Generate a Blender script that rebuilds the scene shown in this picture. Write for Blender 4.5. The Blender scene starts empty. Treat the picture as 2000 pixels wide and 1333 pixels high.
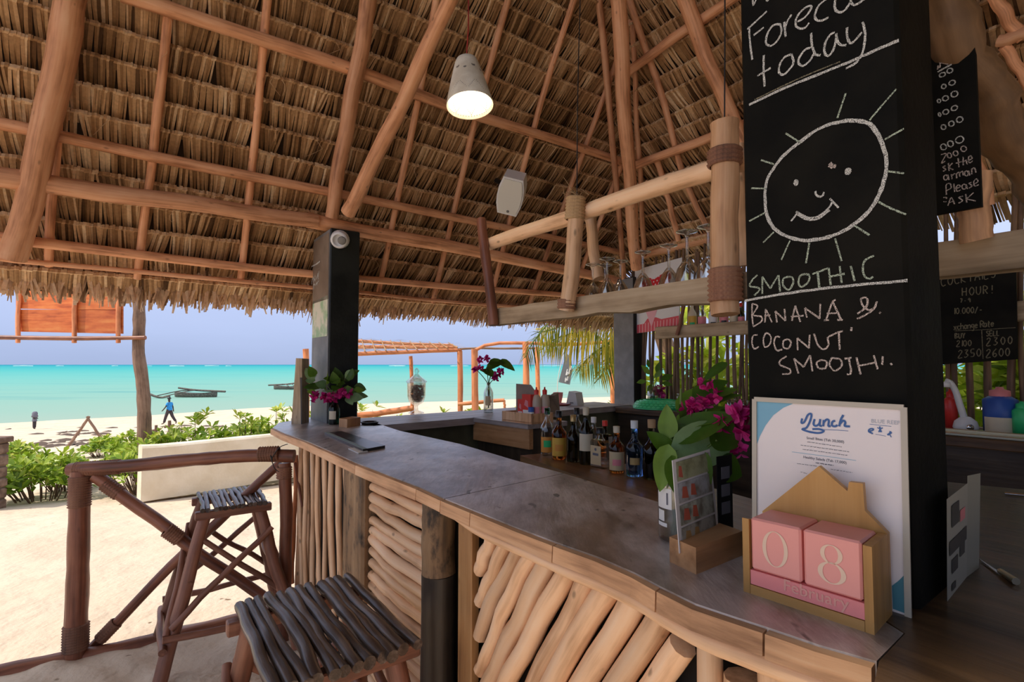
import bpy, bmesh, math, random
from mathutils import Vector, Matrix, noise
sc = bpy.context.scene
COL = sc.collection
rnd = random.Random(11)
PI = math.pi
def V(*a): return Vector(a)

# ---------------------------------------------------------------- camera, world, sun, exposure
CZ = 1.48
PITCH = math.atan(46 / 1000)
cam_d = bpy.data.cameras.new('camera')
cam_d.sensor_width = 36.0
cam_d.lens = 18.0
cam_d.clip_start = 0.02
cam_d.clip_end = 30000
cam = bpy.data.objects.new('camera', cam_d)
COL.objects.link(cam)
cam.location = (0, 0, CZ)
cam.rotation_euler = (PI / 2 + PITCH, 0, 0)
sc.camera = cam
sc.view_settings.view_transform = 'Standard'
sc.view_settings.look = 'None'
sc.view_settings.gamma = 1
sc.view_settings.use_curve_mapping = False
sc.cycles.max_bounces = 16
sc.cycles.diffuse_bounces = 8
sc.cycles.transparent_max_bounces = 32
sc.view_settings.exposure = 0.93
SKY_STRENGTH = 0.60
SUN_STRENGTH = 2.05
LAMP_W = 0.0

def make_world():
    w = bpy.data.worlds.new('sky')
    sc.world = w
    w.use_nodes = True
    nt = w.node_tree
    nt.nodes.clear()
    out = nt.nodes.new('ShaderNodeOutputWorld')
    bg = nt.nodes.new('ShaderNodeBackground')
    tc = nt.nodes.new('ShaderNodeTexCoord')
    sx = nt.nodes.new('ShaderNodeSeparateXYZ')
    rp = nt.nodes.new('ShaderNodeValToRGB')
    nz = nt.nodes.new('ShaderNodeTexNoise')
    mp = nt.nodes.new('ShaderNodeMapping')
    mp.inputs['Scale'].default_value = (1.5, 1.5, 7)
    nz.inputs['Scale'].default_value = 2.2
    nz.inputs['Detail'].default_value = 5
    ma = nt.nodes.new('ShaderNodeMath'); ma.operation = 'MULTIPLY_ADD'
    ma.inputs[1].default_value = 0.06; ma.inputs[2].default_value = -0.03
    ad = nt.nodes.new('ShaderNodeMath'); ad.operation = 'ADD'
    els = [(0.0, (.36, .44, .66)), (.06, (.44, .53, .79)), (.16, (.54, .63, .92)), (.45, (.74, .82, 1.0)), (1.0, (.80, .87, 1.0))]
    cr = rp.color_ramp
    while len(cr.elements) < len(els): cr.elements.new(.5)
    for e, (p, c) in zip(cr.elements, els):
        e.position = p; e.color = (*c, 1)
    L = nt.links.new
    L(tc.outputs['Generated'], sx.inputs[0]); L(tc.outputs['Generated'], mp.inputs[0]); L(mp.outputs[0], nz.inputs[0])
    L(nz.outputs[0], ma.inputs[0]); L(ma.outputs[0], ad.inputs[0]); L(sx.outputs[2], ad.inputs[1])
    L(ad.outputs[0], rp.inputs[0]); L(rp.outputs[0], bg.inputs[0]); L(bg.outputs[0], out.inputs[0])
    bg.inputs[1].default_value = SKY_STRENGTH
make_world()
sun_d = bpy.data.lights.new('sun', 'SUN')
sun_d.energy = SUN_STRENGTH
sun_d.angle = math.radians(1.5)
sun_d.color = (1.0, .90, .76)
sun = bpy.data.objects.new('sun', sun_d)
COL.objects.link(sun)
SUN_TO = V(-.55, -.25, .80).normalized()
sun.rotation_euler = SUN_TO.to_track_quat('Z', 'Y').to_euler()
sun.location = (-20, 0, 30)

# ---------------------------------------------------------------- measuring from the photograph's perspective
cP, sP = math.cos(PITCH), math.sin(PITCH)
O = V(0, 0, CZ)
def ray(u, v):
    cx, cy = (u - 1000) / 1000, (666.5 - v) / 1000
    return V(cx, cP - sP * cy, sP + cP * cy)
def onz(u, v, z):
    d = ray(u, v); return O + d * ((z - CZ) / d.z)
def aty(u, v, y):
    d = ray(u, v); return O + d * (y / d.y)
def onp(u, v, P, n):
    d = ray(u, v); return O + d * ((P - O).dot(n) / d.dot(n))
PHI = math.radians(36.6)
U = V(math.cos(PHI), math.sin(PHI), 0)       # along the seaward wall, away to the right
W = V(-math.sin(PHI), math.cos(PHI), 0)      # towards the sea
Z = V(0, 0, 1)
CT = 1.12                                    # counter top height

# ---------------------------------------------------------------- materials
def mat(name): 
    m = bpy.data.materials.new(name); m.use_nodes = True
    nt = m.node_tree; b = nt.nodes['Principled BSDF']
    return m, nt, b
def plain(name, col, rough=.6, metal=0, spec=.5, emit=None):
    m, nt, b = mat(name)
    b.inputs['Base Color'].default_value = (*col, 1)
    b.inputs['Roughness'].default_value = rough
    b.inputs['Metallic'].default_value = metal
    b.inputs['Specular IOR Level'].default_value = spec
    return m
def ramp(nt, els):
    r = nt.nodes.new('ShaderNodeValToRGB'); cr = r.color_ramp
    while len(cr.elements) < len(els): cr.elements.new(.5)
    for e, (p, c) in zip(cr.elements, els):
        e.position = p; e.color = (*c, 1)
    return r
def noisen(nt, scale, detail=4, rough=.55):
    n = nt.nodes.new('ShaderNodeTexNoise')
    n.inputs['Scale'].default_value = scale; n.inputs['Detail'].default_value = detail; n.inputs['Roughness'].default_value = rough
    return n
def mathn(nt, op, a=None, b=None):
    m = nt.nodes.new('ShaderNodeMath'); m.operation = op
    for i, x in enumerate((a, b)):
        if x is None: continue
        if isinstance(x, (int, float)): m.inputs[i].default_value = x
        else: nt.links.new(x, m.inputs[i])
    return m
def mixc(nt, fac, a, b, mode='MIX'):
    m = nt.nodes.new('ShaderNodeMix'); m.data_type = 'RGBA'; m.blend_type = mode
    for idx, x in ((0, fac), (6, a), (7, b)):
        if isinstance(x, (int, float)): m.inputs[idx].default_value = x
        elif isinstance(x, tuple): m.inputs[idx].default_value = (*x, 1)
        else: nt.links.new(x, m.inputs[idx])
    return m
def wood(name, dark, mid, light, rough=.6, knots=.5, grain=1.0, bump=.25, worn=None, vary=.35):
    """grain runs along the third component of the 'grain' attribute"""
    m, nt, b = mat(name); L = nt.links.new
    at = nt.nodes.new('ShaderNodeAttribute'); at.attribute_name = 'grain'
    oi = nt.nodes.new('ShaderNodeObjectInfo')
    ofs = nt.nodes.new('ShaderNodeVectorMath'); ofs.operation = 'ADD'
    mul = mathn(nt, 'MULTIPLY', oi.outputs['Random'], 37.0)
    L(at.outputs['Vector'], ofs.inputs[0]); L(mul.outputs[0], ofs.inputs[1])
    mp = nt.nodes.new('ShaderNodeMapping'); mp.inputs['Scale'].default_value = (60 * grain, 60 * grain, 3.0 * grain)
    L(ofs.outputs[0], mp.inputs[0])
    n1 = noisen(nt, 1.0, 5, .6); L(mp.outputs[0], n1.inputs[0])
    mp2 = nt.nodes.new('ShaderNodeMapping'); mp2.inputs['Scale'].default_value = (9, 9, 4)
    L(ofs.outputs[0], mp2.inputs[0])
    n2 = noisen(nt, 1.0, 3); L(mp2.outputs[0], n2.inputs[0])
    ad = mathn(nt, 'ADD', n1.outputs[0], n2.outputs[0])
    hf = mathn(nt, 'MULTIPLY', ad.outputs[0], .5)
    rp = ramp(nt, [(.33, dark), (.5, mid), (.68, light)]); L(hf.outputs[0], rp.inputs[0])
    col = rp.outputs[0]
    if knots:
        mp3 = nt.nodes.new('ShaderNodeMapping'); mp3.inputs['Scale'].default_value = (18, 18, 9)
        L(ofs.outputs[0], mp3.inputs[0])
        vo = nt.nodes.new('ShaderNodeTexVoronoi'); vo.inputs['Scale'].default_value = 1.0
        L(mp3.outputs[0], vo.inputs[0])
        kr = ramp(nt, [(.05, (1, 1, 1)), (.13, (0, 0, 0))]); L(vo.outputs['Distance'], kr.inputs[0])
        kf = mathn(nt, 'MULTIPLY', kr.outputs[0], knots)
        col = mixc(nt, kf.outputs[0], col, tuple(c * .25 for c in dark)).outputs[2]
    if worn:
        n3 = noisen(nt, 2.2, 6, .65); L(mp2.outputs[0], n3.inputs[0])
        wr = ramp(nt, [(.52, (0, 0, 0)), (.66, (1, 1, 1))]); L(n3.outputs[0], wr.inputs[0])
        col = mixc(nt, wr.outputs[0], col, worn).outputs[2]
    hv = nt.nodes.new('ShaderNodeHueSaturation')
    vv = mathn(nt, 'MULTIPLY_ADD', oi.outputs['Random'], vary); vv.inputs[2].default_value = 1 - vary / 2
    L(vv.outputs[0], hv.inputs['Value']); L(col, hv.inputs['Color'])
    L(hv.outputs[0], b.inputs['Base Color'])
    b.inputs['Roughness'].default_value = rough
    bp = nt.nodes.new('ShaderNodeBump'); bp.inputs['Strength'].default_value = bump; bp.inputs['Distance'].default_value = .01
    L(hf.outputs[0], bp.inputs['Height']); L(bp.outputs[0], b.inputs['Normal'])
    return m
def tinted(name, els, rough=.7, trans=0.0, spec=.3, noise_scale=30):
    """colour from the 'tint' attribute (one value per leaf) with a little grain; optional light passing through"""
    m, nt, b = mat(name); L = nt.links.new
    at = nt.nodes.new('ShaderNodeAttribute'); at.attribute_name = 'tint'
    rp = ramp(nt, els); L(at.outputs['Fac'], rp.inputs[0])
    n = noisen(nt, noise_scale, 3)
    tc = nt.nodes.new('ShaderNodeTexCoord'); L(tc.outputs['Object'], n.inputs[0])
    k = mathn(nt, 'MULTIPLY_ADD', n.outputs[0], .7); k.inputs[2].default_value = .65
    mx = mixc(nt, 1.0, rp.outputs[0], k.outputs[0], 'MULTIPLY')
    L(mx.outputs[2], b.inputs['Base Color'])
    b.inputs['Roughness'].default_value = rough; b.inputs['Specular IOR Level'].default_value = spec
    if trans:
        t = nt.nodes.new('ShaderNodeBsdfTranslucent'); L(mx.outputs[2], t.inputs[0])
        ms = nt.nodes.new('ShaderNodeMixShader'); ms.inputs[0].default_value = trans
        L(b.outputs[0], ms.inputs[1]); L(t.outputs[0], ms.inputs[2])
        L(ms.outputs[0], nt.nodes['Material Output'].inputs['Surface'])
    return m
def glass(name, col, rough=.03, ior=1.45):
    m, nt, b = mat(name)
    b.inputs['Base Color'].default_value = (*col, 1)
    b.inputs['Roughness'].default_value = rough; b.inputs['IOR'].default_value = ior
    b.inputs['Transmission Weight'].default_value = 1.0
    return m
def grainy(name, col, base, amount=.45, scale=700, rough=.9):
    """chalk: broken strokes of colour over a base"""
    m, nt, b = mat(name); L = nt.links.new
    n = noisen(nt, scale, 2); tc = nt.nodes.new('ShaderNodeTexCoord'); L(tc.outputs['Object'], n.inputs[0])
    r = ramp(nt, [(amount - .06, (0, 0, 0)), (amount + .06, (1, 1, 1))]); L(n.outputs[0], r.inputs[0])
    mx = mixc(nt, r.outputs[0], base, col); L(mx.outputs[2], b.inputs['Base Color'])
    b.inputs['Roughness'].default_value = rough
    return m
def mottled(name, a, c, scale=8, rough=.8, bump=.2, bscale=None, spec=.4, lo=.4, hi=.6, detail=5):
    m, nt, b = mat(name); L = nt.links.new
    tc = nt.nodes.new('ShaderNodeTexCoord')
    n = noisen(nt, scale, detail); L(tc.outputs['Object'], n.inputs[0])
    r = ramp(nt, [(lo, a), (hi, c)]); L(n.outputs[0], r.inputs[0]); L(r.outputs[0], b.inputs['Base Color'])
    n2 = noisen(nt, bscale or scale * 4, 4); L(tc.outputs['Object'], n2.inputs[0])
    bp = nt.nodes.new('ShaderNodeBump'); bp.inputs['Strength'].default_value = bump; bp.inputs['Distance'].default_value = .02
    L(n2.outputs[0], bp.inputs['Height']); L(bp.outputs[0], b.inputs['Normal'])
    b.inputs['Roughness'].default_value = rough; b.inputs['Specular IOR Level'].default_value = spec
    return m

M = {}
M['pole'] = wood('pole_wood', (.30, .11, .04), (.74, .36, .18), (.86, .50, .29), .55, .5)
M['log'] = wood('log_wood', (.46, .24, .11), (.84, .54, .31), (.90, .66, .44), .55, .6, .8)
M['trimwood'] = wood('trim_wood', (.30, .15, .07), (.62, .35, .18), (.76, .50, .30), .6, .4)
M['rail'] = wood('railing_wood', (.08, .028, .015), (.24, .085, .045), (.40, .165, .09), .42, .3)
M['rope'] = wood('lashing_rope', (.10, .05, .03), (.26, .12, .07), (.36, .19, .11), .8, 0, 3)
M['twine'] = wood('pale_twine', (.25, .15, .07), (.45, .29, .14), (.55, .38, .22), .8, 0, 3)
M['slat'] = wood('stool_slat_wood', (.016, .010, .007), (.065, .045, .034), (.25, .195, .16), .30, .3, 1.0, .5)
M['stoolleg'] = wood('stool_leg_wood', (.08, .030, .018), (.24, .10, .06), (.40, .19, .12), .45, .3)
M['plank'] = wood('weathered_plank', (.17, .115, .06), (.42, .31, .19), (.58, .46, .31), .7, .4, .6)
M['post'] = wood('painted_post', (.05, .03, .015), (.26, .15, .07), (.42, .27, .14), .6, .2, .6, .3, (.03, .02, .012))
M['postdark'] = wood('dark_painted_post', (.012, .009, .006), (.035, .025, .018), (.06, .045, .03), .4, .1, .6)
M['plain_board'] = wood('yellow_board', (.16, .07, .02), (.34, .17, .06), (.44, .25, .10), .5, .2, .6)
M['orange'] = wood('orange_post_wood', (.36, .11, .04), (.70, .25, .10), (.80, .36, .18), .6, .3)
M['trunk'] = wood('grey_trunk', (.08, .05, .035), (.24, .14, .09), (.36, .24, .17), .7, .5)
M['gnarled'] = wood('gnarled_branch', (.03, .015, .007), (.16, .085, .035), (.34, .19, .09), .6, .5, .35, .5)
M['darkwood'] = wood('dark_shelf_wood', (.02, .010, .005), (.10, .055, .025), (.18, .10, .05), .35, .2, .6)
M['blockwood'] = wood('pine_block', (.28, .13, .05), (.48, .25, .11), (.58, .34, .17), .5, .2, .5)
M['housewood'] = wood('bamboo_board', (.28, .14, .035), (.46, .24, .065), (.56, .32, .11), .45, 0, .35, .1)
M['signwood'] = wood('red_plywood', (.36, .06, .015), (.68, .17, .04), (.80, .30, .08), .5, .1, .3)
M['boatwood'] = wood('boat_wood', (.03, .025, .02), (.12, .10, .085), (.26, .23, .19), .8, 0)
M['black'] = mottled('black_board_paint', (.006, .006, .005), (.012, .011, .008), 5, .65, .08, 60, .08)
M['pillar'] = mottled('dark_pillar_paint', (.010, .012, .010), (.022, .025, .021), 4, .40, .08, 60, .3)
M['greyp'] = mottled('grey_pillar_paint', (.15, .155, .16), (.21, .215, .22), 6, .5, .1, 60)
M['taupe'] = mottled('taupe_board_paint', (.20, .15, .11), (.26, .20, .15), 6, .5, .1, 60)
M['chalk'] = grainy('white_chalk', (.74, .74, .68), (.02, .02, .016), .47, 900)
M['chalkpink'] = grainy('pink_chalk', (.74, .62, .54), (.02, .02, .016), .48, 900)
M['chalkgreen'] = grainy('pale_green_chalk', (.56, .66, .50), (.02, .02, .016), .49, 900)
M['chalkdim'] = grainy('worn_chalk', (.30, .26, .16), (.02, .02, .016), .5)
M['white'] = plain('white_plastic', (.80, .80, .78), .4)
M['offwhite'] = plain('offwhite_paint', (.62, .60, .54), .5)
M['paper'] = plain('white_paper', (.86, .80, .79), .35)
M['ink'] = plain('grey_ink', (.14, .14, .17), .5)
M['inkblue'] = plain('blue_ink', (.04, .13, .36), .5)
M['inkpale'] = plain('pale_blue_ink', (.20, .46, .62), .5)
M['inkfaint'] = plain('faint_grey_ink', (.45, .47, .52), .5)
M['pink'] = plain('pink_paint', (.88, .37, .32), .5)
M['pinkdeep'] = plain('deep_pink_paint', (.80, .26, .26), .5)
M['cream'] = plain('cream_paint', (.85, .62, .46), .6)
M['red'] = plain('red_plastic', (.70, .04, .03), .35)
M['blackpl'] = plain('black_plastic', (.012, .012, .014), .3)
M['grey'] = plain('grey_plastic', (.30, .28, .28), .45)
M['blueplastic'] = plain('blue_plastic', (.03, .10, .40), .4)
M['metal'] = plain('chrome', (.75, .75, .75), .22, 1)
M['steel'] = plain('brushed_steel', (.55, .50, .36), .35, 1)
M['grille'] = plain('speaker_grille', (.78, .76, .66), .6)
M['socket'] = plain('lamp_socket_grey', (.20, .19, .17), .3)
M['greenpl'] = plain('green_plastic', (.04, .55, .18), .35)
M['brownpaper'] = mottled('brown_card', (.26, .20, .16), (.34, .27, .22), 6, .7, .1)
def thin_glass(name, col, gloss=.22, edge=.55):
    """thin clear wall: light passes straight through, edges and highlights reflect"""
    m, nt, b = mat(name); L = nt.links.new
    t = nt.nodes.new('ShaderNodeBsdfTransparent'); t.inputs[0].default_value = (*col, 1)
    g = nt.nodes.new('ShaderNodeBsdfGlossy'); g.inputs['Roughness'].default_value = .04
    lw = nt.nodes.new('ShaderNodeLayerWeight'); lw.inputs[0].default_value = .5
    k = mathn(nt, 'MULTIPLY_ADD', lw.outputs['Facing'], edge); k.inputs[2].default_value = gloss * .5
    ms = nt.nodes.new('ShaderNodeMixShader'); L(k.outputs[0], ms.inputs[0]); L(t.outputs[0], ms.inputs[1]); L(g.outputs[0], ms.inputs[2])
    L(ms.outputs[0], nt.nodes['Material Output'].inputs['Surface']); return m
M['g_clear'] = thin_glass('clear_glass', (.95, .96, .95))
M['g_amber'] = glass('amber_glass', (.55, .16, .03))
M['g_dark'] = glass('dark_glass', (.05, .04, .02))
M['g_green'] = glass('green_glass', (.03, .25, .12))
M['g_blue'] = glass('blue_liquor', (.15, .35, .85))
M['g_wine'] = thin_glass('wine_glass', (.93, .93, .91), .28, .75)
M['g_water'] = thin_glass('water', (.88, .94, .88), .04)
M['lab_yel'] = plain('yellow_label', (.72, .42, .06), .5)
M['lab_tan'] = plain('tan_label', (.62, .48, .28), .5)
M['lab_cream'] = plain('cream_label', (.70, .60, .42), .5)
M['lab_white'] = plain('white_label', (.74, .74, .72), .5)
M['lab_org'] = plain('orange_label', (.72, .30, .05), .5)
M['lab_pink'] = plain('pink_label', (.75, .25, .28), .5)
M['gold'] = plain('gold_foil', (.55, .38, .16), .4, .6)
M['cork'] = plain('cork', (.45, .28, .14), .8)
M['skin'] = plain('dark_skin', (.05, .028, .018), .6)
M['shirt'] = mottled('blue_shirt', (.02, .22, .60), (.03, .32, .72), 20, .8, .1)
M['trouser'] = plain('dark_trousers', (.045, .035, .04), .8)
M['greycloth'] = plain('grey_cloth', (.16, .16, .20), .9)
M['leaf'] = tinted('vase_leaf', [(0, (.035, .075, .008)), (.5, (.10, .22, .02)), (1, (.24, .40, .05))], .4, .35, .5)
M['leafpale'] = tinted('pale_leaf', [(0, (.10, .20, .07)), (1, (.26, .40, .18))], .5, .3, .4)
M['bract'] = tinted('magenta_bract', [(0, (.30, .004, .09)), (.5, (.62, .012, .22)), (1, (.80, .08, .36))], .6, .35)
M['stem'] = plain('green_stem', (.10, .17, .03), .6)
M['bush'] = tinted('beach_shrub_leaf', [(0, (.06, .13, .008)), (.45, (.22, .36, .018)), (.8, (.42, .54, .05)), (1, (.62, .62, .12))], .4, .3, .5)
M['hedge'] = tinted('painted_sun_hedge_leaf', [(0, (.14, .22, .02)), (.45, (.42, .55, .04)), (.8, (.68, .72, .10)), (1, (.85, .80, .22))], .45, .5, .4)  # brighter copy of the shrub leaf: sunlight painted into shaded bushes
M['twig'] = plain('brown_twig', (.14, .08, .05), .8)
M['palm'] = tinted('palm_leaflet', [(0, (.04, .06, .008)), (.4, (.24, .27, .025)), (.7, (.60, .45, .04)), (1, (.75, .60, .12))], .45, .35, .5)
M['thatch'] = tinted('thatch_leaf', [(0, (.10, .050, .020)), (.35, (.38, .215, .095)), (.7, (.68, .43, .22)), (1, (.90, .68, .42))], .75, .22, .25, 60)
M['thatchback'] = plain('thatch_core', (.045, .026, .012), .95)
M['fringe'] = tinted('fringe_leaf', [(0, (.30, .18, .10)), (.4, (.72, .49, .31)), (1, (.92, .72, .50))], .7, .5, .25, 60)
M['stick'] = wood('fence_stick_wood', (.05, .03, .015), (.17, .095, .05), (.34, .20, .10), .6, .3)
M['stickdark'] = plain('dark_recess', (.02, .016, .012), .9)
# ---------------------------------------------------------------- mesh building
class MB:
    def __init__(s): s.v = []; s.f = []; s.g = []; s.t = []; s.sm = []
    def add(s, vs, fs, gs=None, tint=.5, smooth=False):
        b = len(s.v)
        s.v += [Vector(p) for p in vs]; s.g += (gs if gs else [Vector(p) for p in vs])
        s.t += [tint] * len(vs)
        s.f += [tuple(i + b for i in f) for f in fs]; s.sm += [smooth] * len(fs)
        return s
    def frame(s, c, ax, ay, az, tint=.5, longaxis=2, bev=0.0):
        """box: centre c, half-extent vectors ax, ay, az; edges chamfered by bev"""
        c = Vector(c); A = (Vector(ax), Vector(ay), Vector(az)); l = [a.length for a in A]
        order = {0: (1, 2, 0), 1: (0, 2, 1), 2: (0, 1, 2)}[longaxis]
        def put(co):
            p = c + sum((A[i] * co[i] for i in range(3)), Vector((0, 0, 0)))
            g = [co[i] * l[i] for i in order]
            return p, Vector(g)
        pts = []; fs = []
        if bev <= 0:
            for z in (-1, 1):
                for y in (-1, 1):
                    for x in (-1, 1): pts.append((x, y, z))
            fs = [(0, 2, 3, 1), (4, 5, 7, 6), (0, 1, 5, 4), (2, 6, 7, 3), (0, 4, 6, 2), (1, 3, 7, 5)]
        else:
            k = [1 - min(.45, bev / max(a, 1e-6)) for a in l]
            idx = {}
            for sx in (-1, 1):
                for sy in (-1, 1):
                    for sz in (-1, 1):
                        for n in range(3):
                            co = [sx * k[0], sy * k[1], sz * k[2]]; co[n] = (sx, sy, sz)[n]
                            idx[(sx, sy, sz, n)] = len(pts); pts.append(tuple(co))
            for n in range(3):
                o = [i for i in range(3) if i != n]
                for sn in (-1, 1):
                    q = []
                    for (a, b) in ((-1, -1), (1, -1), (1, 1), (-1, 1)):
                        k3 = [0, 0, 0]; k3[n] = sn; k3[o[0]] = a; k3[o[1]] = b
                        q.append(idx[(*k3, n)])
                    fs.append(tuple(q))
                for a in (-1, 1):
                    for b in (-1, 1):
                        e = []
                        for sn in (-1, 1):
                            k3 = [0, 0, 0]; k3[n] = sn; k3[o[0]] = a; k3[o[1]] = b
                            e.append((idx[(*k3, o[0])], idx[(*k3, o[1])]))
                        fs.append((e[0][0], e[0][1], e[1][1], e[1][0]))
            for sx in (-1, 1):
                for sy in (-1, 1):
                    for sz in (-1, 1): fs.append(tuple(idx[(sx, sy, sz, n)] for n in range(3)))
        r = [put(p) for p in pts]
        return s.add([p for p, _ in r], fs, [g for _, g in r], tint)
    def box(s, x0, y0, z0, x1, y1, z1, **k):
        return s.frame(((x0 + x1) / 2, (y0 + y1) / 2, (z0 + z1) / 2), ((x1 - x0) / 2, 0, 0), (0, (y1 - y0) / 2, 0), (0, 0, (z1 - z0) / 2), **k)
    def tube(s, pts, r0, r1=None, sides=9, seg=None, wob=0.0, rn=0.0, seed=None, cap=True, tint=.5, squash=1.0):
        """round pole through pts, tapering r0 -> r1, wandering by wob, radius noise rn"""
        r1 = r0 if r1 is None else r1
        q = random.Random(seed if seed is not None else rnd.random())
        pts = [Vector(p) for p in pts]
        L = [0]
        for a, b in zip(pts, pts[1:]): L.append(L[-1] + (b - a).length)
        T = L[-1]
        n = seg or max(len(pts) - 1, 1)
        def at(d):
            for i in range(len(pts) - 1):
                if d <= L[i + 1] or i == len(pts) - 2:
                    t = (d - L[i]) / max(L[i + 1] - L[i], 1e-9)
                    if len(pts) == 2: return pts[i].lerp(pts[i + 1], t)
                    p0 = pts[max(i - 1, 0)]; p3 = pts[min(i + 2, len(pts) - 1)]; p1, p2 = pts[i], pts[i + 1]
                    return .5 * ((2 * p1) + (p2 - p0) * t + (2 * p0 - 5 * p1 + 4 * p2 - p3) * t * t + (3 * p1 - p0 - 3 * p2 + p3) * t ** 3)
        ds = [T * i / n for i in range(n + 1)]
        cs = [at(d) for d in ds]
        d0 = (cs[-1] - cs[0]).normalized() if (cs[-1] - cs[0]).length > 1e-6 else V(0, 0, 1)
        a = d0.orthogonal().normalized(); b = d0.cross(a)
        if wob:
            ph = [q.uniform(0, 6.28) for _ in range(4)]; f1, f2 = q.uniform(.7, 1.4), q.uniform(1.6, 3.2)
            for i, d in enumerate(ds):
                t = d / T; e = math.sin(PI * t) ** .6 if 0 < t < 1 else 0
                cs[i] = cs[i] + a * (wob * e * (math.sin(ph[0] + f1 * 3 * t) + .5 * math.sin(ph[1] + f2 * 6 * t))) + b * (wob * e * (math.sin(ph[2] + f1 * 3 * t) + .5 * math.sin(ph[3] + f2 * 6 * t)))
        vs = []; gs = []; fs = []
        base = d0; N = a
        for i, c in enumerate(cs):
            dr = (cs[min(i + 1, n)] - cs[max(i - 1, 0)])
            dr = dr.normalized() if dr.length > 1e-9 else base
            N = (N - dr * N.dot(dr)).normalized(); B = dr.cross(N)
            r = (r0 + (r1 - r0) * i / n) * (1 + (q.uniform(-rn, rn) if rn else 0))
            for k in range(sides):
                an = 2 * PI * k / sides
                rr = r * (1 + (q.uniform(-rn, rn) * .5 if rn else 0))
                vs.append(c + N * (math.cos(an) * rr) + B * (math.sin(an) * rr * squash))
                gs.append(Vector((math.cos(an) * r, math.sin(an) * r, ds[i])))
        for i in range(n):
            for k in range(sides):
                k2 = (k + 1) % sides
                fs.append((i * sides + k, i * sides + k2, (i + 1) * sides + k2, (i + 1) * sides + k))
        s.add(vs, fs, gs, tint, True)
        if cap:
            for i, rev in ((0, True), (n, False)):
                ring = vs[i * sides:(i + 1) * sides]; gr = gs[i * sides:(i + 1) * sides]
                f = tuple(range(sides)); s.add(ring, [f[::-1] if rev else f], gr, tint, False)
        return s
    def lathe(s, prof, c=(0, 0, 0), seg=18, axis=None, smooth=True, tint=.5):
        """profile [(r, h)...] turned round axis (default z) through c"""
        c = Vector(c); az = Vector(axis).normalized() if axis else V(0, 0, 1)
        ax = az.orthogonal().normalized() if axis else V(1, 0, 0); ay = az.cross(ax)
        vs = []; gs = []; rows = []
        for r, h in prof:
            if r < 1e-6: rows.append([len(vs)]); vs.append(c + az * h); gs.append(Vector((0, 0, h)))
            else:
                row = []
                for k in range(seg):
                    an = 2 * PI * k / seg; row.append(len(vs))
                    vs.append(c + ax * (r * math.cos(an)) + ay * (r * math.sin(an)) + az * h); gs.append(Vector((r * math.cos(an), r * math.sin(an), h)))
                rows.append(row)
        fs = []
        for A, B in zip(rows, rows[1:]):
            if len(A) == 1 and len(B) == 1: continue
            for k in range(seg):
                k2 = (k + 1) % seg
                if len(A) == 1: fs.append((A[0], B[k2], B[k]))
                elif len(B) == 1: fs.append((A[k], A[k2], B[0]))
                else: fs.append((A[k], A[k2], B[k2], B[k]))
        return s.add(vs, fs, gs, tint, smooth)
    def prism(s, poly, th, tint=.5, smooth=False, gax=None):
        """flat polygon (3-D points) pushed along vector th"""
        poly = [Vector(p) for p in poly]; th = Vector(th); n = len(poly)
        vs = poly + [p + th for p in poly]
        fs = [tuple(range(n))[::-1], tuple(range(n, 2 * n))] + [(i, (i + 1) % n, n + (i + 1) % n, n + i) for i in range(n)]
        gs = None
        if gax:
            g3 = Vector(gax).normalized(); g1 = g3.orthogonal(); g2 = g3.cross(g1)
            gs = [Vector((p.dot(g1), p.dot(g2), p.dot(g3))) for p in vs]
        return s.add(vs, fs, gs, tint, smooth)
    def quad(s, a, b, c, d, tint=.5): return s.add([a, b, c, d], [(0, 1, 2, 3)], None, tint)
    def leaf(s, p, d, n, L, w, tint=.5, fold=.2, droop=0.0):
        """one pointed leaf from p along d, flat side n, folded at the midrib"""
        d = Vector(d).normalized(); n = Vector(n); sd = d.cross(n)
        sd = sd.normalized() if sd.length > 1e-6 else d.orthogonal().normalized()
        n = sd.cross(d).normalized(); p = Vector(p)
        m = p + d * (L * .5) - n * (droop * L * .25); t = p + d * L - n * (droop * L)
        m1 = p + d * (L * .22); m2 = p + d * (L * .75) - n * (droop * L * .55)
        vs = [p, m1 + sd * w * .34 + n * fold * w * .4, m + sd * w * .5 + n * fold * w * .5, m2 + sd * w * .32 + n * fold * w * .3, t, m2 - sd * w * .32 + n * fold * w * .3, m - sd * w * .5 + n * fold * w * .5, m1 - sd * w * .34 + n * fold * w * .4, m1, m, m2]
        fs = [(0, 8, 1), (8, 9, 2, 1), (9, 10, 3, 2), (10, 4, 3), (0, 7, 8), (7, 6, 9, 8), (6, 5, 10, 9), (5, 4, 10)]
        return s.add(vs, fs, None, tint, True)
    def broad(s, p, d, n, L, w, tint=.5, fold=.15, droop=.1, seg=9, heart=.0):
        """broad smooth leaf with midrib, side veins pressed in, and a soft point"""
        d = Vector(d).normalized(); n = Vector(n); sd = d.cross(n).normalized(); n = sd.cross(d).normalized(); p = Vector(p)
        vs = []; cols = 7
        for i in range(seg + 1):
            t = i / seg; wd = w * .5 * (math.sin(PI * min(1, t ** .72)) ** .75) * (1 - .15 * t)
            if i == 0: wd = w * .02
            if i == seg: wd = w * .01
            c = p + d * (L * t) - n * (droop * L * t * t)
            for k in range(cols):
                x = -1 + 2 * k / (cols - 1)
                back = heart * L * abs(x) * max(0, .35 - t)
                vs.append(c + sd * (x * wd) + n * (fold * wd * abs(x) ** 1.4 + .012 * w * math.sin(t * 30 + abs(x) * 4)) - d * back)
        return s.add(vs, [(i * cols + k, i * cols + k + 1, (i + 1) * cols + k + 1, (i + 1) * cols + k) for i in range(seg) for k in range(cols - 1)], None, tint, True)
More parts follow.
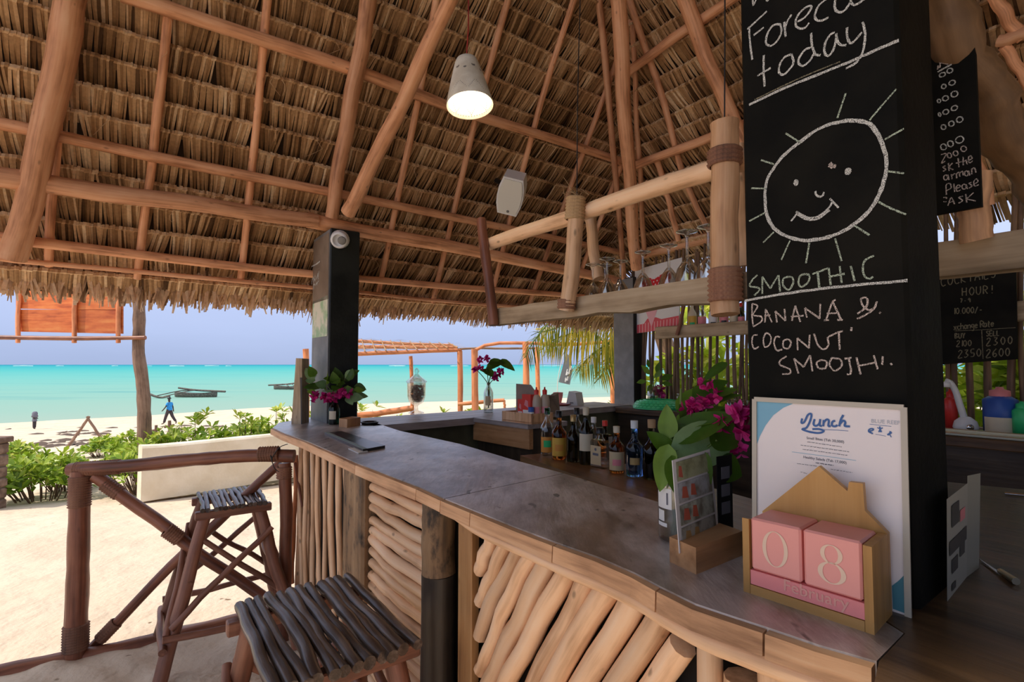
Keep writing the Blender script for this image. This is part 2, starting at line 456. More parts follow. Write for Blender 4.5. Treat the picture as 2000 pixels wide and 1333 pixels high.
    def ribbon(s, pts, n, w, lift=.001, jit=.25, step=None, smooth_path=True, closed=False, q=None):
        """flat chalk or ink stroke on the plane with normal n"""
        q = q or rnd
        pts = [Vector(p) for p in pts]; n = Vector(n).normalized()
        if smooth_path and len(pts) > 2:
            P = []
            N_ = len(pts)
            for i in range(N_ - 1):
                p1, p2 = pts[i], pts[i + 1]; p0 = pts[i - 1] if i else (pts[-2] if closed else p1); p3 = pts[i + 2] if i + 2 < N_ else (pts[1] if closed else p2)
                for k in range(4):
                    t = k / 4
                    P.append(.5 * ((2 * p1) + (p2 - p0) * t + (2 * p0 - 5 * p1 + 4 * p2 - p3) * t * t + (3 * p1 - p0 - 3 * p2 + p3) * t ** 3))
            P.append(pts[-1]); pts = P
        vs = []; fs = []
        for i, p in enumerate(pts):
            d = pts[min(i + 1, len(pts) - 1)] - pts[max(i - 1, 0)]
            sd = n.cross(d); sd = sd.normalized() if sd.length > 1e-9 else V(0, 0, 0)
            k = w / 2 * (1 + q.uniform(-jit, jit)); k2 = w / 2 * (1 + q.uniform(-jit, jit))
            vs += [p + sd * k + n * lift, p - sd * k2 + n * lift]
        for i in range(len(pts) - 1): fs.append((2 * i, 2 * i + 1, 2 * i + 3, 2 * i + 2))
        return s.add(vs, fs)
    def mesh(s, name, ofs):
        me = bpy.data.meshes.new(name)
        me.from_pydata([tuple(p - ofs) for p in s.v], [], s.f)
        a = me.attributes.new('grain', 'FLOAT_VECTOR', 'POINT'); a.data.foreach_set('vector', [x for g in s.g for x in g])
        b = me.attributes.new('tint', 'FLOAT', 'POINT'); b.data.foreach_set('value', s.t)
        me.polygons.foreach_set('use_smooth', s.sm)
        me.update()
        return me
ROOTPOS = {}
def wpos(o):
    p = V(0, 0, 0)
    while o: p = p + o.location; o = o.parent
    return p
def put(name, mb, m, parent=None, label=None, loc=None, kind=None):
    """link a mesh built in world coordinates as one object; origin at parent's origin or loc"""
    ofs = wpos(parent) if parent else (Vector(loc) if loc is not None else V(0, 0, 0))
    o = bpy.data.objects.new(name, mb.mesh(name, ofs)); COL.objects.link(o)
    o.data.materials.append(m)
    if parent: o.parent = parent
    elif loc is not None: o.location = loc
    if label: o['label'] = label
    if kind: o['kind'] = kind
    return o
def tag(o, label, cat, group=None, kind=None):
    o['label'] = label; o['category'] = cat
    if group: o['group'] = group
    if kind: o['kind'] = kind
    return o
def thing(name, label, cat, loc=(0, 0, 0), group=None, kind=None):
    o = bpy.data.objects.new(name, None); COL.objects.link(o); o.location = loc; o.empty_display_size = .1
    return tag(o, label, cat, group, kind)
def struct(name, mb, m, label=None, loc=None):
    o = put(name, mb, m, None, label, loc); o['kind'] = 'structure'; return o
def copy_tree(o, parent=None):
    c = o.copy(); COL.objects.link(c); c.parent = parent
    for ch in list(o.children): copy_tree(ch, c)
    return c

# ---------------------------------------------------------------- ground, sea
SHORE = [(-60, 34), (-38, 38.5), (-31, 44.5), (-26, 52), (-6.4, 62), (14, 70), (60, 90)]
def shore_y(x, y):
    """distance Y at which the waterline is met going out in the direction (x, y)"""
    k = x / max(y, .1)
    prev = None
    for (a, b) in SHORE:
        kk = a / b
        if prev and k <= kk:
            k0, y0 = prev; t = (k - k0) / (kk - k0); return y0 + (b - y0) * max(0, min(1, t))
        prev = (kk, b)
    return SHORE[-1][1]
SEA_Z = -2.9
def ground_z(x, y):
    if y < 5: return -.14
    D = shore_y(x, y); t = (y - 5) / (D - 5)
    if t <= 1: return -.14 + (SEA_Z + .14) * (t ** 0.92)
    return SEA_Z - min(2.5, (t - 1) * 6)
def on_ground(u, v):
    y = 4.0
    for _ in range(60):
        p = aty(u, v, y); g = ground_z(p.x, p.y)
        y += (p.z - g) * .9 if abs(p.z - g) > 1e-4 else 0
        y = max(2.0, min(y, 300))
    p = aty(u, v, y); return V(p.x, p.y, ground_z(p.x, p.y))
def make_sand():
    m, nt, b = mat('beach_sand'); L = nt.links.new
    tc = nt.nodes.new('ShaderNodeTexCoord')
    n = noisen(nt, .9, 6); L(tc.outputs['Object'], n.inputs[0])
    r = ramp(nt, [(.35, (.66, .52, .39)), (.65, (.76, .62, .48))]); L(n.outputs[0], r.inputs[0])
    n4 = noisen(nt, 9, 2, .4); L(tc.outputs['Object'], n4.inputs[0])
    sp = ramp(nt, [(.735, (0, 0, 0)), (.76, (1, 1, 1))]); L(n4.outputs[0], sp.inputs[0])
    mx = mixc(nt, sp.outputs[0], r.outputs[0], (.24, .16, .10)); L(mx.outputs[2], b.inputs['Base Color'])
    b.inputs['Roughness'].default_value = .95; b.inputs['Specular IOR Level'].default_value = .1
    n2 = noisen(nt, 2.6, 4, .5); L(tc.outputs['Object'], n2.inputs[0])
    n3 = noisen(nt, 45, 3); L(tc.outputs['Object'], n3.inputs[0])
    k = mathn(nt, 'MULTIPLY_ADD', n3.outputs[0], .05); L(n2.outputs[0], k.inputs[2])
    bp = nt.nodes.new('ShaderNodeBump'); bp.inputs['Strength'].default_value = .6; bp.inputs['Distance'].default_value = .16
    L(k.outputs[0], bp.inputs['Height']); L(bp.outputs[0], b.inputs['Normal'])
    return m
M['sand'] = make_sand()
def make_sea():
    m, nt, b = mat('lagoon_water'); L = nt.links.new
    tc = nt.nodes.new('ShaderNodeTexCoord'); sx = nt.nodes.new('ShaderNodeSeparateXYZ'); L(tc.outputs['Object'], sx.inputs[0])
    # colour by distance from the shore: pale over the flats, turquoise over the lagoon, deeper by the reef
    a = mathn(nt, 'MULTIPLY_ADD', sx.outputs[0], -.55); L(sx.outputs[1], a.inputs[2])
    lg = mathn(nt, 'LOGARITHM', a.outputs[0], 10.0)
    nz = noisen(nt, .02, 4); L(tc.outputs['Object'], nz.inputs[0])
    mp = nt.nodes.new('ShaderNodeMapping'); mp.inputs['Scale'].default_value = (.012, .06, 1); L(tc.outputs['Object'], mp.inputs[0])
    nz2 = noisen(nt, 1, 5); L(mp.outputs[0], nz2.inputs[0])
    k = mathn(nt, 'MULTIPLY_ADD', nz2.outputs[0], .28); L(lg.outputs[0], k.inputs[2])
    k2 = mathn(nt, 'MULTIPLY_ADD', k.outputs[0], 1 / 2.4); k2.inputs[2].default_value = -1.62 / 2.4
    r = ramp(nt, [(.0, (.47, .44, .36)), (.05, (.33, .40, .335)), (.20, (.235, .41, .345)), (.38, (.14, .415, .375)), (.56, (.06, .385, .375)), (.74, (.025, .325, .365)), (1, (.025, .21, .315))])
    L(k2.outputs[0], r.inputs[0])
    mp3 = nt.nodes.new('ShaderNodeMapping'); mp3.inputs['Scale'].default_value = (.02, .14, 1); L(tc.outputs['Object'], mp3.inputs[0])
    nz3 = noisen(nt, 1, 3); L(mp3.outputs[0], nz3.inputs[0])
    pr = ramp(nt, [(.58, (0, 0, 0)), (.70, (1, 1, 1))]); L(nz3.outputs[0], pr.inputs[0])
    pf = mathn(nt, 'MULTIPLY', pr.outputs[0], .5)
    mx = mixc(nt, pf.outputs[0], r.outputs[0], (.06, .28, .30)); L(mx.outputs[2], b.inputs['Base Color'])
    b.inputs['Roughness'].default_value = .6; b.inputs['Specular IOR Level'].default_value = .03; b.inputs['IOR'].default_value = 1.33
    return m
M['sea'] = make_sea()
mb = MB()
ys = [-14, -6, -2, 0, 1, 2, 3, 4, 5] + [5 + .8 * i for i in range(1, 22)] + [22.5 + 1.2 * i for i in range(60)]
xs = [-95, -70, -60, -54, -49, -45, -42, -40, -38, -36, -34, -32, -30, -28, -26, -24.5, -23, -21.5, -20, -17, -15, -13, -11, -9.5, -8, -7, -6, -5, -4, -3, -2, -1, 0, 1, 2, 3, 4, 5, 6, 8, 10, 13, 17, 22, 30, 42, 60, 95]
vs = [(x, y, ground_z(x, y) if y > 5 else -.14) for y in ys for x in xs]
nx = len(xs)
mb.add(vs, [(j * nx + i, j * nx + i + 1, (j + 1) * nx + i + 1, (j + 1) * nx + i) for j in range(len(ys) - 1) for i in range(nx - 1)], None, .5, True)
struct('beach', mb, M['sand'], 'pale sand beach sloping from the bar down to the lagoon')
mb = MB()
sy = [18, 60, 150, 400, 1200, 4000, 14000, 26000]
vs = []
for y in sy: vs += [(-1.6 * y - 200, y, SEA_Z), (1.6 * y + 200, y, SEA_Z)]
mb.add(vs, [(2 * i, 2 * i + 1, 2 * i + 3, 2 * i + 2) for i in range(len(sy) - 1)])
struct('sea', mb, M['sea'], 'turquoise lagoon reaching to the horizon')
# breakers on the far reef
mb = MB()
for i in range(26):
    x = -1500 + i * 118 + rnd.uniform(-40, 40); y = 1500 + rnd.uniform(-100, 160); l = rnd.uniform(12, 60)
    mb.tube([V(x, y, SEA_Z), V(x + l * .5, y, SEA_Z + .5), V(x + l, y + 4, SEA_Z)], 1.2, 1.0, 5, 6, 0, .3)
tag(put('surf', mb, M['white'], None, None, V(0, 1500, SEA_Z)), 'thin white breakers far out on the reef line', 'waves', None, 'stuff')
# ---------------------------------------------------------------- roof
PA = onz(640, 828, CT)                       # near corner of the pillar by the counter's end
PB = onz(1240, 789, CT)                      # near corner of the far corner pillar
TH = math.radians(60); cT, sT = math.cos(TH), math.sin(TH)
EAVE_P = V(PA.x, PA.y, 1.86) + W * .62 + U * .05
UP_S = -W * cT + Z * sT; N_S = -W * sT - Z * cT      # sea side: up-slope, inward normal
AB = (PB - PA).dot(U)
EAVE_R = V(PB.x, PB.y, 1.86) + U * .48
UP_R = -U * cT + Z * sT; N_R = -U * sT - Z * cT
# corner of the eaves, in (along-U, along-W) from EAVE_P
a_corner = (EAVE_R - EAVE_P).dot(U)
CORNER = EAVE_P + U * a_corner
def thatch(root, origin, A, UP, N, amin, amax_fn, rows, step, leaf_w, seed):
    """rows of folded palm leaves: the head of each lower row lies over the tips of the row above, seen from inside"""
    q = random.Random(seed)
    for r in range(rows):
        d = .17 + r * step + q.uniform(-.008, .008)
        hi = amax_fn(d)
        base = origin + UP * d
        mb = MB(); a = amin
        ph = q.uniform(0, 6); am = q.uniform(.004, .012); clump = .5; cn = 0
        rv = q.uniform(-.08, .08)
        while a < hi:
            w = q.uniform(.7, 1.4) * leaf_w
            if cn <= 0: clump = q.gauss(.5, .13); cn = q.randint(3, 14); csk = q.gauss(0, .012)
            cn -= 1
            wv = math.sin(a * 2.1 + ph) * am
            t0 = base + A * a + UP * (wv + q.uniform(-.003, .003)) + N * (.038 + q.uniform(-.003, .003))
            ln = step * q.uniform(1.18, 1.42)
            b0 = t0 - UP * ln - N * (.088 + q.uniform(-.012, .014)) + A * (csk + q.uniform(-.006, .006))
            tw = N * q.uniform(-.005, .005)
            m0 = t0.lerp(b0, .45) + N * .006
            tint = min(1, max(0, q.gauss(clump + rv, .20)))
            mb.add([t0, t0 + A * w * .95 + tw, m0 + A * w * 1.0 + tw, m0, b0 + A * w * .9 + tw, b0 + A * w * .15], [(0, 1, 2, 3), (3, 2, 4, 5)], None, tint)
            # folded head of the leaf over the batten
            h_ = q.uniform(.009, .013); k_ = q.uniform(.010, .016); sl = A * (w * .35)
            mb.add([t0 - UP * h_, t0 + A * w - UP * h_, t0 + A * w + N * k_ + sl, t0 + N * k_ + sl, t0 + UP * h_ - N * .004 + sl, t0 + A * w + UP * h_ - N * .004 + sl],
                   [(0, 1, 2, 3), (3, 2, 5, 4)], None, min(1, tint + .28))
            a += w
        # hanging stray strands
        for k in range(q.randint(3, 7)):
            a_ = q.uniform(amin, max(amin + .1, hi)); p = base + A * a_ + N * .05
            mb.tube([p, p + A * q.uniform(-.03, .03) + N * .03 - UP * .03, p + A * q.uniform(-.06, .06) - UP * q.uniform(.06, .12) + N * q.uniform(0, .04)], .0016, .0008, 3, 3, cap=False, tint=.9)
        put('thatch_row', mb, M['thatch'], root)
ceiling = thing('ceiling', 'steep palm thatch roof slope over the bar facing the sea', 'roof', EAVE_P, None, 'structure')
ceiling2 = thing('ceiling', 'palm thatch roof slope above the fence of sticks', 'roof', EAVE_R, None, 'structure')
for o in (ceiling, ceiling2): del o['category']
STEP = .142
thatch(ceiling, EAVE_P, U, UP_S, N_S, -4.3, lambda d: a_corner - d * cT + .02, 27, STEP, .0115, 3)
thatch(ceiling2, CORNER + UP_R * .50, -W, UP_R, N_R, .22, lambda d: 4.6, 18, STEP, .0150, 4)
# thick core of the thatch above the rows
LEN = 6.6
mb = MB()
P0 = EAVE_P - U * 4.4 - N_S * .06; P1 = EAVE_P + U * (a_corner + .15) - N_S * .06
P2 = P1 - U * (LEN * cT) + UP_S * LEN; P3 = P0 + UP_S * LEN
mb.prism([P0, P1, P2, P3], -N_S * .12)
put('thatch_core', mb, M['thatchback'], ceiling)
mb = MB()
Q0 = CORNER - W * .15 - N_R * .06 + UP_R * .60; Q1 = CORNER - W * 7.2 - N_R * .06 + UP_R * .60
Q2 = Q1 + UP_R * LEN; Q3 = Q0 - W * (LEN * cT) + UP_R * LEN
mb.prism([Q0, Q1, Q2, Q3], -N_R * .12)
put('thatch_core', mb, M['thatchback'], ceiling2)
# hanging fringe at the eaves
def fringe(root, origin, A, out, UP, a0, a1, seed):
    q = random.Random(seed); mb = MB(); a = a0
    while a < a1:
        w = q.uniform(.006, .022); L = q.uniform(.19, .245) + .015 * math.sin(a * 5) + (q.uniform(0, .05) if q.random() < .1 else 0)
        for lay in range(2):
            t0 = origin + A * (a + q.uniform(-.01, .01)) + UP * q.uniform(.20, .25) + out * (.015 + .03 * lay)
            dn = (-UP * .86 - Z * .3).normalized()
            sk = A * q.gauss(0, .035)
            b0 = t0 + dn * L + sk
            m0 = t0.lerp(b0, .55) + out * q.uniform(-.008, .012)
            tw = out * q.uniform(-.008, .008)
            wt = w * q.uniform(.25, .9)
            mb.add([t0, t0 + A * w, m0 + A * w + tw, m0, b0 + A * wt, b0], [(0, 1, 2, 3), (3, 2, 4, 5)], None, min(1, max(0, q.gauss(.5 - .25 * lay, .25))))
        a += w * .7
    f = put('thatch_fringe', mb, M['fringe'], root); f['kind'] = 'stuff'
fringe(ceiling, EAVE_P, U, W, UP_S, -4.35, a_corner, 8)


# roof poles: parts of the roof; each measured on its own layer under the thatch
def on_S(u, v, inn=.05): return onp(u, v, EAVE_P + N_S * inn, N_S)
def on_R(u, v, inn=.05): return onp(u, v, EAVE_R + N_R * inn, N_R)
def pole(root, pts, r0, r1=None, m='pole', name='rafter', wob=.008, rn=.05, sides=10, seg=12):
    mb = MB(); mb.tube(pts, r0, r1, sides, seg, wob, rn, rnd.random())
    return put(name, mb, M[m], root)
# slender rafters next to the thatch
for pts in ([(128, -20), (95, 520)], [(330, 15), (297, 330), (268, 545)], [(524, -15), (497, 270), (470, 545)], [(856, -20), (795, 300), (740, 570)], [(995, -10), (920, 270), (845, 592)],
            [(1128, -25), (1040, 260), (955, 600)], [(1232, 40), (1130, 320), (1030, 610)], [(1215, 320), (1165, 450), (1110, 600)]):
    pole(ceiling, [on_S(u, v, .055) for u, v in pts], .0225, .020, wob=.006)
# purlins
pole(ceiling, [on_S(u, v, .10) for u, v in ((235, -14), (640, 118), (900, 215), (1222, 318))], .038, .032, name='purlin')
pole(ceiling, [on_S(u, v, .10) for u, v in ((-180, 205), (0, 240), (330, 312), (650, 375), (900, 428), (1228, 497))], .030, .027, name='purlin')
pole(ceiling, [on_S(u, v, .10) for u, v in ((-180, 432), (0, 463), (300, 498), (600, 535), (900, 562), (1222, 588))], .027, .024, name='purlin')
pole(ceiling, [on_S(u, v, .085) for u, v in ((-180, 480), (0, 507), (300, 533), (600, 560), (900, 590), (1160, 612))], .014, .012, name='purlin')
# wall plate above the pillars
WP = PA + U * .08 + W * .14
pole(ceiling, [onp(u, v, WP, W) for u, v in ((-220, 305), (0, 348), (330, 390), (620, 432))], .048, .044, name='wall_plate')
pole(ceiling, [onp(u, v, WP + W * .03, W) for u, v in ((600, 430), (700, 448), (960, 498), (1232, 556))], .048, .040, name='wall_plate')
# stout rafters
pole(ceiling, [on_S(140, -20, .17), on_S(95, 200, .17), on_S(24, 505, .20)], .058, .054, wob=.012)
pole(ceiling, [on_S(722, -20, .16), on_S(690, 200, .17), on_S(648, 425, .20)], .046, .042, wob=.012)
pole(ceiling, [aty(888, -20, 2.25), aty(792, 190, 2.6), aty(680, 415, 3.1)], .036, .044, name='brace', wob=.008)
# hip where the two slopes meet
hb = onp(1240, 560, PB + W * .1, W)
pole(ceiling, [aty(1205, -30, 3.35), aty(1222, 260, 3.85), aty(1243, 525, 4.55)], .056, .050, name='hip_rafter', wob=.012)
pole(ceiling, [aty(1160, -70, 3.45), aty(1195, 240, 4.0), aty(1220, 560, 4.9)], .026, name='hip_rafter')
pole(ceiling2, [aty(1236, 40, 3.7), aty(1247, 300, 4.2), aty(1258, 500, 4.7)], .022, name='hip_rafter')
# the slope over the fence
for pts in ([(1222, -20), (1300, 220), (1345, 370), (1397, 470)], [(1280, 300), (1325, 470)], [(1425, 200), (1452, 320)]):
    pole(ceiling2, [on_R(u, v, .055) for u, v in pts], .026, .022)
pole(ceiling2, [on_R(u, v, .11) for u, v in ((1228, 140), (1362, 45), (1470, -30))], .036, .034, name='purlin')
pole(ceiling2, [on_R(u, v, .11) for u, v in ((1236, 325), (1400, 266), (1480, 236), (1700, 150))], .034, .034, name='purlin')
pole(ceiling2, [onp(u, v, PB + U * .1, U) for u, v in ((1240, 500), (1455, 446), (1640, 398), (1850, 345))], .050, .044, name='wall_plate')
pole(ceiling2, [on_R(1332, -25, .16), on_R(1385, 130, .17), on_R(1452, 282, .19)], .052, .045)
# unseen land-side slope, added to block light from behind; left end stays open
A0, B0 = -4.4, -7.4
def bp_(a, b, z): return V(*(EAVE_P + U * a + W * b).xy, z)
HB = -B0 / 2; ZT = 1.86 + HB * sT / cT
mb = MB(); ac = a_corner + .15
mb.prism([bp_(A0, B0, 1.86), bp_(ac, B0, 1.86), bp_(ac - HB, B0 + HB, ZT), bp_(A0, B0 + HB, ZT)], V(*(-W).xy, .5) * .12)
c3 = struct('ceiling', mb, M['thatchback'], 'unseen thatch slope added on the land side to block light from behind', bp_(0, B0, 1.86))
mb = MB(); c = bp_((ac + 1.6) / 2 , B0 + 1.3, 1.2); mb.frame(c, U * ((ac - 1.6) / 2), W * .02, Z * 1.2)  # unseen wall, added to keep light off the right of the bar
struct('wall_shade_block', mb, M['stickdark'], 'unseen dark board wall added on the land side to darken the bar', c)
# ---------------------------------------------------------------- bar counter
FEDGE = [(533, 836), (556, 847), (600, 862), (660, 888), (700, 906), (760, 929), (820, 952), (868, 974), (926, 997), (1008, 1030), (1088, 1060), (1168, 1088), (1240, 1119), (1290, 1146), (1360, 1180), (1420, 1200), (1500, 1226), (1600, 1260), (1712, 1292)]
BEDGE = [(1440, 1034), (1285, 981), (1100, 925), (1000, 898), (900, 868), (781, 842), (732, 826)]
f3 = [onz(u, v, CT) for u, v in FEDGE]
b3 = [onz(u, v, CT) for u, v in BEDGE]
TH_C = .036
iF = FEDGE.index((868, 974)); iB = BEDGE.index((1100, 925))
seam_r = onz(1765, 1238, CT)
top = thing('bar_worktop', 'long worn dark wooden bar top with pale bark edge', 'countertop', (f3[iF].x, f3[iF].y, CT))
M['counter'] = None
def make_counter_mat():
    m, nt, b = mat('worn_sheen_counter_top'); L = nt.links.new
    tc = nt.nodes.new('ShaderNodeTexCoord')
    mp = nt.nodes.new('ShaderNodeMapping'); mp.inputs['Rotation'].default_value = (0, 0, -PHI); mp.inputs['Scale'].default_value = (14, 2.2, 8)
    L(tc.outputs['Object'], mp.inputs[0])
    n1 = noisen(nt, 1.0, 7, .62); L(mp.outputs[0], n1.inputs[0])
    r1 = ramp(nt, [(.34, (.020, .010, .006)), (.5, (.085, .042, .024)), (.64, (.17, .095, .058))]); L(n1.outputs[0], r1.inputs[0])
    mp2 = nt.nodes.new('ShaderNodeMapping'); mp2.inputs['Rotation'].default_value = (0, 0, -PHI); mp2.inputs['Scale'].default_value = (22, 9, 9); L(tc.outputs['Object'], mp2.inputs[0])
    n2 = noisen(nt, 1.0, 3, .5); L(mp2.outputs[0], n2.inputs[0])
    r2 = ramp(nt, [(.66, (0, 0, 0)), (.70, (1, 1, 1))]); L(n2.outputs[0], r2.inputs[0])
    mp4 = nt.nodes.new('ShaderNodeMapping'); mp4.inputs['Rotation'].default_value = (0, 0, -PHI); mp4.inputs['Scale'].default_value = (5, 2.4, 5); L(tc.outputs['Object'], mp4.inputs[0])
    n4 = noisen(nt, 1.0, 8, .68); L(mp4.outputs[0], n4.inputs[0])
    sheen_mask = ramp(nt, [(.44, (0, 0, 0)), (.60, (.85, .85, .85))]); L(n4.outputs[0], sheen_mask.inputs[0])
    sheen_mix = mixc(nt, sheen_mask.outputs[0], r1.outputs[0], (.56, .50, .49))  # pale grey patches put the sky's sheen into the base colour
    mx = mixc(nt, r2.outputs[0], sheen_mix.outputs[2], (.012, .008, .006)); L(mx.outputs[2], b.inputs['Base Color'])
    n3 = noisen(nt, 3.5, 5, .6); L(tc.outputs['Object'], n3.inputs[0])
    rr = ramp(nt, [(.35, (.30, .30, .30)), (.65, (.46, .46, .46))]); L(n3.outputs[0], rr.inputs[0]); 
    ro = mathn(nt, 'MULTIPLY_ADD', r2.outputs[0], .4); L(rr.outputs[0], ro.inputs[2]); L(ro.outputs[0], b.inputs['Roughness'])
    b.inputs['Specular IOR Level'].default_value = .9
    b.inputs['Coat Weight'].default_value = 1.0; b.inputs['Coat Roughness'].default_value = .42; b.inputs['Coat IOR'].default_value = 2.3
    hs = mathn(nt, 'ADD', n1.outputs[0], n3.outputs[0])
    bp = nt.nodes.new('ShaderNodeBump'); bp.inputs['Strength'].default_value = .8; bp.inputs['Distance'].default_value = .010
    L(hs.outputs[0], bp.inputs['Height']); L(bp.outputs[0], b.inputs['Normal'])
    return m
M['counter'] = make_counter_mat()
pil_end = [PA + W * .45 + U * .02, PA + W * .47 - U * .10, onz(572, 822, CT), onz(545, 826, CT)]
far_poly = f3[:iF + 1] + b3[iB:] + pil_end
DZ = V(0, 0, -TH_C)
gap = (f3[iF + 1] - f3[iF]).normalized() * .004
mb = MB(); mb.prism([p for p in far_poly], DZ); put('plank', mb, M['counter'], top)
near_poly = [f3[iF] + gap] + f3[iF + 1:] + [seam_r] + b3[:iB] + [b3[iB] + gap]
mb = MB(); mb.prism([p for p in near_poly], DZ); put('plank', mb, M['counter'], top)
# pale edge boards along the front
cuts = [0, 4, 6, 7, 8, 10, 13, 16, 18]
outw = -U
def offs(i): return f3[i]
for a, b in zip(cuts, cuts[1:]):
    mb = MB()
    pts = f3[a:b + 1]
    if len(pts) < 2: continue
    e = (pts[-1] - pts[0]).normalized() * .0015
    line = [pts[0] + e] + pts[1:-1] + [pts[-1] - e]
    vs = []
    q = random.Random(a)
    for p in line:
        h = q.uniform(-.003, .002)
        vs += [p + V(0, 0, -.003), p + outw * .012 + V(0, 0, -.005), p + outw * .014 + V(0, 0, -.036 + h), p + V(0, 0, -.040 + h)]
    n = len(line); fs = []
    for i in range(n - 1):
        for k in range(4):
            k2 = (k + 1) % 4; fs.append((4 * i + k, 4 * i + k2, 4 * i + 4 + k2, 4 * i + 4 + k))
    fs += [(3, 2, 1, 0), (4 * n - 4, 4 * n - 3, 4 * n - 2, 4 * n - 1)]
    ax = (pts[-1] - pts[0]).normalized()
    mb.add(vs, fs, [Vector((p.dot(ax.cross(Z)), p.z, p.dot(ax))) for p in vs])
    put('edge_board', mb, M['trimwood'], top)
# second slab that turns the corner
s2 = [onz(1768, 1238, CT), onz(1717, 1292, CT), onz(1708, 1333, CT), onz(1708, 1333, CT) - W * .30, V(1.30, .10, CT), V(1.75, 1.30, CT), V(1.25, 1.65, CT), onz(1500, 1058, CT)]
mb = MB(); mb.prism(s2, V(0, 0, -.05), gax=W)
o2 = put('bar_worktop', mb, M['darkwood'], None, None, V(s2[0].x, s2[0].y, CT))
tag(o2, 'dark wooden worktop that turns the corner beyond the chalk pillar', 'countertop')

# bar front: posts, sticks and logs
PF = onz(868, 985, CT - .04) + U * .045       # a point of the front's plane (normal -U)
def onf(u, v, inn=0.0): return onp(u, v, PF + U * inn, U)
def sW(p): return (p - PF).dot(-W)           # distance along the front towards the camera
def fpt(s, z, inn=0.0): return V(*(PF - W * s + U * inn).xy, z)
ZR = CT - .06
front = thing('bar_counter', 'bar front clad in pale peeled sticks and logs between posts', 'bar', V(PF.x, PF.y, 0))
sA, sB, sC, sD, sE = [sW(onf(u, 1000)) for u in (588, 682, 722, 826, 1335)]
s_p2b = sW(onf(895, 1100)); s_brd = sW(onf(919, 1100))
# backing
mb = MB(); c = fpt((sA + 1.6) / 2, .53, .075); mb.frame(c, -W * ((1.6 - sA) / 2), U * .015, Z * .53)
put('backing_board', mb, M['stickdark'], front)
# panel of upright sticks
n = 15
for i in range(n):
    s0 = sA + .01 + (sB - sA - .02) * i / (n - 1)
    lean = .07 * (i / n)
    mb = MB(); r = rnd.uniform(.0105, .0145); dd = (.012 if i % 2 else -.004) + rnd.uniform(-.003, .003)
    mb.tube([fpt(s0 - .02, ZR, dd), fpt(s0 + .02 + rnd.uniform(-.005, .005), .6, dd), fpt(s0 + .05 + lean, .02, dd)], r, r * 1.05, 8, 10, .006, .06)
    put('stick', mb, M['log'], front)
mb = MB(); mb.tube([fpt(sA - .015, ZR + .005), fpt(sA - .012, .02)], .017, .018, 8, 8, .004, .05); put('stick', mb, M['log'], front)
# dark post, round post
mb = MB(); mb.frame(fpt((sB + sC) / 2, ZR / 2, .02), -W * ((sC - sB) / 2 - .002), U * .05, Z * (ZR / 2), bev=.012)
put('post', mb, M['post'], front)
cr = (s_p2b - sD) / 2
def round_post(s, r, u_in, zsplit, name='post'):
    mb = MB(); mb.tube([fpt(s, ZR, u_in), fpt(s, zsplit, u_in)], r, r, 14, 8, .002, .02); o = put(name, mb, M['post'], front)
    mb = MB(); mb.tube([fpt(s, zsplit, u_in), fpt(s, 0, u_in)], r * 1.015, r * 1.03, 14, 8, .002, .02); p = put('painted_band', mb, M['postdark'], o)
    return o
zs = onf(860, 1138, -.03).z
round_post((sD + s_p2b) / 2 - .004, .052, .0, zs)
mb = MB(); mb.frame(fpt((s_p2b + s_brd) / 2 + .004, ZR / 2, .012), -W * ((s_brd - s_p2b) / 2 + .003), U * .014, Z * (ZR / 2), bev=.003)
put('board', mb, M['plain_board'], front)
# panel of level logs
z = ZR - .018; i = 0
while z > .06:
    r = rnd.uniform(.019, .0225); mb = MB()
    dr = rnd.uniform(-.006, .008)
    mb.tube([fpt(sC + .004, z + dr, .012), fpt((sC + sD) / 2, z + .004, .0), fpt(sD + .012, z - dr * .5, .012)], r * rnd.uniform(.8, .95), r, 10, 10, .004, .035)
    put('log', mb, M['log'], front); z -= 2 * r + .002; i += 1
# panel of slanting logs
RTOP = [921, 936, 957, 980, 1006, 1034, 1061, 1100, 1138, 1180, 1228, 1285]
a0, a1 = onf(1097, 1108), onf(985, 1333)
sl = (sW(a1) - sW(a0)) / (a1.z - a0.z)
tops = [sW(onf(u, 1060)) for u in RTOP]
step = (tops[-1] - tops[0]) / (len(tops) - 1)
ss = s_brd + .05
rows = [t for t in tops]
s = tops[-1]
while s < sE + 1.2: s += step * rnd.uniform(1.0, 1.15); rows.append(s)
for k, s in enumerate(rows):
    nxt = rows[k + 1] if k + 1 < len(rows) else s + step
    r = min(.030, max(.017, .50 * .83 * (nxt - s) )) * rnd.uniform(.92, 1.04)
    zt = ZR - .03; st = s
    if st > sE - .02:
        t = (sE - .02 - s) / sl; zt = ZR - .03 + t; st = sE - .02
    zb = .03; sb = s + sl * (zb - (ZR - .03))
    if sb < s_brd + .02:
        t = (s_brd + .022 - s) / sl; zb = ZR - .03 + t; sb = s_brd + .022
    if zt - zb < .06: continue
    mb = MB(); mb.tube([fpt(st, zt, .02), fpt((st + sb) / 2 + rnd.uniform(-.006, .006), (zt + zb) / 2, .014), fpt(sb, zb, .02)], r, r * rnd.uniform(.88, 1.0), 10, 14, .006, .035)
    put('log', mb, M['log'], front)
# upright logs beyond the slanting panel
s = sE + .012
for k in range(9):
    r = (.021, .030, .024, .022, .026, .024, .023, .025, .024)[k]; s += r
    zt = ZR - .03 if k != 1 else ZR - .085
    mb = MB(); mb.tube([fpt(s, zt, .02 if k != 1 else .03), fpt(s + .004, .02, .02)], r, r, 10, 10, .004, .04); put('log', mb, M['log'], front); s += r + .002
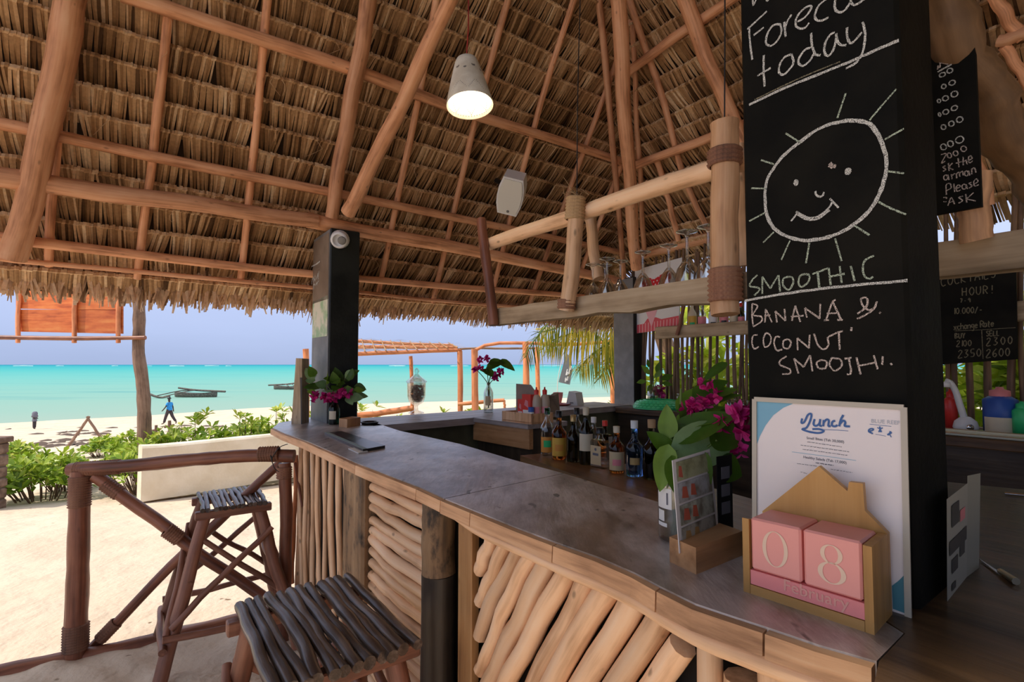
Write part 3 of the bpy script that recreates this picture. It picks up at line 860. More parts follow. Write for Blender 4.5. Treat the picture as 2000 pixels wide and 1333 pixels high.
# long pale rail under the edge
rl = [f3[k] + U * (.012 if k > iF else .03) + Z * (-.053 if k > iF else -.05) for k in range(iF, len(f3))]
mb = MB(); mb.tube(rl, .010, .017, 10, 30, .002, .03); put('rail', mb, M['log'], front)

# seaward counter
SB = [onz(720, 833, CT), onz(1236, 792, CT)]
c0 = onz(736, 832, CT); c1 = onz(1236, 791, CT) - U * .02
sea_top = thing('bar_worktop', 'weathered worktop with grey sheen painted in along the sea side of the bar', 'countertop', (c0.x, c0.y, CT))
M['seatop'] = wood('sea_worktop_wood', (.20, .165, .15), (.34, .29, .28), (.46, .40, .39), .42, .2, .6, .3, None, .1)  # greys raised so the colour itself carries a pale sheen
mid = .62
for k in range(3):
    a = W * (.155 * k + .002); b_ = W * (.155 * (k + 1) - .002)
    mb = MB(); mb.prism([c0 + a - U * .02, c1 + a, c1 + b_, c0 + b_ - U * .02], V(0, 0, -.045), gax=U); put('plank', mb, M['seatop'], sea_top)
mb = MB(); mb.prism([V(p.x, p.y, CT - .045) for p in (c0 + W * .05, c1 + W * .05, c1 + W * .12, c0 + W * .12)], V(0, 0, -CT + .045), gax=U)
o = put('counter_wall', mb, mottled('olive_wall_paint', (.085, .085, .05), (.13, .125, .075), 4, .7, .1), None, None, V(c0.x, c0.y, 0)); tag(o, 'dark painted low wall under the sea side worktop', 'wall', None, 'structure'); del o['category']

# wooden box shelf that juts in from the seaward worktop
bx = thing('wooden_box_shelf', 'chunky pale wooden box shelf jutting inward from the sea side worktop', 'shelf', onz(1031, 830, CT))
q0 = onz(1031, 830, CT); q1 = onz(922, 816, CT); hgt = .15
d = (q1 - q0); dep = U * .32
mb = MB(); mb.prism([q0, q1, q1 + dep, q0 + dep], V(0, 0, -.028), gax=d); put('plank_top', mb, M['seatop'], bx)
mb = MB(); mb.prism([q0 + V(0, 0, -.03) + U * .01, q1 + V(0, 0, -.03) + U * .01, q1 + V(0, 0, -hgt) + U * .01, q0 + V(0, 0, -hgt) + U * .01], U * .03, gax=d); put('front_board', mb, M['blockwood'], bx)
mb = MB(); mb.prism([V(p.x, p.y, CT - .03) for p in (q0 + U * .04 + d * .02, q1 + U * .04 - d * .02, q1 + dep - d * .02, q0 + dep + d * .02)], V(0, 0, -CT + .03)); put('cabinet_body', mb, M['postdark'], bx)

# ledge with bottles behind the bar top
LZ = 1.02
l0 = onz(1016, 890, LZ); l1 = onz(1290, 988, LZ)
ld = (l1 - l0).normalized(); ln_ = ld.cross(Z) * -1
if ln_.dot(U) < 0: ln_ = -ln_
ledge = thing('bottle_ledge', 'low brown wooden ledge behind the bar top carrying bottles', 'shelf', (l0.x, l0.y, 0))
mb = MB(); e1 = l0 + ld * 1.45
mb.prism([l0, e1, e1 + ln_ * .34, l0 + ln_ * .34], V(0, 0, -.03), gax=ld); put('board', mb, wood('ledge_wood', (.10, .045, .018), (.20, .10, .04), (.28, .15, .07), .3, .1, .5), ledge)
mb = MB(); mb.prism([V(p.x, p.y, LZ - .03) for p in (l0 + ln_ * .05 + ld * .02, e1 + ln_ * .05, e1 + ln_ * .30, l0 + ln_ * .30 + ld * .02)], V(0, 0, -LZ + .03)); put('cabinet_body', mb, M['postdark'], ledge)

# floor of the bar: sand kept in by a log
fl = [onz(-340, 1402, 0), onz(0, 1312, 0), onz(250, 1258, 0), onz(460, 1208, 0), onz(600, 1165, 0)]
mb = MB()
back = [V(3.4, 7.0, 0), V(4.5, -3.5, 0), V(-3.5, -3.5, 0)]
grid_v = []; NX, NY = 150, 110
# interior sand with soft dunes, clipped by the log line
n_line = (fl[4] - fl[0]).normalized(); n_out = V(-n_line.y, n_line.x, 0)
for j in range(NY + 1):
    for i in range(NX + 1):
        t = -1.5 + 7.5 * i / NX; w_ = -6.0 * (j / NY) ** 1.5
        p = fl[1] + n_line * t + n_out * w_
        h = .06 * noise.noise(V(p.x * 1.5, p.y * 1.5, 0)) + .040 * noise.noise(V(p.x * 4, p.y * 4, 3)) + .012 * math.sin((p.x * .5 + p.y) * 26 + 4 * noise.noise(V(p.x * 2, p.y * 2, 8)))
        grid_v.append((p.x, p.y, -.004 + h * min(1, -w_ * 2 + .3)))
mb.add(grid_v, [(j * (NX + 1) + i, (j + 1) * (NX + 1) + i, (j + 1) * (NX + 1) + i + 1, j * (NX + 1) + i + 1) for j in range(NY) for i in range(NX)], None, .5, True)
struct('floor', mb, M['sand'], 'sand floor of the bar kept in by a log')
mb = MB(); mb.tube([fl[0] + V(0, 0, -.02), fl[1] + V(0, 0, -.02), fl[2] + V(0, 0, -.02), fl[3] + V(0, 0, -.02), fl[4] + V(0, 0, -.02)], .048, .040, 10, 20, .006, .05)
tag(put('edging_log', mb, M['rail'], None, None, fl[1]), 'long dark log edging the sand floor of the bar', 'log')

# pillars
def box_pillar(name, label, near, w_u, w_w, z0, z1, mu, mw):
    root = thing(name, label, 'pillar', (near.x, near.y, z0))
    mb = MB(); c = near + U * (w_u / 2) + W * (w_w / 2)
    mb.frame(V(c.x, c.y, (z0 + z1) / 2), U * (w_u / 2), W * (w_w / 2), Z * ((z1 - z0) / 2), bev=.006)
    put('shaft', mb, mu, root)
    if mw:
        mb = MB(); mb.prism([V(p.x, p.y, z0 + .01) - U * .0005 for p in (near + W * .006, near + W * (w_w - .006))] + [V(p.x, p.y, z1 - .01) - U * .0005 for p in (near + W * (w_w - .006), near + W * .006)], -U * .004)
        put('side_board', mb, mw, root)
    return root
pilA = box_pillar('pillar', 'dark box pillar with white spotlight at the far end of the bar', PA, .185, .36, 0, 2.33, M['pillar'], M['greyp'])
pilB = box_pillar('pillar', 'grey box pillar where sea worktop meets the fence of sticks', PB, .17, .25, 0, 2.30, M['stickdark'], M['greyp'])
# the big chalkboard pillar
PM = onz(1775, 1205, CT)                       # foot of the menu stand
PP = PM + U * .035
kL = onp(1459, 712, PP, U); kR = onp(1779, 712, PP, U)
kw = (kL - kR).length
pilC = box_pillar('pillar', 'big black box pillar covered in chalk writing and a smiling sun', V(kR.x, kR.y, 0), .165, kw, 0, 2.9, M['black'], None)
def crop(ox, oy, s): return lambda pts: [onp(ox + x / s, oy + y / s, PP, U) for x, y in pts]
CW = .0042
def strokes(root, name, conv, lst, m, w=CW, n=None, **k):
    mb = MB()
    for st in lst: mb.ribbon(conv(st), n or -U, w * (1 if n else .78), **k)
    return put(name, mb, m, root)
def ell(cx, cy, rx, ry, rot=0, n=11): 
    return [(cx + rx * math.cos(a) * math.cos(rot) - ry * math.sin(a) * math.sin(rot), cy + rx * math.cos(a) * math.sin(rot) + ry * math.sin(a) * math.cos(rot)) for a in [2 * PI * i / n for i in range(n + 1)]]
cA = crop(1440, 0, 5.553)
strokes(pilC, 'chalk_lettering', cA, [[(160, -160), (165, -40), (180, 62)], [(180, 60), (260, -120)], [(310, -60), (325, 8), (345, -10)],
    [(130, 290), (140, 450), (165, 650)], [(110, 320), (220, 220), (325, 125)], [(180, 385), (290, 300)],
    [(470, 265), (390, 280), (330, 370), (315, 470), (370, 500), (440, 440), (482, 350), (470, 265)],
    [(512, 240), (518, 320), (528, 400)], [(520, 310), (550, 225), (592, 160)],
    [(655, 240), (735, 190), (803, 95), (785, 65), (715, 105), (650, 185), (635, 270), (680, 312), (740, 300), (782, 250)],
    [(985, -20), (890, 60), (845, 160), (865, 222), (930, 222), (992, 190)],
    [(1230, -60), (1120, -70), (1060, 20), (1070, 110), (1120, 138), (1180, 100), (1240, 10)], [(1235, -50), (1240, 30), (1290, 52), (1385, -10)]], M['chalk'], .0046)
strokes(pilC, 'chalk_lettering', cA, [[(290, 600), (288, 760), (300, 940)], [(220, 825), (290, 785), (365, 740)],
    [(590, 590), (520, 620), (465, 700), (455, 785), (500, 812), (560, 765), (612, 680), (590, 590)],
    [(805, 360), (810, 470), (838, 575), (870, 600), (905, 600)], [(800, 520), (740, 540), (680, 620), (668, 690), (720, 715), (790, 660), (835, 585)],
    [(1060, 350), (1000, 390), (950, 490), (958, 590), (1000, 602), (1050, 530), (1080, 400)], [(1075, 365), (1090, 450), (1125, 492), (1185, 490)],
    [(1195, 300), (1195, 400), (1230, 470), (1290, 430), (1355, 350)], [(1362, 240), (1387, 340), (1382, 480), (1350, 600), (1280, 690), (1180, 745)]], M['chalk'], .0048)
strokes(pilC, 'chalk_line', cA, [[(130, 1140), (500, 965), (850, 822), (1200, 682), (1500, 548), (1755, 440)]], M['chalk'], .0062)
strokes(pilC, 'chalk_line', cA, [[(190, 1085), (560, 905), (820, 790), (1120, 670)]], M['chalkdim'], .003)
cS = crop(1430, 0, 2.381)
strokes(pilC, 'chalk_sun', cS, [[(560, 562), (640, 578), (690, 650), (718, 740), (712, 820), (685, 905), (640, 980), (560, 1050), (470, 1097), (380, 1117), (290, 1112), (210, 1075), (165, 1010), (153, 920), (163, 840), (203, 770), (258, 708), (320, 660), (400, 602), (490, 570), (560, 562)]], M['chalk'], .0075, closed=True)
strokes(pilC, 'chalk_ray', cS, [[(490, 550), (510, 490), (530, 435)], [(640, 560), (690, 500), (765, 415)], [(710, 650), (800, 600)], [(715, 797), (800, 808)], [(680, 940), (740, 970), (810, 998)], [(570, 1050), (640, 1095)], [(480, 1110), (510, 1215)], [(360, 1130), (345, 1225)], [(270, 1120), (230, 1210)], [(195, 1080), (145, 1130)], [(155, 990), (80, 1030)], [(160, 878), (90, 876)], [(195, 765), (135, 745)], [(320, 665), (250, 620)]], M['chalkgreen'], .0036)
strokes(pilC, 'chalk_face', cS, [ell(298, 850, 7, 11), ell(540, 798, 10, 13, .4), [(535, 790), (545, 806)], [(296, 842), (299, 858)], [(388, 890), (395, 910), (412, 916), (424, 908), (428, 893)],
    [(298, 985), (350, 1012), (400, 1008), (450, 968), (468, 935)], [(302, 997), (350, 1022), (400, 1018), (455, 978)], [(275, 1030), (310, 985)], [(455, 925), (495, 968)]], M['chalk'], .0042)
strokes(pilC, 'chalk_patch', cS, [[(455, 760), (468, 772), (484, 774)], [(452, 770), (468, 782)]], M['chalkpink'], .007)
cL = crop(1440, 480, 4.761)
strokes(pilC, 'chalk_lettering', cL, [[(190, 275), (150, 310), (115, 375), (180, 388), (210, 412), (160, 465)], [(235, 450), (235, 290)], [(235, 290), (310, 400)], [(310, 400), (385, 275)], [(385, 275), (400, 430)],
    [(480, 290), (430, 310), (430, 370), (480, 412), (522, 350), (515, 300), (480, 290)], [(640, 265), (590, 280), (570, 340), (600, 385), (660, 340), (672, 280), (640, 265)],
    [(700, 265), (770, 240), (850, 210)], [(750, 250), (765, 390)], [(850, 210), (872, 370)], [(860, 290), (1000, 262)], [(955, 190), (970, 350)], [(1060, 190), (1090, 330)],
    [(1275, 95), (1200, 130), (1170, 190), (1182, 280), (1230, 310), (1265, 290)]], M['chalkgreen'], .0040)
strokes(pilC, 'chalk_line', cL, [[(72, 515), (400, 455), (800, 400), (1200, 360), (1585, 325)]], M['chalk'], .0056)
strokes(pilC, 'chalk_lettering', cL, [[(140, 540), (140, 640), (150, 750)], [(140, 540), (192, 565), (150, 645), (222, 660), (228, 705), (150, 755)],
    [(260, 715), (268, 590)], [(268, 590), (325, 715)], [(262, 655), (310, 645)], [(372, 715), (355, 610)], [(355, 610), (450, 700)], [(450, 700), (440, 590)],
    [(510, 700), (540, 560)], [(540, 560), (590, 710)], [(500, 662), (620, 650)], [(650, 670), (630, 580)], [(630, 580), (770, 680)], [(770, 680), (775, 540)],
    [(828, 690), (888, 520)], [(888, 520), (968, 690)], [(835, 632), (950, 625)], [(808, 695), (855, 692)], [(932, 692), (985, 692)], [(888, 520), (918, 505)],
    [(1120, 635), (1208, 560), (1202, 485), (1152, 500), (1170, 560), (1228, 600), (1282, 580)], [(1115, 682), (1200, 642), (1270, 590), (1302, 520)], [(1322, 622), (1335, 630)]], M['chalkpink'], .0036)
strokes(pilC, 'chalk_lettering', cL, [[(190, 830), (150, 840), (140, 900), (160, 960), (202, 940)], [(270, 810), (245, 870), (260, 945), (310, 910), (312, 840), (270, 810)], [(400, 850), (360, 850), (345, 910), (370, 975), (422, 965)],
    [(470, 870), (430, 890), (435, 950), (480, 955), (502, 900), (470, 870)], [(565, 975), (560, 860)], [(560, 860), (670, 955)], [(670, 955), (675, 830)],
    [(715, 820), (750, 920), (800, 965), (850, 930), (840, 850)], [(850, 850), (920, 815), (985, 795)], [(945, 815), (955, 970)], [(1065, 760), (1060, 795)]], M['chalkpink'], .0036)
strokes(pilC, 'chalk_lettering', cL, [[(462, 1030), (400, 1070), (402, 1112), (490, 1150), (490, 1190), (420, 1195)], [(570, 1190), (530, 1050)], [(530, 1050), (620, 1130)], [(620, 1130), (680, 1020)], [(680, 1020), (702, 1170)],
    [(780, 1065), (740, 1090), (760, 1140), (820, 1140), (832, 1080), (780, 1065)], [(880, 1045), (860, 1110), (910, 1165), (970, 1120), (962, 1060), (880, 1045)],
    [(1000, 1052), (1065, 1042)], [(1040, 1050), (1060, 1180), (1022, 1200)], [(1110, 1040), (1150, 1200)], [(1130, 1120), (1280, 1090)], [(1270, 1020), (1310, 1150)], [(1355, 1030), (1350, 1110)], [(1425, 1095), (1442, 1112)]], M['chalkpink'], .0036)

# writing and poster on the taupe upper half of the far pillar's side
zt_, zb_ = onp(622, 445, PA, U).z, onp(620, 592, PA, U).z
fA = lambda pts: [onp(x, y, PA - U * .005, U) for x, y in pts]
mb = MB(); a, b_ = PA + W * .012 - U * .0046, PA + W * .348 - U * .0046
mb.prism([V(a.x, a.y, zb_), V(b_.x, b_.y, zb_), V(b_.x, b_.y, 2.3), V(a.x, a.y, 2.3)], -U * .003); brd = put('upper_board', mb, M['taupe'], pilA)
fA = lambda pts: [onp(x, y, PA - U * .0078, U) for x, y in pts]
strokes(pilA, 'chalk_lettering', fA, [[(609, 521), (617, 517), (625, 511)], [(609, 556), (610, 547), (613, 541)], [(613, 552), (613, 544), (616, 549)], [(616, 548), (616, 538)], [(618, 546), (621, 536)], [(621, 534), (622, 546)], [(622, 541), (623, 530)], [(613, 566), (613, 556), (616, 558)], [(617, 556), (620, 552), (619, 558)], [(621, 552), (623, 548)]], M['chalk'], .012)
mb = MB(); z1_, z0_ = onp(622, 584, PA, U).z, onp(618, 660, PA, U).z
a, b_ = PA + W * .02 - U * .0046, PA + W * .34 - U * .0046
mb.prism([V(a.x, a.y, z0_), V(b_.x, b_.y, z0_), V(b_.x, b_.y, z1_ - .01), V(a.x, a.y, z1_)], -U * .003)
put('poster', mb, mottled('green_poster', (.34, .52, .30), (.74, .72, .58), 9, .6, .02, None, .4, .42, .56), pilA)
# spotlight at the top of the pillar
sp = onp(665, 467, PA - W * .0, W)
spot = thing('spotlight', 'round white ceiling spotlight fixed to the dark pillar', 'lamp', sp)
ax = (V(.10, -.80, -.35)).normalized()
mb = MB(); mb.lathe([(.03, -.02), (.052, 0), (.058, .015), (.050, .028), (.054, .034), (.052, .046), (.040, .056), (.036, .054), (.034, .040), (.0, .040)], sp, 20, ax); put('housing', mb, M['white'], spot)
mb = MB(); mb.lathe([(.0, .046), (.022, .046), (.026, .060), (.020, .064), (.0, .060)], sp + V(.02, 0, .0) , 16, ax); put('socket', mb, M['socket'], spot)
# ---------------------------------------------------------------- railing
def rope_wrap(root, a, b, r, name='lashing', m='rope', turns=None):
    a, b = Vector(a), Vector(b); n = turns or max(3, int((b - a).length / .012))
    mb = MB(); ax = (b - a).normalized(); prof = []
    L = (b - a).length
    prof.append((r * .9, 0))
    for i in range(n):
        h0 = L * i / n; prof += [(r * .97, h0 + .0005), (r * 1.10, h0 + L / n * .5), (r * .97, h0 + L / n - .0005)]
    prof.append((r * .9, L))
    mb.lathe(prof, a, 12, ax); return put(name, mb, M[m], root)
pb = onz(147, 1282, 0); pt = V(pb.x + .01, pb.y + .02, 0) + Z * .96
rail = thing('railing', 'dark reddish pole railing with crossed braces beside the sand', 'railing', pb)
y0 = pb.y
mb = MB(); mb.tube([pb + V(0, 0, -.05), pb.lerp(aty(157, 920, y0 + .02), .5), aty(157, 920, y0 + .02)], .050, .044, 12, 14, .002, .04); put('post', mb, M['rail'], rail)
ta = aty(140, 918, y0 + .02)
e2 = onf(572, 893, -.06)
mb = MB(); mb.tube([ta + V(-.01, 0, 0), aty(300, 905, ta.y * .75 + e2.y * .25), aty(450, 892, ta.y * .35 + e2.y * .65), e2 + V(0, .02, 0)], .034, .034, 12, 18, .007, .05); put('top_rail', mb, M['rail'], rail)
pr = aty(553, 1145, e2.y + .02); pr0 = V(pr.x, pr.y, 0)
mb = MB(); mb.tube([V(pr.x, pr.y, -.03), pr + V(.004, 0, .2), aty(556, 905, e2.y + .02)], .034, .032, 12, 14, .006, .04); put('post', mb, M['rail'], rail)
mb = MB(); mb.tube([aty(185, 930, y0 + .04), aty(360, 1060, (y0 + pr.y) / 2), aty(530, 1175, pr.y)], .032, .028, 10, 14, .008, .04); put('brace', mb, M['rail'], rail)
mb = MB(); mb.tube([aty(172, 1274, y0 + .08), aty(340, 1100, (y0 + pr.y) / 2 + .06), aty(548, 905, pr.y + .06)], .027, .025, 10, 14, .008, .04); put('brace', mb, M['rail'], rail)
pq_ = aty(157, 920, y0 + .02)
rope_wrap(rail, pb.lerp(pq_, .97), pb.lerp(pq_, .80), .0475)
rope_wrap(rail, pb.lerp(pq_, .17), pb.lerp(pq_, .03), .0525)
rope_wrap(rail, ta + V(.02, 0, 0), aty(235, 912, ta.y * .86 + e2.y * .14), .037)
rope_wrap(rail, aty(205, 945, y0 + .05), aty(235, 966, y0 + .06), .036)
rope_wrap(rail, aty(325, 1035, (y0 + pr.y) / 2 - .05), aty(352, 1054, (y0 + pr.y) / 2 - .02), .036)
rope_wrap(rail, aty(195, 1250, y0 + .08), aty(228, 1216, y0 + .10), .031)
rope_wrap(rail, aty(505, 888, ta.y * .2 + e2.y * .8), aty(545, 886, ta.y * .05 + e2.y * .95), .038)
rope_wrap(rail, aty(555, 912, pr.y), aty(555, 935, pr.y), .038)
# loose end of a lashing and the thin stick beside the counter
mb = MB(); mb.tube([aty(530, 897, e2.y - .05), aty(545, 875, e2.y - .05), aty(562, 868, e2.y - .03)], .003, .002, 5, 8); mb.tube([aty(528, 890, e2.y - .05), aty(536, 915, e2.y - .05), aty(545, 922, e2.y - .05)], .003, .002, 5, 8)
put('wire_tie', mb, M['blackpl'], rail)
mb = MB(); mb.tube([onf(578, 890, .03), onf(574, 1000, .03) , onf(570, 1140, .03)], .014, .016, 8, 10, .006, .05); put('stick', mb, M['orange'], front)
mb = MB(); mb.tube([onf(576, 905, -.02), onf(590, 990, -.02)], .008, .006, 7, 6, .002, .05); put('stick', mb, M['rail'], front)

# ---------------------------------------------------------------- stools
def stool(name, label, n, wid, dep, H, seed, rr, bxk=.72):
    q = random.Random(seed)
    t = thing(name, label, 'bar stool', (0, 0, 0))
    for k in range(n):
        x = -wid / 2 + wid * (k + .5) / n
        mb = MB(); r = rr * q.uniform(.88, 1.08)
        mb.tube([V(x + q.uniform(-.006, .006), -dep / 2 - q.uniform(0, .02), H - r), V(x + q.uniform(-.008, .008), 0, H - r + q.uniform(0, .006)), V(x + q.uniform(-.006, .006), dep / 2 + q.uniform(0, .02), H - r)], r, r * q.uniform(.85, 1.1), 9, 14, .0035, .06, q.random())
        put('slat', mb, M['slat'], t)
    zs = H - 2 * rr - .02
    for y in (-dep * .40, dep * .40):
        mb = MB(); mb.frame((0, y, zs), (wid / 2 + .02, 0, 0), (0, .02, 0), (0, 0, .02), longaxis=0, bev=.004); put('seat_bar', mb, M['stoolleg'], t)
    tx, ty, bx_, by_ = wid * .40, dep * .33, wid * bxk, dep * .66
    leg = lambda sx, sy, z: V(sx * (bx_ + (tx - bx_) * z / zs), sy * (by_ + (ty - by_) * z / zs), z)
    for sx in (-1, 1):
        for sy in (-1, 1):
            mb = MB(); mb.tube([leg(sx, sy, zs + .015), leg(sx, sy, zs / 2) + V(q.uniform(-.008, .008), q.uniform(-.008, .008), 0), leg(sx, sy, 0)], .029, .033, 10, 12, .006, .05, q.random()); put('leg', mb, M['stoolleg'], t)
    def bar(a, b, r, name='rung', ext=.05, off=V(0, 0, 0)):
        a, b = a + off, b + off; d = (b - a).normalized() * ext
        mb = MB(); mb.tube([a - d, (a + b) / 2, b + d], r, r * .85, 9, 10, .006, .05, q.random()); put(name, mb, M['stoolleg'], t)
    for sy in (-1, 1):
        o = V(0, sy * .03, 0)
        bar(leg(-1, sy, .20), leg(1, sy, .20 + .02 * sy), .017, 'rung', .04, o)
        bar(leg(-1, sy, .26), leg(1, sy, .60), .017, 'brace', .03, o)
        bar(leg(1, sy, .28), leg(-1, sy, .62), .015, 'brace', .02, o * .2)
    for sx in (-1, 1):
        o = V(sx * .03, 0, 0)
        bar(leg(sx, -1, .16), leg(sx, 1, .14), .018, 'rung', .06, o)
        bar(leg(sx, -1, .24), leg(sx, 1, .58), .016, 'brace', .04, o)
        bar(leg(sx, 1, .44), leg(sx, -1, .42), .015, 'rung', .03, -o * .3)
    return t
sx0 = onz(690, 1133, .75); sx1 = onz(822, 1262, .75); sx2 = onz(452, 1188, .75)
ax_ = (sx0 - sx2); wid = ax_.length; ay_ = (sx1 - sx0); dep = ay_.length
rotz = math.atan2(ax_.y, ax_.x)
st1 = stool('bar_stool', 'bar stool with dark slatted seat, standing against the bar front logs', 12, wid, dep, .77, 5, wid / 23)
cen = sx2 + ax_ / 2 + ay_ / 2
st1.location = (cen.x, cen.y, 0); st1.rotation_euler = (0, 0, math.atan2(-ay_.y, -ay_.x) - PI / 2)
q0_, q1_, q2_ = onz(384, 963, .75), onz(494, 948, .75), onz(397, 1012, .75)
ax2 = q1_ - q0_; ay2 = q0_ - q2_
st2 = stool('bar_stool', 'bar stool with dark slatted seat, standing beside the pole railing', 12, ax2.length * 1.05, min(.40, ay2.length), .77, 9, ax2.length / 25, .98)
c2 = q2_ + ax2 / 2 + ay2 / 2
st2.location = (c2.x, c2.y, 0); st2.rotation_euler = (0, 0, math.atan2(ay2.y, ay2.x) - PI / 2)

# ---------------------------------------------------------------- glass rack over the bar
RP = V(.62, 1.5, 0)
def onr(u, v, inn=0.0): return onp(u, v, RP + U * inn, U)
def rW(p): return (p - RP).dot(-W)
rack = thing('glass_rack', 'hanging rack of pale poles and weathered planks for glasses over the bar', 'rack', V(*onr(970, 620).xy, 1.7))
ra, rb = onr(967, 620), onr(2060, 480)
zt0, zb0 = onr(1400, 541).z, onr(1400, 590).z
qa, qb = V(ra.x, ra.y, 0), V(rb.x, rb.y, 0)
dr = (qb - qa).normalized(); Lr = (qb - qa).length
mb = MB()
n = 24; vs = []; fs = []; gs = []
for i in range(n + 1):
    p = qa + dr * (Lr * i / n); w1 = .006 * noise.noise(V(i * .6, 1, 0)); w2 = .012 * noise.noise(V(i * .5, 7, 0))
    for (u_, z_) in ((-.018, zt0 + w1), (-.022, zb0 + w2), (.022, zb0 + w2 - .002), (.022, zt0 + w1)):
        vs.append(V(p.x, p.y, z_) + U * u_); gs.append(V(u_, z_, Lr * i / n))
for i in range(n):
    for k in range(4): fs.append((4 * i + k, 4 * i + (k + 1) % 4, 4 * i + 4 + (k + 1) % 4, 4 * i + 4 + k))
fs += [(3, 2, 1, 0), (4 * n, 4 * n + 1, 4 * n + 2, 4 * n + 3)]
mb.add(vs, fs, gs); put('front_plank', mb, M['plank'], rack)
SHZ = zb0 + .052
for k, w_ in enumerate((.028, .118)):
    Ls_ = (V(*onr(1530, 600).xy, 0) - qa).length; c = qa + dr * (Ls_ / 2 + .04) + U * (w_ + .044); mb = MB(); mb.frame(V(c.x, c.y, SHZ - .012), dr * (Ls_ / 2 - .05), U * .0435, Z * .012, longaxis=0, bev=.002); put('shelf_plank', mb, M['plank'], rack)
def rp(pts, r, name='upright', inn=0, m='log', r1=None): 
    mb = MB(); mb.tube([onr(u, v, inn) for u, v in pts], r, r1 or r, 12, 16, .004, .035); return put(name, mb, M[m], rack)
rp(((940, 428), (951, 520), (964, 636)), .024, inn=-.045, m='rail')
rp(((1127, 385), (1120, 480), (1106, 607)), .030, inn=-.055)
rp(((1415, 240), (1415, 420), (1417, 615)), .038, inn=-.062, m='trimwood')
rp(((1153, 428), (1160, 480), (1170, 545)), .024, inn=.19)
rp(((1440, 285), (1447, 420), (1452, 520)), .026, inn=.20)
rp(((1908, 340), (1908, 470)), .024, inn=-.045, m='trimwood', r1=.026)
mb = MB(); mb.tube([onr(u, v, 0) for u, v in ((945, 481), (1110, 426), (1130, 418), (1290, 364), (1450, 310), (1900, 155))], .030, .032, 12, 30, .004, .03); put('top_rail', mb, M['log'], rack)
for s_, e_ in (((1125, 385), (1122, 430)),): rope_wrap(rack, onr(*s_, -.055), onr(*e_, -.055), .036, 'lashing', 'twine')
rope_wrap(rack, onr(1415, 292, -.062), onr(1415, 325, -.062), .044, 'lashing', 'rope')
rope_wrap(rack, onr(1416, 525, -.062), onr(1417, 590, -.062), .044, 'lashing', 'rope')
rope_wrap(rack, onr(1107, 585, -.055), onr(1106, 604, -.055), .034, 'lashing', 'rope')
mb = MB()
for k in range(16):
    a = onr(1125 + rnd.uniform(-8, 8), 385 + rnd.uniform(-5, 18), -.055); mb.tube([a, a + V(rnd.uniform(-.03, .03), rnd.uniform(-.03, .03), rnd.uniform(.0, .05)), a + V(rnd.uniform(-.05, .05), rnd.uniform(-.05, .05), rnd.uniform(-.02, .09))], .002, .001, 4, 4)
put('rope_end', mb, M['twine'], rack)
mb = MB(); t0 = onr(1127, 385, -.055); mb.tube([t0, t0 + V(.01, .02, .5), t0 + V(.06, .12, 1.6)], .002, .002, 6, 8); put('hanging_wire', mb, M['blackpl'], rack)
mb = MB(); t0 = onr(1415, 240, -.062); mb.tube([t0, t0 + V(.02, .02, .6), t0 + V(.04, .05, 1.9)], .002, .002, 6, 8); put('hanging_wire', mb, M['blackpl'], rack)
# wine glasses, upside down on the rack shelf
def wine_glass(r, h):
    t = thing('wine_glass', 'x', 'glass')
    mb = MB()
    mb.lathe([(0, h), (r * .82, h - .001), (r * .80, h - .004), (.006, h - .010), (.0045, h - .02), (.0045, h * .55), (.010, h * .52), (r * .75, h * .38), (r * .98, h * .20), (r, h * .12), (r * .88, 0), (r * .86, .0), (r * .97, h * .13), (r * .95, h * .20), (r * .72, h * .37), (0, h * .50)], (0, 0, 0), 20)
    put('bowl', mb, M['g_wine'], t); return t
g0 = wine_glass(.036, .17)
gl_spots = [(1158, .10, 'first wine glass from the free end of the hanging rack'), (1182, .15, 'second wine glass from the free end of the hanging rack'), (1186, .06, 'wine glass standing in front of others near the rack end'), (1212, .14, 'upturned wine glass on the rack in front of the grey pillar'),
            (1256, .08, 'upturned wine glass before the white corner of the red checked poster'), (1307, .07, 'upturned wine glass before the red checked heart of the poster'), (1343, .06, 'upturned wide wine glass next to the poster edge'), (1385, .06, 'upturned wide wine glass beside the thick lashed upright of the rack')]
for i, (u, inn, lab) in enumerate(gl_spots):
    p = onr(u, 560, inn); g = g0 if i == 0 else copy_tree(g0)
    big = 1.18 if i >= 6 else 1.0
    g.location = (p.x, p.y, SHZ); g.scale = (big, big, big); g['label'] = lab; g['group'] = 'upturned wine glasses on the rack'

# ---------------------------------------------------------------- lamp, loudspeaker
lc = aty(918, 207, 2.35)
lamp = thing('pendant_lamp', 'white perforated cone pendant lamp hanging on a red cord', 'lamp', lc)
axl = (aty(910, 105, 2.38) - lc).normalized(); H_ = .245
mb = MB(); mb.lathe([(.110, 0), (.111, .004), (.098, .06), (.076, .15), (.058, .215), (.050, .235), (.034, .245), (.0, .246), (.0, .242), (.032, .240), (.048, .230), (.073, .15), (.095, .06), (.108, .002), (.110, 0)], lc, 40, axl); put('shade', mb, mottled('lamp_shade', (.66, .60, .48), (.80, .76, .64), 9, .7, .1), lamp)
mb = MB(); ex = axl.orthogonal().normalized(); ey = axl.cross(ex)
def hole(an, h, s, inside=False):
    # radius of the shade at height h
    pts = [(0, .110), (.06, .097), (.15, .075), (.215, .057)]
    for (h0, r0), (h1, r1) in zip(pts, pts[1:]):
        if h0 <= h <= h1: r = r0 + (r1 - r0) * (h - h0) / (h1 - h0); break
    r = r - .0035 if inside else r + .0012
    rad = ex * math.cos(an) + ey * math.sin(an); c = lc + rad * r + axl * h; tg = axl.cross(rad); up = (axl - rad * .36).normalized()
    k = 6; mb.add([c + tg * s * math.cos(2 * PI * i / k) + up * s * math.sin(2 * PI * i / k) for i in range(k)], [tuple(range(k))])
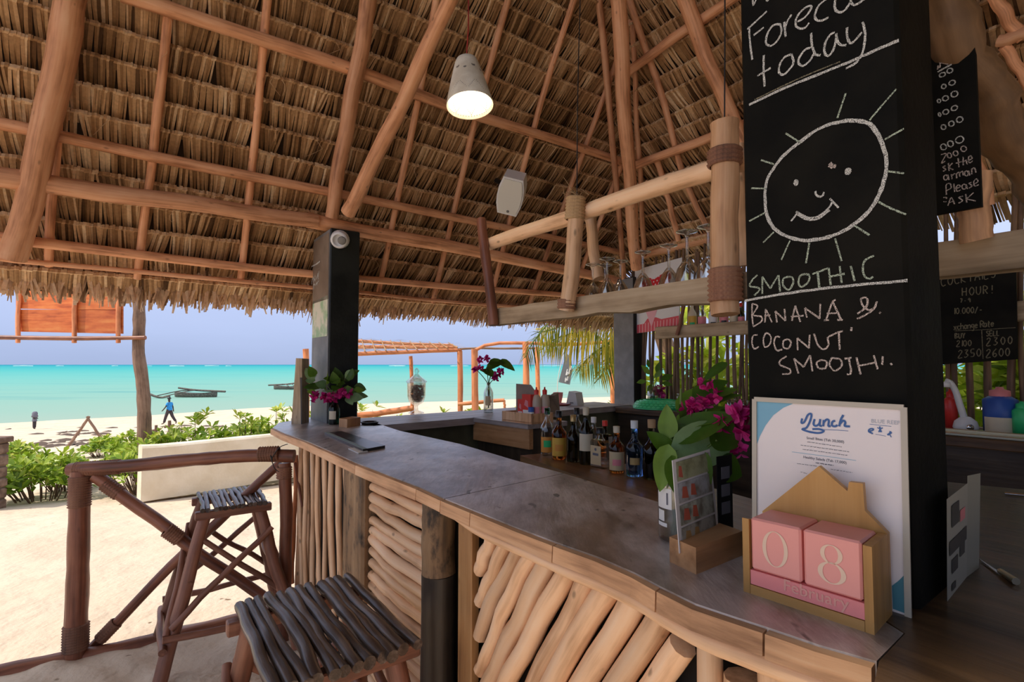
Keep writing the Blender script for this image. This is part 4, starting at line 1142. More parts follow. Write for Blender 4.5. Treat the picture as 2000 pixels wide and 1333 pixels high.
for i in range(48):
    for ins in (0, 1): hole(2 * PI * i / 48, .014, .0024, ins)
for i in range(8):
    for t in range(7):
        for ins in (0, 1): hole(2 * PI * (i + t / 14) / 8, .022 + .055 * t / 7, .0024, ins); hole(2 * PI * (i + 1 - t / 14) / 8, .022 + .055 * t / 7, .0024, ins)
for i in range(6):
    hole(2 * PI * i / 6 + .2, .165, .010); hole(2 * PI * i / 6 + .7, .150, .008)
o = put('punched_holes', mb, M['socket'], lamp); o['kind'] = 'stuff'
tp = lc + axl * .245; top_ = aty(913, -60, 2.45)
mb = MB(); mb.tube([tp, tp.lerp(top_, .5) + V(.01, 0, 0), top_, top_ + V(-.02, .3, 1.2)], .0035, .0035, 6, 10); put('cord', mb, plain('red_cord', (.40, .04, .03), .6), lamp)
bulb_d = bpy.data.lights.new('bulb_light', 'POINT'); bulb_d.energy = 1.1; bulb_d.shadow_soft_size = .03; bulb_d.color = (1, .86, .66)
bulb = bpy.data.objects.new('bulb_light', bulb_d); COL.objects.link(bulb); bulb.location = axl * .11; bulb.parent = lamp
ls = on_S(996, 385, .42)
spk = thing('loudspeaker', 'white loudspeaker with pale grille under the thatch', 'speaker', ls)
na = (O - ls).normalized() * .75 + V(-.15, 0, -.35); na.normalize()
upv = Z - na * Z.dot(na); upv.normalize(); rt = upv.cross(na) * -1
rt = na.cross(upv) * -1
a = math.radians(18); upv, rt = upv * math.cos(a) - rt * math.sin(a) * -1, rt * math.cos(a) - upv * math.sin(a) * 1
if rt.x < 0: rt = -rt
sc_ = ls.y / 1000
w2, h2 = 24 * sc_, 38 * sc_
out = [(-w2 * .82, h2), (w2 * .82, h2), (w2 * 1.06, h2 * .45), (w2 * 1.1, 0), (w2 * 1.06, -h2 * .45), (w2 * .82, -h2), (-w2 * .82, -h2), (-w2 * 1.06, -h2 * .45), (-w2 * 1.1, 0), (-w2 * 1.06, h2 * .45)]
mb = MB(); mb.prism([ls + rt * x + upv * y for x, y in out], -na * .16); put('cabinet', mb, M['white'], spk)
mb = MB(); mb.prism([ls + na * .001 + rt * x * .88 + upv * y * .90 for x, y in out], na * .008); put('grille', mb, M['grille'], spk)
mb = MB(); c = ls + na * .0095 - upv * h2 * .78 + rt * w2 * .05; mb.lathe([(0, .002), (.010, .002), (.010, 0)], c, 12, na); put('badge', mb, M['socket'], spk)
mb = MB(); mb.tube([ls - na * .16, ls - na * .16 - N_S * .25], .02, .02, 8, 3); put('bracket', mb, M['blackpl'], spk)
# ---------------------------------------------------------------- things on the bar
def lab_arc(root, c, r, z0, z1, a0, a1, m, name='label'):
    mb = MB(); n = 10; vs = []
    for i in range(n + 1):
        a = a0 + (a1 - a0) * i / n
        for z in (z0, z1): vs.append(V(c[0] + r * math.cos(a), c[1] + r * math.sin(a), c[2] + z))
    mb.add(vs, [(2 * i, 2 * i + 2, 2 * i + 3, 2 * i + 1) for i in range(n)], None, .5, True)
    return put(name, mb, m, root)
def bottle(label, p, H, r, gm, capm, lm=None, style='round', group=None, capname='cap', lab=(.12, .52), mark=None, cat='bottle', neck=.30):
    t = thing('bottle', label, cat, p, group)
    c = V(*p)
    to = math.atan2(-p[1], -p[0])
    hs = H * (1 - neck)
    if style == 'round':
        mb = MB(); mb.lathe([(0, .003), (r * .9, 0), (r, .006), (r, hs * .80), (r * .93, hs * .88), (r * .62, hs * .98), (r * .38, hs * 1.08), (r * .34, H * .90), (r * .40, H * .91), (r * .40, H * .935), (0, H * .935)], c, 20); put('glass_body', mb, gm, t)
        mb = MB(); mb.lathe([(r * .42, H * .86), (r * .43, H), (0, H)], c, 14); put(capname, mb, capm, t)
        if lm: lab_arc(t, c, r * 1.012, hs * lab[0], hs * lab[1] * 1.25, to - 1.15, to + 1.15, lm)
        if mark: lab_arc(t, c, r * 1.03, hs * (lab[0] + .16), hs * (lab[0] + .36), to - .55, to + .55, mark, 'label_mark')
    else:
        d = V(math.cos(to), math.sin(to), 0); e = V(-d.y, d.x, 0)
        d, e = -U, W
        mb = MB(); mb.frame(c + Z * (hs * .46), d * (r * .62), e * r, Z * (hs * .46), bev=r * .22)
        mb.lathe([(r * .60, hs * .90), (r * .34, hs * 1.02), (r * .30, H * .92), (0, H * .92)], c, 14); put('glass_body', mb, gm, t)
        mb = MB(); mb.lathe([(r * .38, H * .86), (r * .38, H), (0, H)], c, 14); put(capname, mb, capm, t)
        if lm:
            for sgn in (1,):
                mb = MB(); f = c + d * (r * .62 + .0006)
                mb.prism([f + e * (-r * .72) + Z * hs * .12, f + e * (r * .72) + Z * hs * .12, f + e * (r * .72) + Z * hs * .74, f + e * (-r * .72) + Z * hs * .74], d * .0005); put('label', mb, lm, t)
                f2 = f + d * .0007
                if mark:
                    mb = MB(); mb.prism([f2 + e * (-r * .4) + Z * hs * .42, f2 + e * (r * .4) + Z * hs * .42, f2 + e * (r * .4) + Z * hs * .50, f2 + e * (-r * .4) + Z * hs * .50], d * .0004)
                    mb.lathe([(0, .0004), (r * .16, .0004)], f2 + Z * hs * .62, 12, d); put('label_mark', mb, mark, t)
    return t
G = 'liquor bottles on the ledge behind the bar'
def lp(u, v): return onz(u, v, LZ)
def bh(p, v1, u): return aty(u, v1, p.y).z - LZ
for (u, v, vt, r, gm, cm, lm, st, lab, nk, mk, lr) in [
    (1069, 889, 797, .034, 'g_clear', 'g_green', 'lab_org', 'round', 'clear liquor bottle with orange label and green cap, first on the ledge', .30, 'greenpl', (.1, .45)),
    (1092, 897, 803, .036, 'g_amber', 'blackpl', 'lab_yel', 'round', 'amber rum bottle with round yellow label on the bar ledge', .34, 'lab_org', (.12, .55)),
    (1120, 902, 811, .033, 'g_dark', 'gold', None, 'round', 'dark brown bottle with gold cap and no bright label on the ledge', .36, None, None),
    (1145, 907, 796, .033, 'g_dark', 'lab_cream', 'lab_cream', 'round', 'tallest dark bottle with cream capsule and cream side label on the ledge', .30, None, (.35, .62)),
    (1172, 914, 836, .043, 'g_clear', 'blackpl', 'lab_tan', 'square', 'square clear flask with tan paper label and short neck', .24, 'ink', None),
    (1205, 923, 833, .034, 'g_amber', 'lab_cream', 'lab_tan', 'round', 'amber bottle with cream cap and red printed tan label', .34, 'lab_pink', (.1, .56)),
    (1240, 930, 822, .036, 'g_blue', 'white', 'g_clear', 'round', 'round bottle of bright blue liqueur with silver cap on the ledge', .38, 'gold', (.2, .5)),
    (1274, 936, 820, .038, 'g_dark', 'cork', None, 'round', 'black round bottle with cork coloured cap at the end of the ledge row', .40, None, None)]:
    p = lp(u, v); bottle(lab, p, bh(p, vt, u), r, M[gm], M[cm], M[lm] if lm else None, st, G, 'cap', lr or (.12, .5), M[mk] if mk else None, neck=nk)
for (u, v, vt, r, gm, cm, lab) in [(1127, 888, 797, .034, 'g_clear', 'blackpl', 'clear bottle with black cap standing in the second row of the ledge'), (1160, 893, 815, .032, 'g_clear', 'white', 'white capped bottle in the second row behind the tallest bottle'), (1182, 897, 822, .036, 'g_dark', 'red', 'dark square bottle with red cap behind the square clear flask')]:
    p = lp(u, v); bottle(lab, p, bh(p, vt, u), r, M[gm], M[cm], M['lab_cream'] if gm == 'g_clear' else None, 'square' if 'square' in lab else 'round', G)

# apothecary jar on the seaward worktop
p = onz(813, 808, CT); k = p.y / 1000
jar = thing('candy_jar', 'tall footed glass jar with pointed lid holding brown sweets', 'jar', p)
mb = MB(); mb.lathe([(0, 0), (15 * k, 0), (15 * k, 2 * k), (4 * k, 6 * k), (3 * k, 14 * k), (6 * k, 17 * k), (14 * k, 22 * k), (17.5 * k, 34 * k), (18 * k, 58 * k), (19 * k, 60 * k), (17 * k, 60 * k), (16.4 * k, 36 * k), (12.6 * k, 24 * k), (0, 19 * k)], p, 24); put('bowl', mb, M['g_clear'], jar)
mb = MB(); mb.lathe([(20 * k, 60.5 * k), (20 * k, 62.5 * k), (12 * k, 69 * k), (5 * k, 75 * k), (3 * k, 78 * k), (5.5 * k, 82 * k), (3 * k, 87 * k), (0, 89 * k), (0, 84 * k), (0, 72 * k), (10 * k, 67 * k), (17 * k, 61 * k), (20 * k, 60.5 * k)], p, 24); put('lid', mb, M['g_clear'], jar)
mb = MB(); q = random.Random(4)
for i in range(170):
    h = q.uniform(24, 54); a = q.uniform(0, 6.28); rr_ = math.sqrt(q.random()) * (9 + 5.5 * min(1, (h - 22) / 14))
    c = p + V(rr_ * k * math.cos(a), rr_ * k * math.sin(a), h * k); mb.lathe([(0, -2.6 * k), (2.4 * k, -1 * k), (2.4 * k, 1 * k), (0, 2.6 * k)], c, 6, V(q.gauss(0, 1), q.gauss(0, 1), q.gauss(0, 1) + .01))
o = put('sweets', mb, plain('brown_sweets', (.42, .28, .19), .6), jar); o['kind'] = 'stuff'

# flowers
def bract_cluster(root, c, R_, n, q, name='blossom', size=.03, m='bract'):
    mb = MB()
    for i in range(n):
        d = V(q.gauss(0, 1), q.gauss(0, 1), q.gauss(0, .8)).normalized(); s = c + d * R_ * q.uniform(.2, .9)
        for k_ in range(3):
            a = 2 * PI * k_ / 3 + q.random(); e = d.orthogonal().normalized(); f = d.cross(e)
            dd = d * .6 + e * math.cos(a) + f * math.sin(a)
            mb.leaf(s, dd, d, size * q.uniform(.8, 1.2), size * .75, q.random(), .3)
    return put(name, mb, M[m], root)
# vase with bougainvillea by the far pillar
p = onz(653, 829, CT); k = p.y / 1000
fv = thing('flower_vase', 'small dark bottle vase with magenta bougainvillea at the dark pillar', 'vase', p)
mb = MB(); mb.lathe([(0, 0), (10 * k, 0), (10.5 * k, 2 * k), (10.5 * k, 30 * k), (8 * k, 36 * k), (4.5 * k, 41 * k), (4 * k, 50 * k), (0, 50 * k)], p, 18); put('bottle', mb, M['g_green'], fv)
lab_arc(fv, p, 10.7 * k, 10 * k, 26 * k, -2.4, -1.0, M['lab_cream'])
q = random.Random(21)
for i in range(7):
    a = q.uniform(0, 6.28); mb = MB(); t_ = p + V(26 * k * math.cos(a), 10 * k * math.sin(a), (62 + q.uniform(0, 35)) * k); mb.tube([p + Z * 46 * k, (p + Z * 60 * k).lerp(t_, .5), t_], 1.0 * k, .7 * k, 5, 5); put('stem', mb, M['stem'], fv)
for i in range(34):
    dx = q.uniform(-40, 48); dz = q.uniform(62, 104) - abs(dx) * .12; sz = q.uniform(20, 32)
    mb = MB(); c = p + V((dx - 6) * k, q.uniform(-16, 14) * k, (dz - 6) * k); d = V(dx * .6 + q.uniform(-18, 18), q.uniform(-25, 15), (dz - 76) * .5 + q.uniform(-12, 16)); mb.broad(c, d, V(q.uniform(-.5, .5), -.8, q.uniform(.2, 1)), sz * k, sz * .78 * k, min(1, max(.05, q.uniform(.1, .9))), .2, .15, 6); put('leaf', mb, M['leaf'] if q.random() < .6 else M['leafpale'], fv)
for (dx, dz, n) in [(-26, 54, 6), (-6, 52, 9), (8, 55, 10), (22, 60, 8), (34, 62, 5)]: bract_cluster(fv, p + V((dx - 4) * k, -20 * k, dz * k), 7 * k, n, q, size=10 * k)
# clear bottle vase on the seaward worktop
p = onz(954, 806, CT); k = p.y / 1000
fv = thing('flower_vase', 'clear bottle vase with one drooping leaf and pink blossoms on the sea worktop', 'vase', p)
mb = MB(); mb.lathe([(0, 0), (9 * k, 0), (9.5 * k, 2 * k), (9.5 * k, 38 * k), (7 * k, 45 * k), (4 * k, 50 * k), (3.6 * k, 58 * k), (3.0 * k, 58 * k), (3.4 * k, 50 * k), (6.2 * k, 44 * k), (8.6 * k, 37 * k), (8.6 * k, 3 * k), (0, 3 * k)], p, 18); put('bottle', mb, M['g_clear'], fv)
lab_arc(fv, p, 9.7 * k, 14 * k, 32 * k, -2.2, -1.1, M['lab_tan'])
for (dx, dz) in ((-4, 88), (-24, 84), (10, 96), (22, 72), (6, 74)): mb = MB(); mb.tube([p + Z * 8 * k, p + Z * 52 * k, p + V(dx * k, -3 * k, dz * k)], 1.1 * k, .7 * k, 6, 8); put('stem', mb, M['stem'], fv)
for (dx, dz, ex, ez, L_) in [(-4, 86, 30, 14, 34), (20, 100, 34, -14, 36), (-10, 82, 40, -14, 32), (0, 96, 40, 6, 34), (4, 76, -20, 10, 22)]:
    mb = MB(); mb.broad(p + V(dx * k, -2 * k, dz * k), V(ex, -6, ez), V(.1, -.7, .7), L_ * k, L_ * .62 * k, .15, .2, .25); put('leaf', mb, M['leaf'], fv)
for (dx, dz, n) in [(-14, 102, 6), (-2, 104, 5), (-16, 86, 6), (-25, 81, 6), (24, 80, 7), (14, 68, 9), (18, 74, 5)]: bract_cluster(fv, p + V(dx * k, -5 * k, dz * k), 4 * k, n, q, size=7 * k)

# condiments on the box shelf
p = onz(1000, 830, CT)
cz = thing('condiment_crate', 'small open wooden crate holding sauces on the box shelf', 'crate', onz(1032, 829.5, CT))
d1 = onz(966, 821, CT) ; d0_ = onz(1034, 830, CT) + U * .02; d1 = d0_ + (q1 - q0).normalized() * .27
cd = (d1 - d0_).normalized(); cw = .16
def cpt(t, w, z=0.0): return d0_ + cd * t + U * w + Z * z
LL = (d1 - d0_).length
for (a, b) in ((cpt(0, 0), cpt(LL, 0)), (cpt(0, cw), cpt(LL, cw)), (cpt(0, 0), cpt(0, cw)), (cpt(LL, 0), cpt(LL, cw))):
    th = U if abs((b - a).normalized().dot(U)) < .5 else cd
    mb = MB(); mb.prism([a, b, b + Z * .062, a + Z * .062], th * .009); put('side_board', mb, M['trimwood'], cz)
mb = MB(); mb.prism([cpt(.0, .0, .004), cpt(LL, .0, .004), cpt(LL, cw, .004), cpt(0, cw, .004)], Z * .006); put('bottom_board', mb, M['trimwood'], cz)
CB = .0105
def pouch(label, t, w, wd, h, capm):
    c = cpt(t, w, CB); r = thing('sauce_pouch', label, 'sauce', c)
    e = cd; mb = MB(); mb.prism([c - e * wd / 2, c + e * wd / 2, c + e * wd * .52 + Z * h, c - e * wd * .52 + Z * h], U * .03); put('pack', mb, M['red'], r)
    mb = MB(); mb.prism([c - e * wd * .4 + Z * .004 - U * .0008, c + e * wd * .4 + Z * .004 - U * .0008, c + e * wd * .4 + Z * h * .42 - U * .0008, c - e * wd * .4 + Z * h * .42 - U * .0008], U * .0006); put('label', mb, M['lab_white'], r)
    mb = MB(); mb.prism([c - e * wd * .25 + Z * h * .5 - U * .0008, c + e * wd * .25 + Z * h * .6 - U * .0008, c + e * wd * .1 + Z * h * .8 - U * .0008, c - e * wd * .2 + Z * h * .75 - U * .0008], U * .0006); put('print', mb, M['lab_pink'], r)
pouch('larger red and white sauce pouch in the wooden crate', .085, .03, .075, .165, None)
pouch('smaller red sauce pouch in the wooden crate next to the larger one', .165, .05, .045, .13, None)
c = cpt(.05, .115, CB)
for (t_, w_, lab) in ((.045, .075, 'cream sauce bottle with red cap in the crate, near its open corner'), (.012 + .02, .13, 'cream sauce bottle with red cap in the crate, behind another')):
    c = cpt(t_, w_, CB); r = thing('sauce_bottle', lab, 'bottle', c)
    mb = MB(); mb.lathe([(0, 0), (.030, 0), (.031, .004), (.031, .12), (.024, .15), (.013, .165), (0, .165)], c, 16); put('body', mb, plain('cream_plastic', (.52, .42, .32), .4), r)
    lab_arc(r, c, .0315, .03, .09, -2.6, -1.0, M['lab_pink'])
    mb = MB(); mb.lathe([(.014, .163), (.015, .19), (.006, .195), (.004, .21), (0, .21)], c, 12); put('cap', mb, M['red'], r)
c = cpt(.125, .03, CB); c = cpt(.035, .025, CB); r = thing('salt_jar', 'tiny jar with blue cap in the wooden sauce crate', 'jar', c)
mb = MB(); mb.lathe([(0, 0), (.018, 0), (.018, .062), (0, .062)], c, 14); put('body', mb, M['lab_white'], r)
mb = MB(); mb.lathe([(.019, .061), (.019, .09), (0, .09)], c, 14); put('cap', mb, M['blueplastic'], r)
c = cpt(.20, .115, CB); r = thing('menu_card', 'brown card standing upright in the wooden sauce crate', 'card', c)
mb = MB(); mb.prism([aty(1008, 812, c.y + .05), aty(1048, 812, c.y + .0), aty(1050, 772, c.y), aty(1036, 752, c.y), aty(1008, 750, c.y + .05)], U * .004); put('sheet', mb, M['brownpaper'], r)
c = onz(1068, 815, CT) + U * .05; r = thing('napkin_holder', 'brown napkin holder standing behind the sauce bottles', 'holder', onz(1068, 812, CT))
mb = MB(); b0, b1 = onz(1064, 811, CT), onz(1084, 808, CT); mb.prism([b0, b1, aty(1081, 768, b1.y), aty(1072, 774, b0.y), aty(1063, 772, b0.y)], U * .05); put('shell', mb, M['brownpaper'], r)
# small bits on the seaward worktop
a0_ = onz(1105, 793, CT); a1_ = onz(1128, 793, CT); r = thing('napkin_box', 'white plastic napkin box on the sea side worktop', 'box', a0_)
kk = a0_.y / 1000
mb = MB(); e = (a1_ - a0_).normalized(); b_ = [a0_, a1_, a1_ + Z * 25 * kk - e * 4 * kk, a0_ + Z * 28 * kk + e * 6 * kk]; mb.prism(b_, U * .11 + W * .03); put('shell', mb, M['white'], r)
mb = MB(); mb.prism([a0_ + e * 7 * kk + Z * 4 * kk - W * .001, a1_ - e * 8 * kk + Z * 4 * kk - W * .001, a1_ - e * 9 * kk + Z * 7 * kk - W * .001, a0_ + e * 8 * kk + Z * 7 * kk - W * .001], W * -.001); put('slot', mb, M['grey'], r)
c = onz(1104, 792, CT) - U * .04 + W * .02; mb = MB(); mb.lathe([(0, .002), (18 * kk, 0), (23 * kk, 3 * kk), (22 * kk, 3.6 * kk), (17 * kk, 1 * kk), (0, 1.2 * kk)], c, 24)
tag(put('saucer', mb, plain('red_glaze', (.38, .05, .04), .3), None, None, c), 'dark red saucer in front of the napkin box', 'saucer')
c = onz(1090, 788, CT); mb = MB(); mb.lathe([(0, 0), (.03, 0), (.045, .07), (.047, .10), (.043, .10), (.04, .07), (0, .01)], c, 16)
tag(put('cup', mb, M['pinkdeep'], None, None, c), 'red cup behind the napkin holder on the sea side worktop', 'cup')
# things at the far end of the bar top
c = onz(586, 828, CT); k = c.y / 1000
r = thing('menu_box', 'tall narrow wooden box standing against the dark pillar', 'box', c)
b0, b1 = onz(569, 828, CT), onz(590, 829, CT); b2 = onz(605, 824, CT)
mb = MB(); mb.prism([b0, b1, aty(590, 701, b1.y), aty(578, 700, b0.y)], (b2 - b1) * .9, gax=Z); put('board', mb, M['plank'], r)
mb = MB(); f = V(0, -.002, 0); mb.prism([b1.lerp(b0, .1) + f, b1 + f, aty(590, 738, b1.y) + f, aty(586, 738, b1.y) + f], (b2 - b1) * .85 + V(0, -.003, 0)); put('dark_panel', mb, M['postdark'], r)  # darker panel over the lower part of the box face
for v_ in (741, 759):
    mb = MB(); mb.lathe([(0, .004), (.010, .003), (.010, 0)], aty(604, v_, b2.y - .03), 10, V(0, -1, 0)); put('screw', mb, M['metal'], r)
a, b = onz(662, 834, CT), onz(678, 836, CT); b2_ = onz(704, 831, CT); r = thing('card_holder', 'small wooden card holder block beside the dark pillar', 'block', a)
mb = MB(); mb.prism([a, b, b + Z * .048, a + Z * .048], (b2_ - b)); put('block', mb, M['blockwood'], r)
c = onz(722, 829, CT); mb = MB(); mb.lathe([(0, .002), (.045, 0), (.055, .014), (.050, .016), (.042, .006), (0, .006)], c, 20); tag(put('ashtray', mb, M['blackpl'], None, None, c), 'flat black dish at the end of the bar top', 'dish')
# menu folder
m0, m1, m2, m3 = onz(634, 850, CT), onz(709, 884, CT), onz(752, 876, CT), onz(668, 847, CT)
r = thing('menu_folder', 'black menu folder with pale spine lying on the bar top', 'menu', m0)
mb = MB(); mb.prism([m0, m1, m2, m3], Z * .012); put('cover', mb, M['blackpl'], r)
sp_ = (m2 - m1) * .17; zz = Z * .0123
mb = MB(); mb.prism([m0 + zz, m1 + zz, m1 + sp_ + zz, m0 + sp_ + zz], Z * .0012); put('spine', mb, plain('teal_tape', (.22, .32, .33), .5), r)
mb = MB(); cc = (m0 + m2) / 2 + sp_ * .6 + Z * .0124; e1 = (m2 - m1).normalized(); e2_ = (m1 - m0).normalized()
for rr_ in (.020, .028, .036): mb.ribbon([cc + e1 * rr_ * math.cos(a) + e2_ * rr_ * 1.25 * math.sin(a) for a in [2 * PI * i / 20 for i in range(21)]], Z, .002, .0006, .1)
put('emblem', mb, M['grey'], r)
mb = MB(); s0, s1 = onz(680, 878, CT) , onz(700, 887, CT); mb.prism([s0, s1, s1 + e1 * .05, s0 + e1 * .05], Z * .004); tag(put('receipt', mb, M['lab_white'], None, None, s0), 'white slip of paper tucked at the black menu folder', 'paper')

# ---------------------------------------------------------------- vase in front of the pillar
p = onz(1328, 1052, CT); k = p.y / 1000
fv = thing('flower_vase', 'big glass jar vase of broad green leaves by the chalk pillar', 'vase', p)
R_ = 40 * k
mb = MB(); mb.lathe([(0, 0), (R_ * .9, 0), (R_, .006), (R_, 108 * k), (R_ * .95, 116 * k), (R_ * .80, 124 * k), (R_ * .76, 124 * k), (R_ * .90, 115 * k), (R_ * .95, 107 * k), (R_ * .95, .010), (0, .008)], p, 32); put('jar', mb, M['g_clear'], fv)
mb = MB(); mb.lathe([(0, .0085), (R_ * .93, .0105), (R_ * .93, 62 * k), (0, 62 * k)], p, 28); put('water', mb, M['g_water'], fv)
to = math.atan2(-p.y, -p.x)
lab_arc(fv, p, R_ * 1.008, 62 * k, 100 * k, to - 1.25, to - .35, M['lab_white'])
lab_arc(fv, p, R_ * 1.008, 38 * k, 58 * k, to - 1.2, to - .75, M['lab_white'], 'label_small')
lab_arc(fv, p, R_ * 1.008, 28 * k, 35 * k, to - 1.25, to - .6, M['lab_white'], 'label_small')
lab_arc(fv, p, R_ * 1.014, 70 * k, 92 * k, to - .62, to - .52, M['ink'], 'label_print')
q = random.Random(31)
def at_(u, v, dy=0): return aty(u, v, p.y + dy)
for (u, v, dy) in ((1310, 850, 0), (1345, 830, .03), (1380, 800, .02), (1400, 860, -.02), (1300, 900, -.02), (1360, 880, 0), (1330, 760, .05)):
    mb = MB(); b_ = p + V(q.uniform(-.02, .02), q.uniform(-.02, .02), .012); mb.tube([b_, p + Z * 110 * k + V(q.uniform(-.015, .015), q.uniform(-.015, .015), 0), at_(u, v, dy)], .0035, .0025, 6, 8); put('stem', mb, M['stem'], fv)
def big_leaf(u0, v0, u1, v1, w, tint, dy0=0, dy1=0, n=(0, -1, .3), fold=.22, droop=.1, m='leaf', heart=.0):
    a, b = at_(u0, v0, dy0), at_(u1, v1, dy1); mb = MB(); mb.broad(a, b - a, n, (b - a).length, w * k, tint, fold, droop, 10, heart); return put('leaf', mb, M[m], fv)
big_leaf(1326, 880, 1456, 846, 92, .9, -.02, .0, (.05, -1, .25), .12, .06, 'leafpale', .4)
big_leaf(1310, 862, 1438, 800, 72, .30, .0, -.02, (.2, -.7, 1), .25, .10)
big_leaf(1318, 832, 1452, 788, 66, .72, .02, .02, (0, -.5, 1), .2, .12)
big_leaf(1322, 806, 1446, 756, 52, .50, .05, .05, (-.2, -.5, 1), .3, .15)
big_leaf(1380, 776, 1440, 756, 36, .55, .06, .06, (0, -.6, 1), .2, .1)
big_leaf(1352, 775, 1424, 740, 40, .35, .06, .07, (0, -.8, .6), .2, .1)
big_leaf(1420, 708, 1372, 742, 24, .3, .08, .06, (0, -.7, 1), .2, .1)
big_leaf(1312, 886, 1266, 842, 40, .30, -.01, -.01, (.3, -1, .4), .2, .1)
big_leaf(1306, 868, 1288, 962, 46, .75, -.03, -.03, (-.4, -1, .1), .25, .05)
big_leaf(1312, 890, 1326, 972, 48, .5, -.04, -.05, (.2, -1, .1), .25, .05)
big_leaf(1306, 858, 1302, 790, 40, .62, 0, .0, (-.4, -1, .2), .25, .05)
big_leaf(1352, 888, 1318, 826, 76, .22, .01, .01, (-.2, -1, .3), .2, .05)
big_leaf(1385, 838, 1450, 868, 74, .15, -.01, -.02, (.3, -1, .2), .2, .1)
big_leaf(1340, 900, 1392, 945, 76, .40, -.05, -.06, (0, -1, .3), .15, .1)
big_leaf(1395, 812, 1456, 846, 66, .22, .02, 0, (.2, -.8, .6), .2, .1)
big_leaf(1370, 850, 1330, 790, 60, .18, .03, .03, (-.2, -.8, .6), .2, .1)
big_leaf(1320, 800, 1395, 748, 40, .66, .05, .07, (-.3, -.8, .6), .3, .1)
big_leaf(1400, 905, 1452, 930, 60, .1, -.02, -.02, (.2, -1, .2), .2, .1)
big_leaf(1300, 905, 1284, 935, 24, .6, -.02, -.02, (-.4, -1, .2), .2, .1)
for (u, v, n_, s) in [(1378, 747, 6, 16), (1355, 793, 8, 18), (1372, 786, 8, 18), (1398, 775, 5, 16), (1440, 815, 8, 26), (1450, 845, 6, 24), (1408, 830, 6, 18), (1445, 880, 5, 16), (1340, 800, 6, 14), (1452, 805, 6, 20)]:
    bract_cluster(fv, at_(u, v, -.01 if v > 800 else .03), 9 * k, n_, q, size=s * k)

# menu card in a wooden block
b0, b1 = onz(1308, 1098, CT), onz(1360, 1123, CT); b2 = b1 + U * .15
hB = onp(1360, 1071, b1, U).z - CT
card = thing('card_stand', 'pale wooden block holding a picture menu card in front of the jar vase', 'menu', b0)
mb = MB(); mb.prism([b0, b1, b1 + Z * hB, b0 + Z * hB], (b2 - b1), gax=U); put('block', mb, M['blockwood'], card)
s0 = b0.lerp(b1, .45) + Z * (hB - .02) - U * .004
cu = (U + W * .10).normalized()
cwid, chgt = .150, aty(1345, 905, s0.y).z - s0.z
tilt = W * .02
M['laminate'] = plain('laminate_edge', (.68, .66, .66), .25)
mb = MB(); C0, C1, C2, C3 = s0, s0 + cu * cwid, s0 + cu * (cwid + .005) + Z * (chgt * 1.03) + tilt, s0 + cu * .012 + Z * chgt + tilt
mb.prism([C0, C1, C2, C3], W * .0015); put('card', mb, M['laminate'], card)
fN = -W
def cpt2(x, y): return C0.lerp(C1, x).lerp(C3.lerp(C2, x), y) - W * .001
cols = [((.34, .36, .22), (.16, .17, .09)), ((.40, .42, .44), (.18, .16, .12)), ((.42, .46, .40), (.16, .15, .12)), ((.36, .36, .32), (.10, .09, .07))]
for i, (ca, cb_) in enumerate(cols):
    y1_ = .97 - .24 * i; y0_ = y1_ - .215
    mb = MB(); mb.prism([cpt2(.07, y0_), cpt2(.93, y0_), cpt2(.93, y1_), cpt2(.07, y1_)], -W * .0006); put('photo_print', mb, mottled('menu_photo', ca, cb_, 30, .35, 0), card)
    mb = MB()
    for (x_, w_) in ((.14, .16), (.36, .14)) if i else ((.10, .1),):
        mb.prism([cpt2(x_, y0_ + .05) - W * .0008, cpt2(x_ + w_, y0_ + .03) - W * .0008, cpt2(x_ + w_ * .8, y0_ + .16) - W * .0008, cpt2(x_ + w_ * .2, y0_ + .17) - W * .0008], -W * .0004)
    put('dish_print', mb, plain('dish_red', (.42, .10, .06), .5) if i != 3 else plain('dish_tan', (.36, .22, .08), .5), card)
mb = MB(); k0 = C1 + cu * .004 + W * .004
kx = (U * .4 - W * .9).normalized()
kx = (U - W * .05).normalized()
mb.prism([k0, k0 + kx * .05, k0 + kx * .05 + Z * chgt * .95, k0 + Z * chgt * .95], W * .0015); bc = put('back_card', mb, M['blackpl'], card)
mb = MB()
for i in range(3): 
    f = k0 + kx * .012 + Z * (chgt * (.22 + .22 * i)) - W * .0006
    mb.prism([f, f + kx * .028, f + kx * .028 + Z * chgt * .15, f + Z * chgt * .15], -W * .0004)
put('grey_square', mb, M['ink'], bc)

# ---------------------------------------------------------------- lunch menu and block calendar
w_m = .2245
mR = onz(1775, 1205, CT); mL = mR + W * w_m
TLm, TRm = onp(1475, 779, PM, U), onp(1779, 800, PM, U)
ztop = (TLm.z + TRm.z) / 2
menu = thing('menu_stand', 'white lunch menu sheet in clear stand leaning on the chalk pillar', 'menu', mR)
eb = U * .012
mb = MB(); mb.prism([mR, mL, V(mL.x, mL.y, ztop) + eb, V(mR.x, mR.y, ztop) + eb], U * .003); put('sheet', mb, M['paper'], menu)
mb = MB(); 
def mp_(x, y): return (mR.lerp(mL, 1 - x) + Z * ((ztop - CT) * y) + eb * y) - U * .0008     # x from the far edge to the near edge
for (a, b) in (((0, 0), (0, 1)), ((0, 1), (1, 1)), ((1, 1), (1, 0))):
    pa, pb_ = mp_(*a), mp_(*b); d_ = (pb_ - pa).normalized(); s_ = (-U).cross(d_) * .004
    mb.prism([pa - s_, pb_ - s_, pb_ + s_, pa + s_], -U * .003)
put('clear_frame', mb, plain('frame_edge', (.50, .46, .38), .3), menu)
nm_ = (mL - mR).cross(Z * (ztop - CT) + eb).normalized()
if nm_.dot(U) < 0: nm_ = -nm_
def mq(u, v): return onp(u, v, mR - U * .0004, nm_)
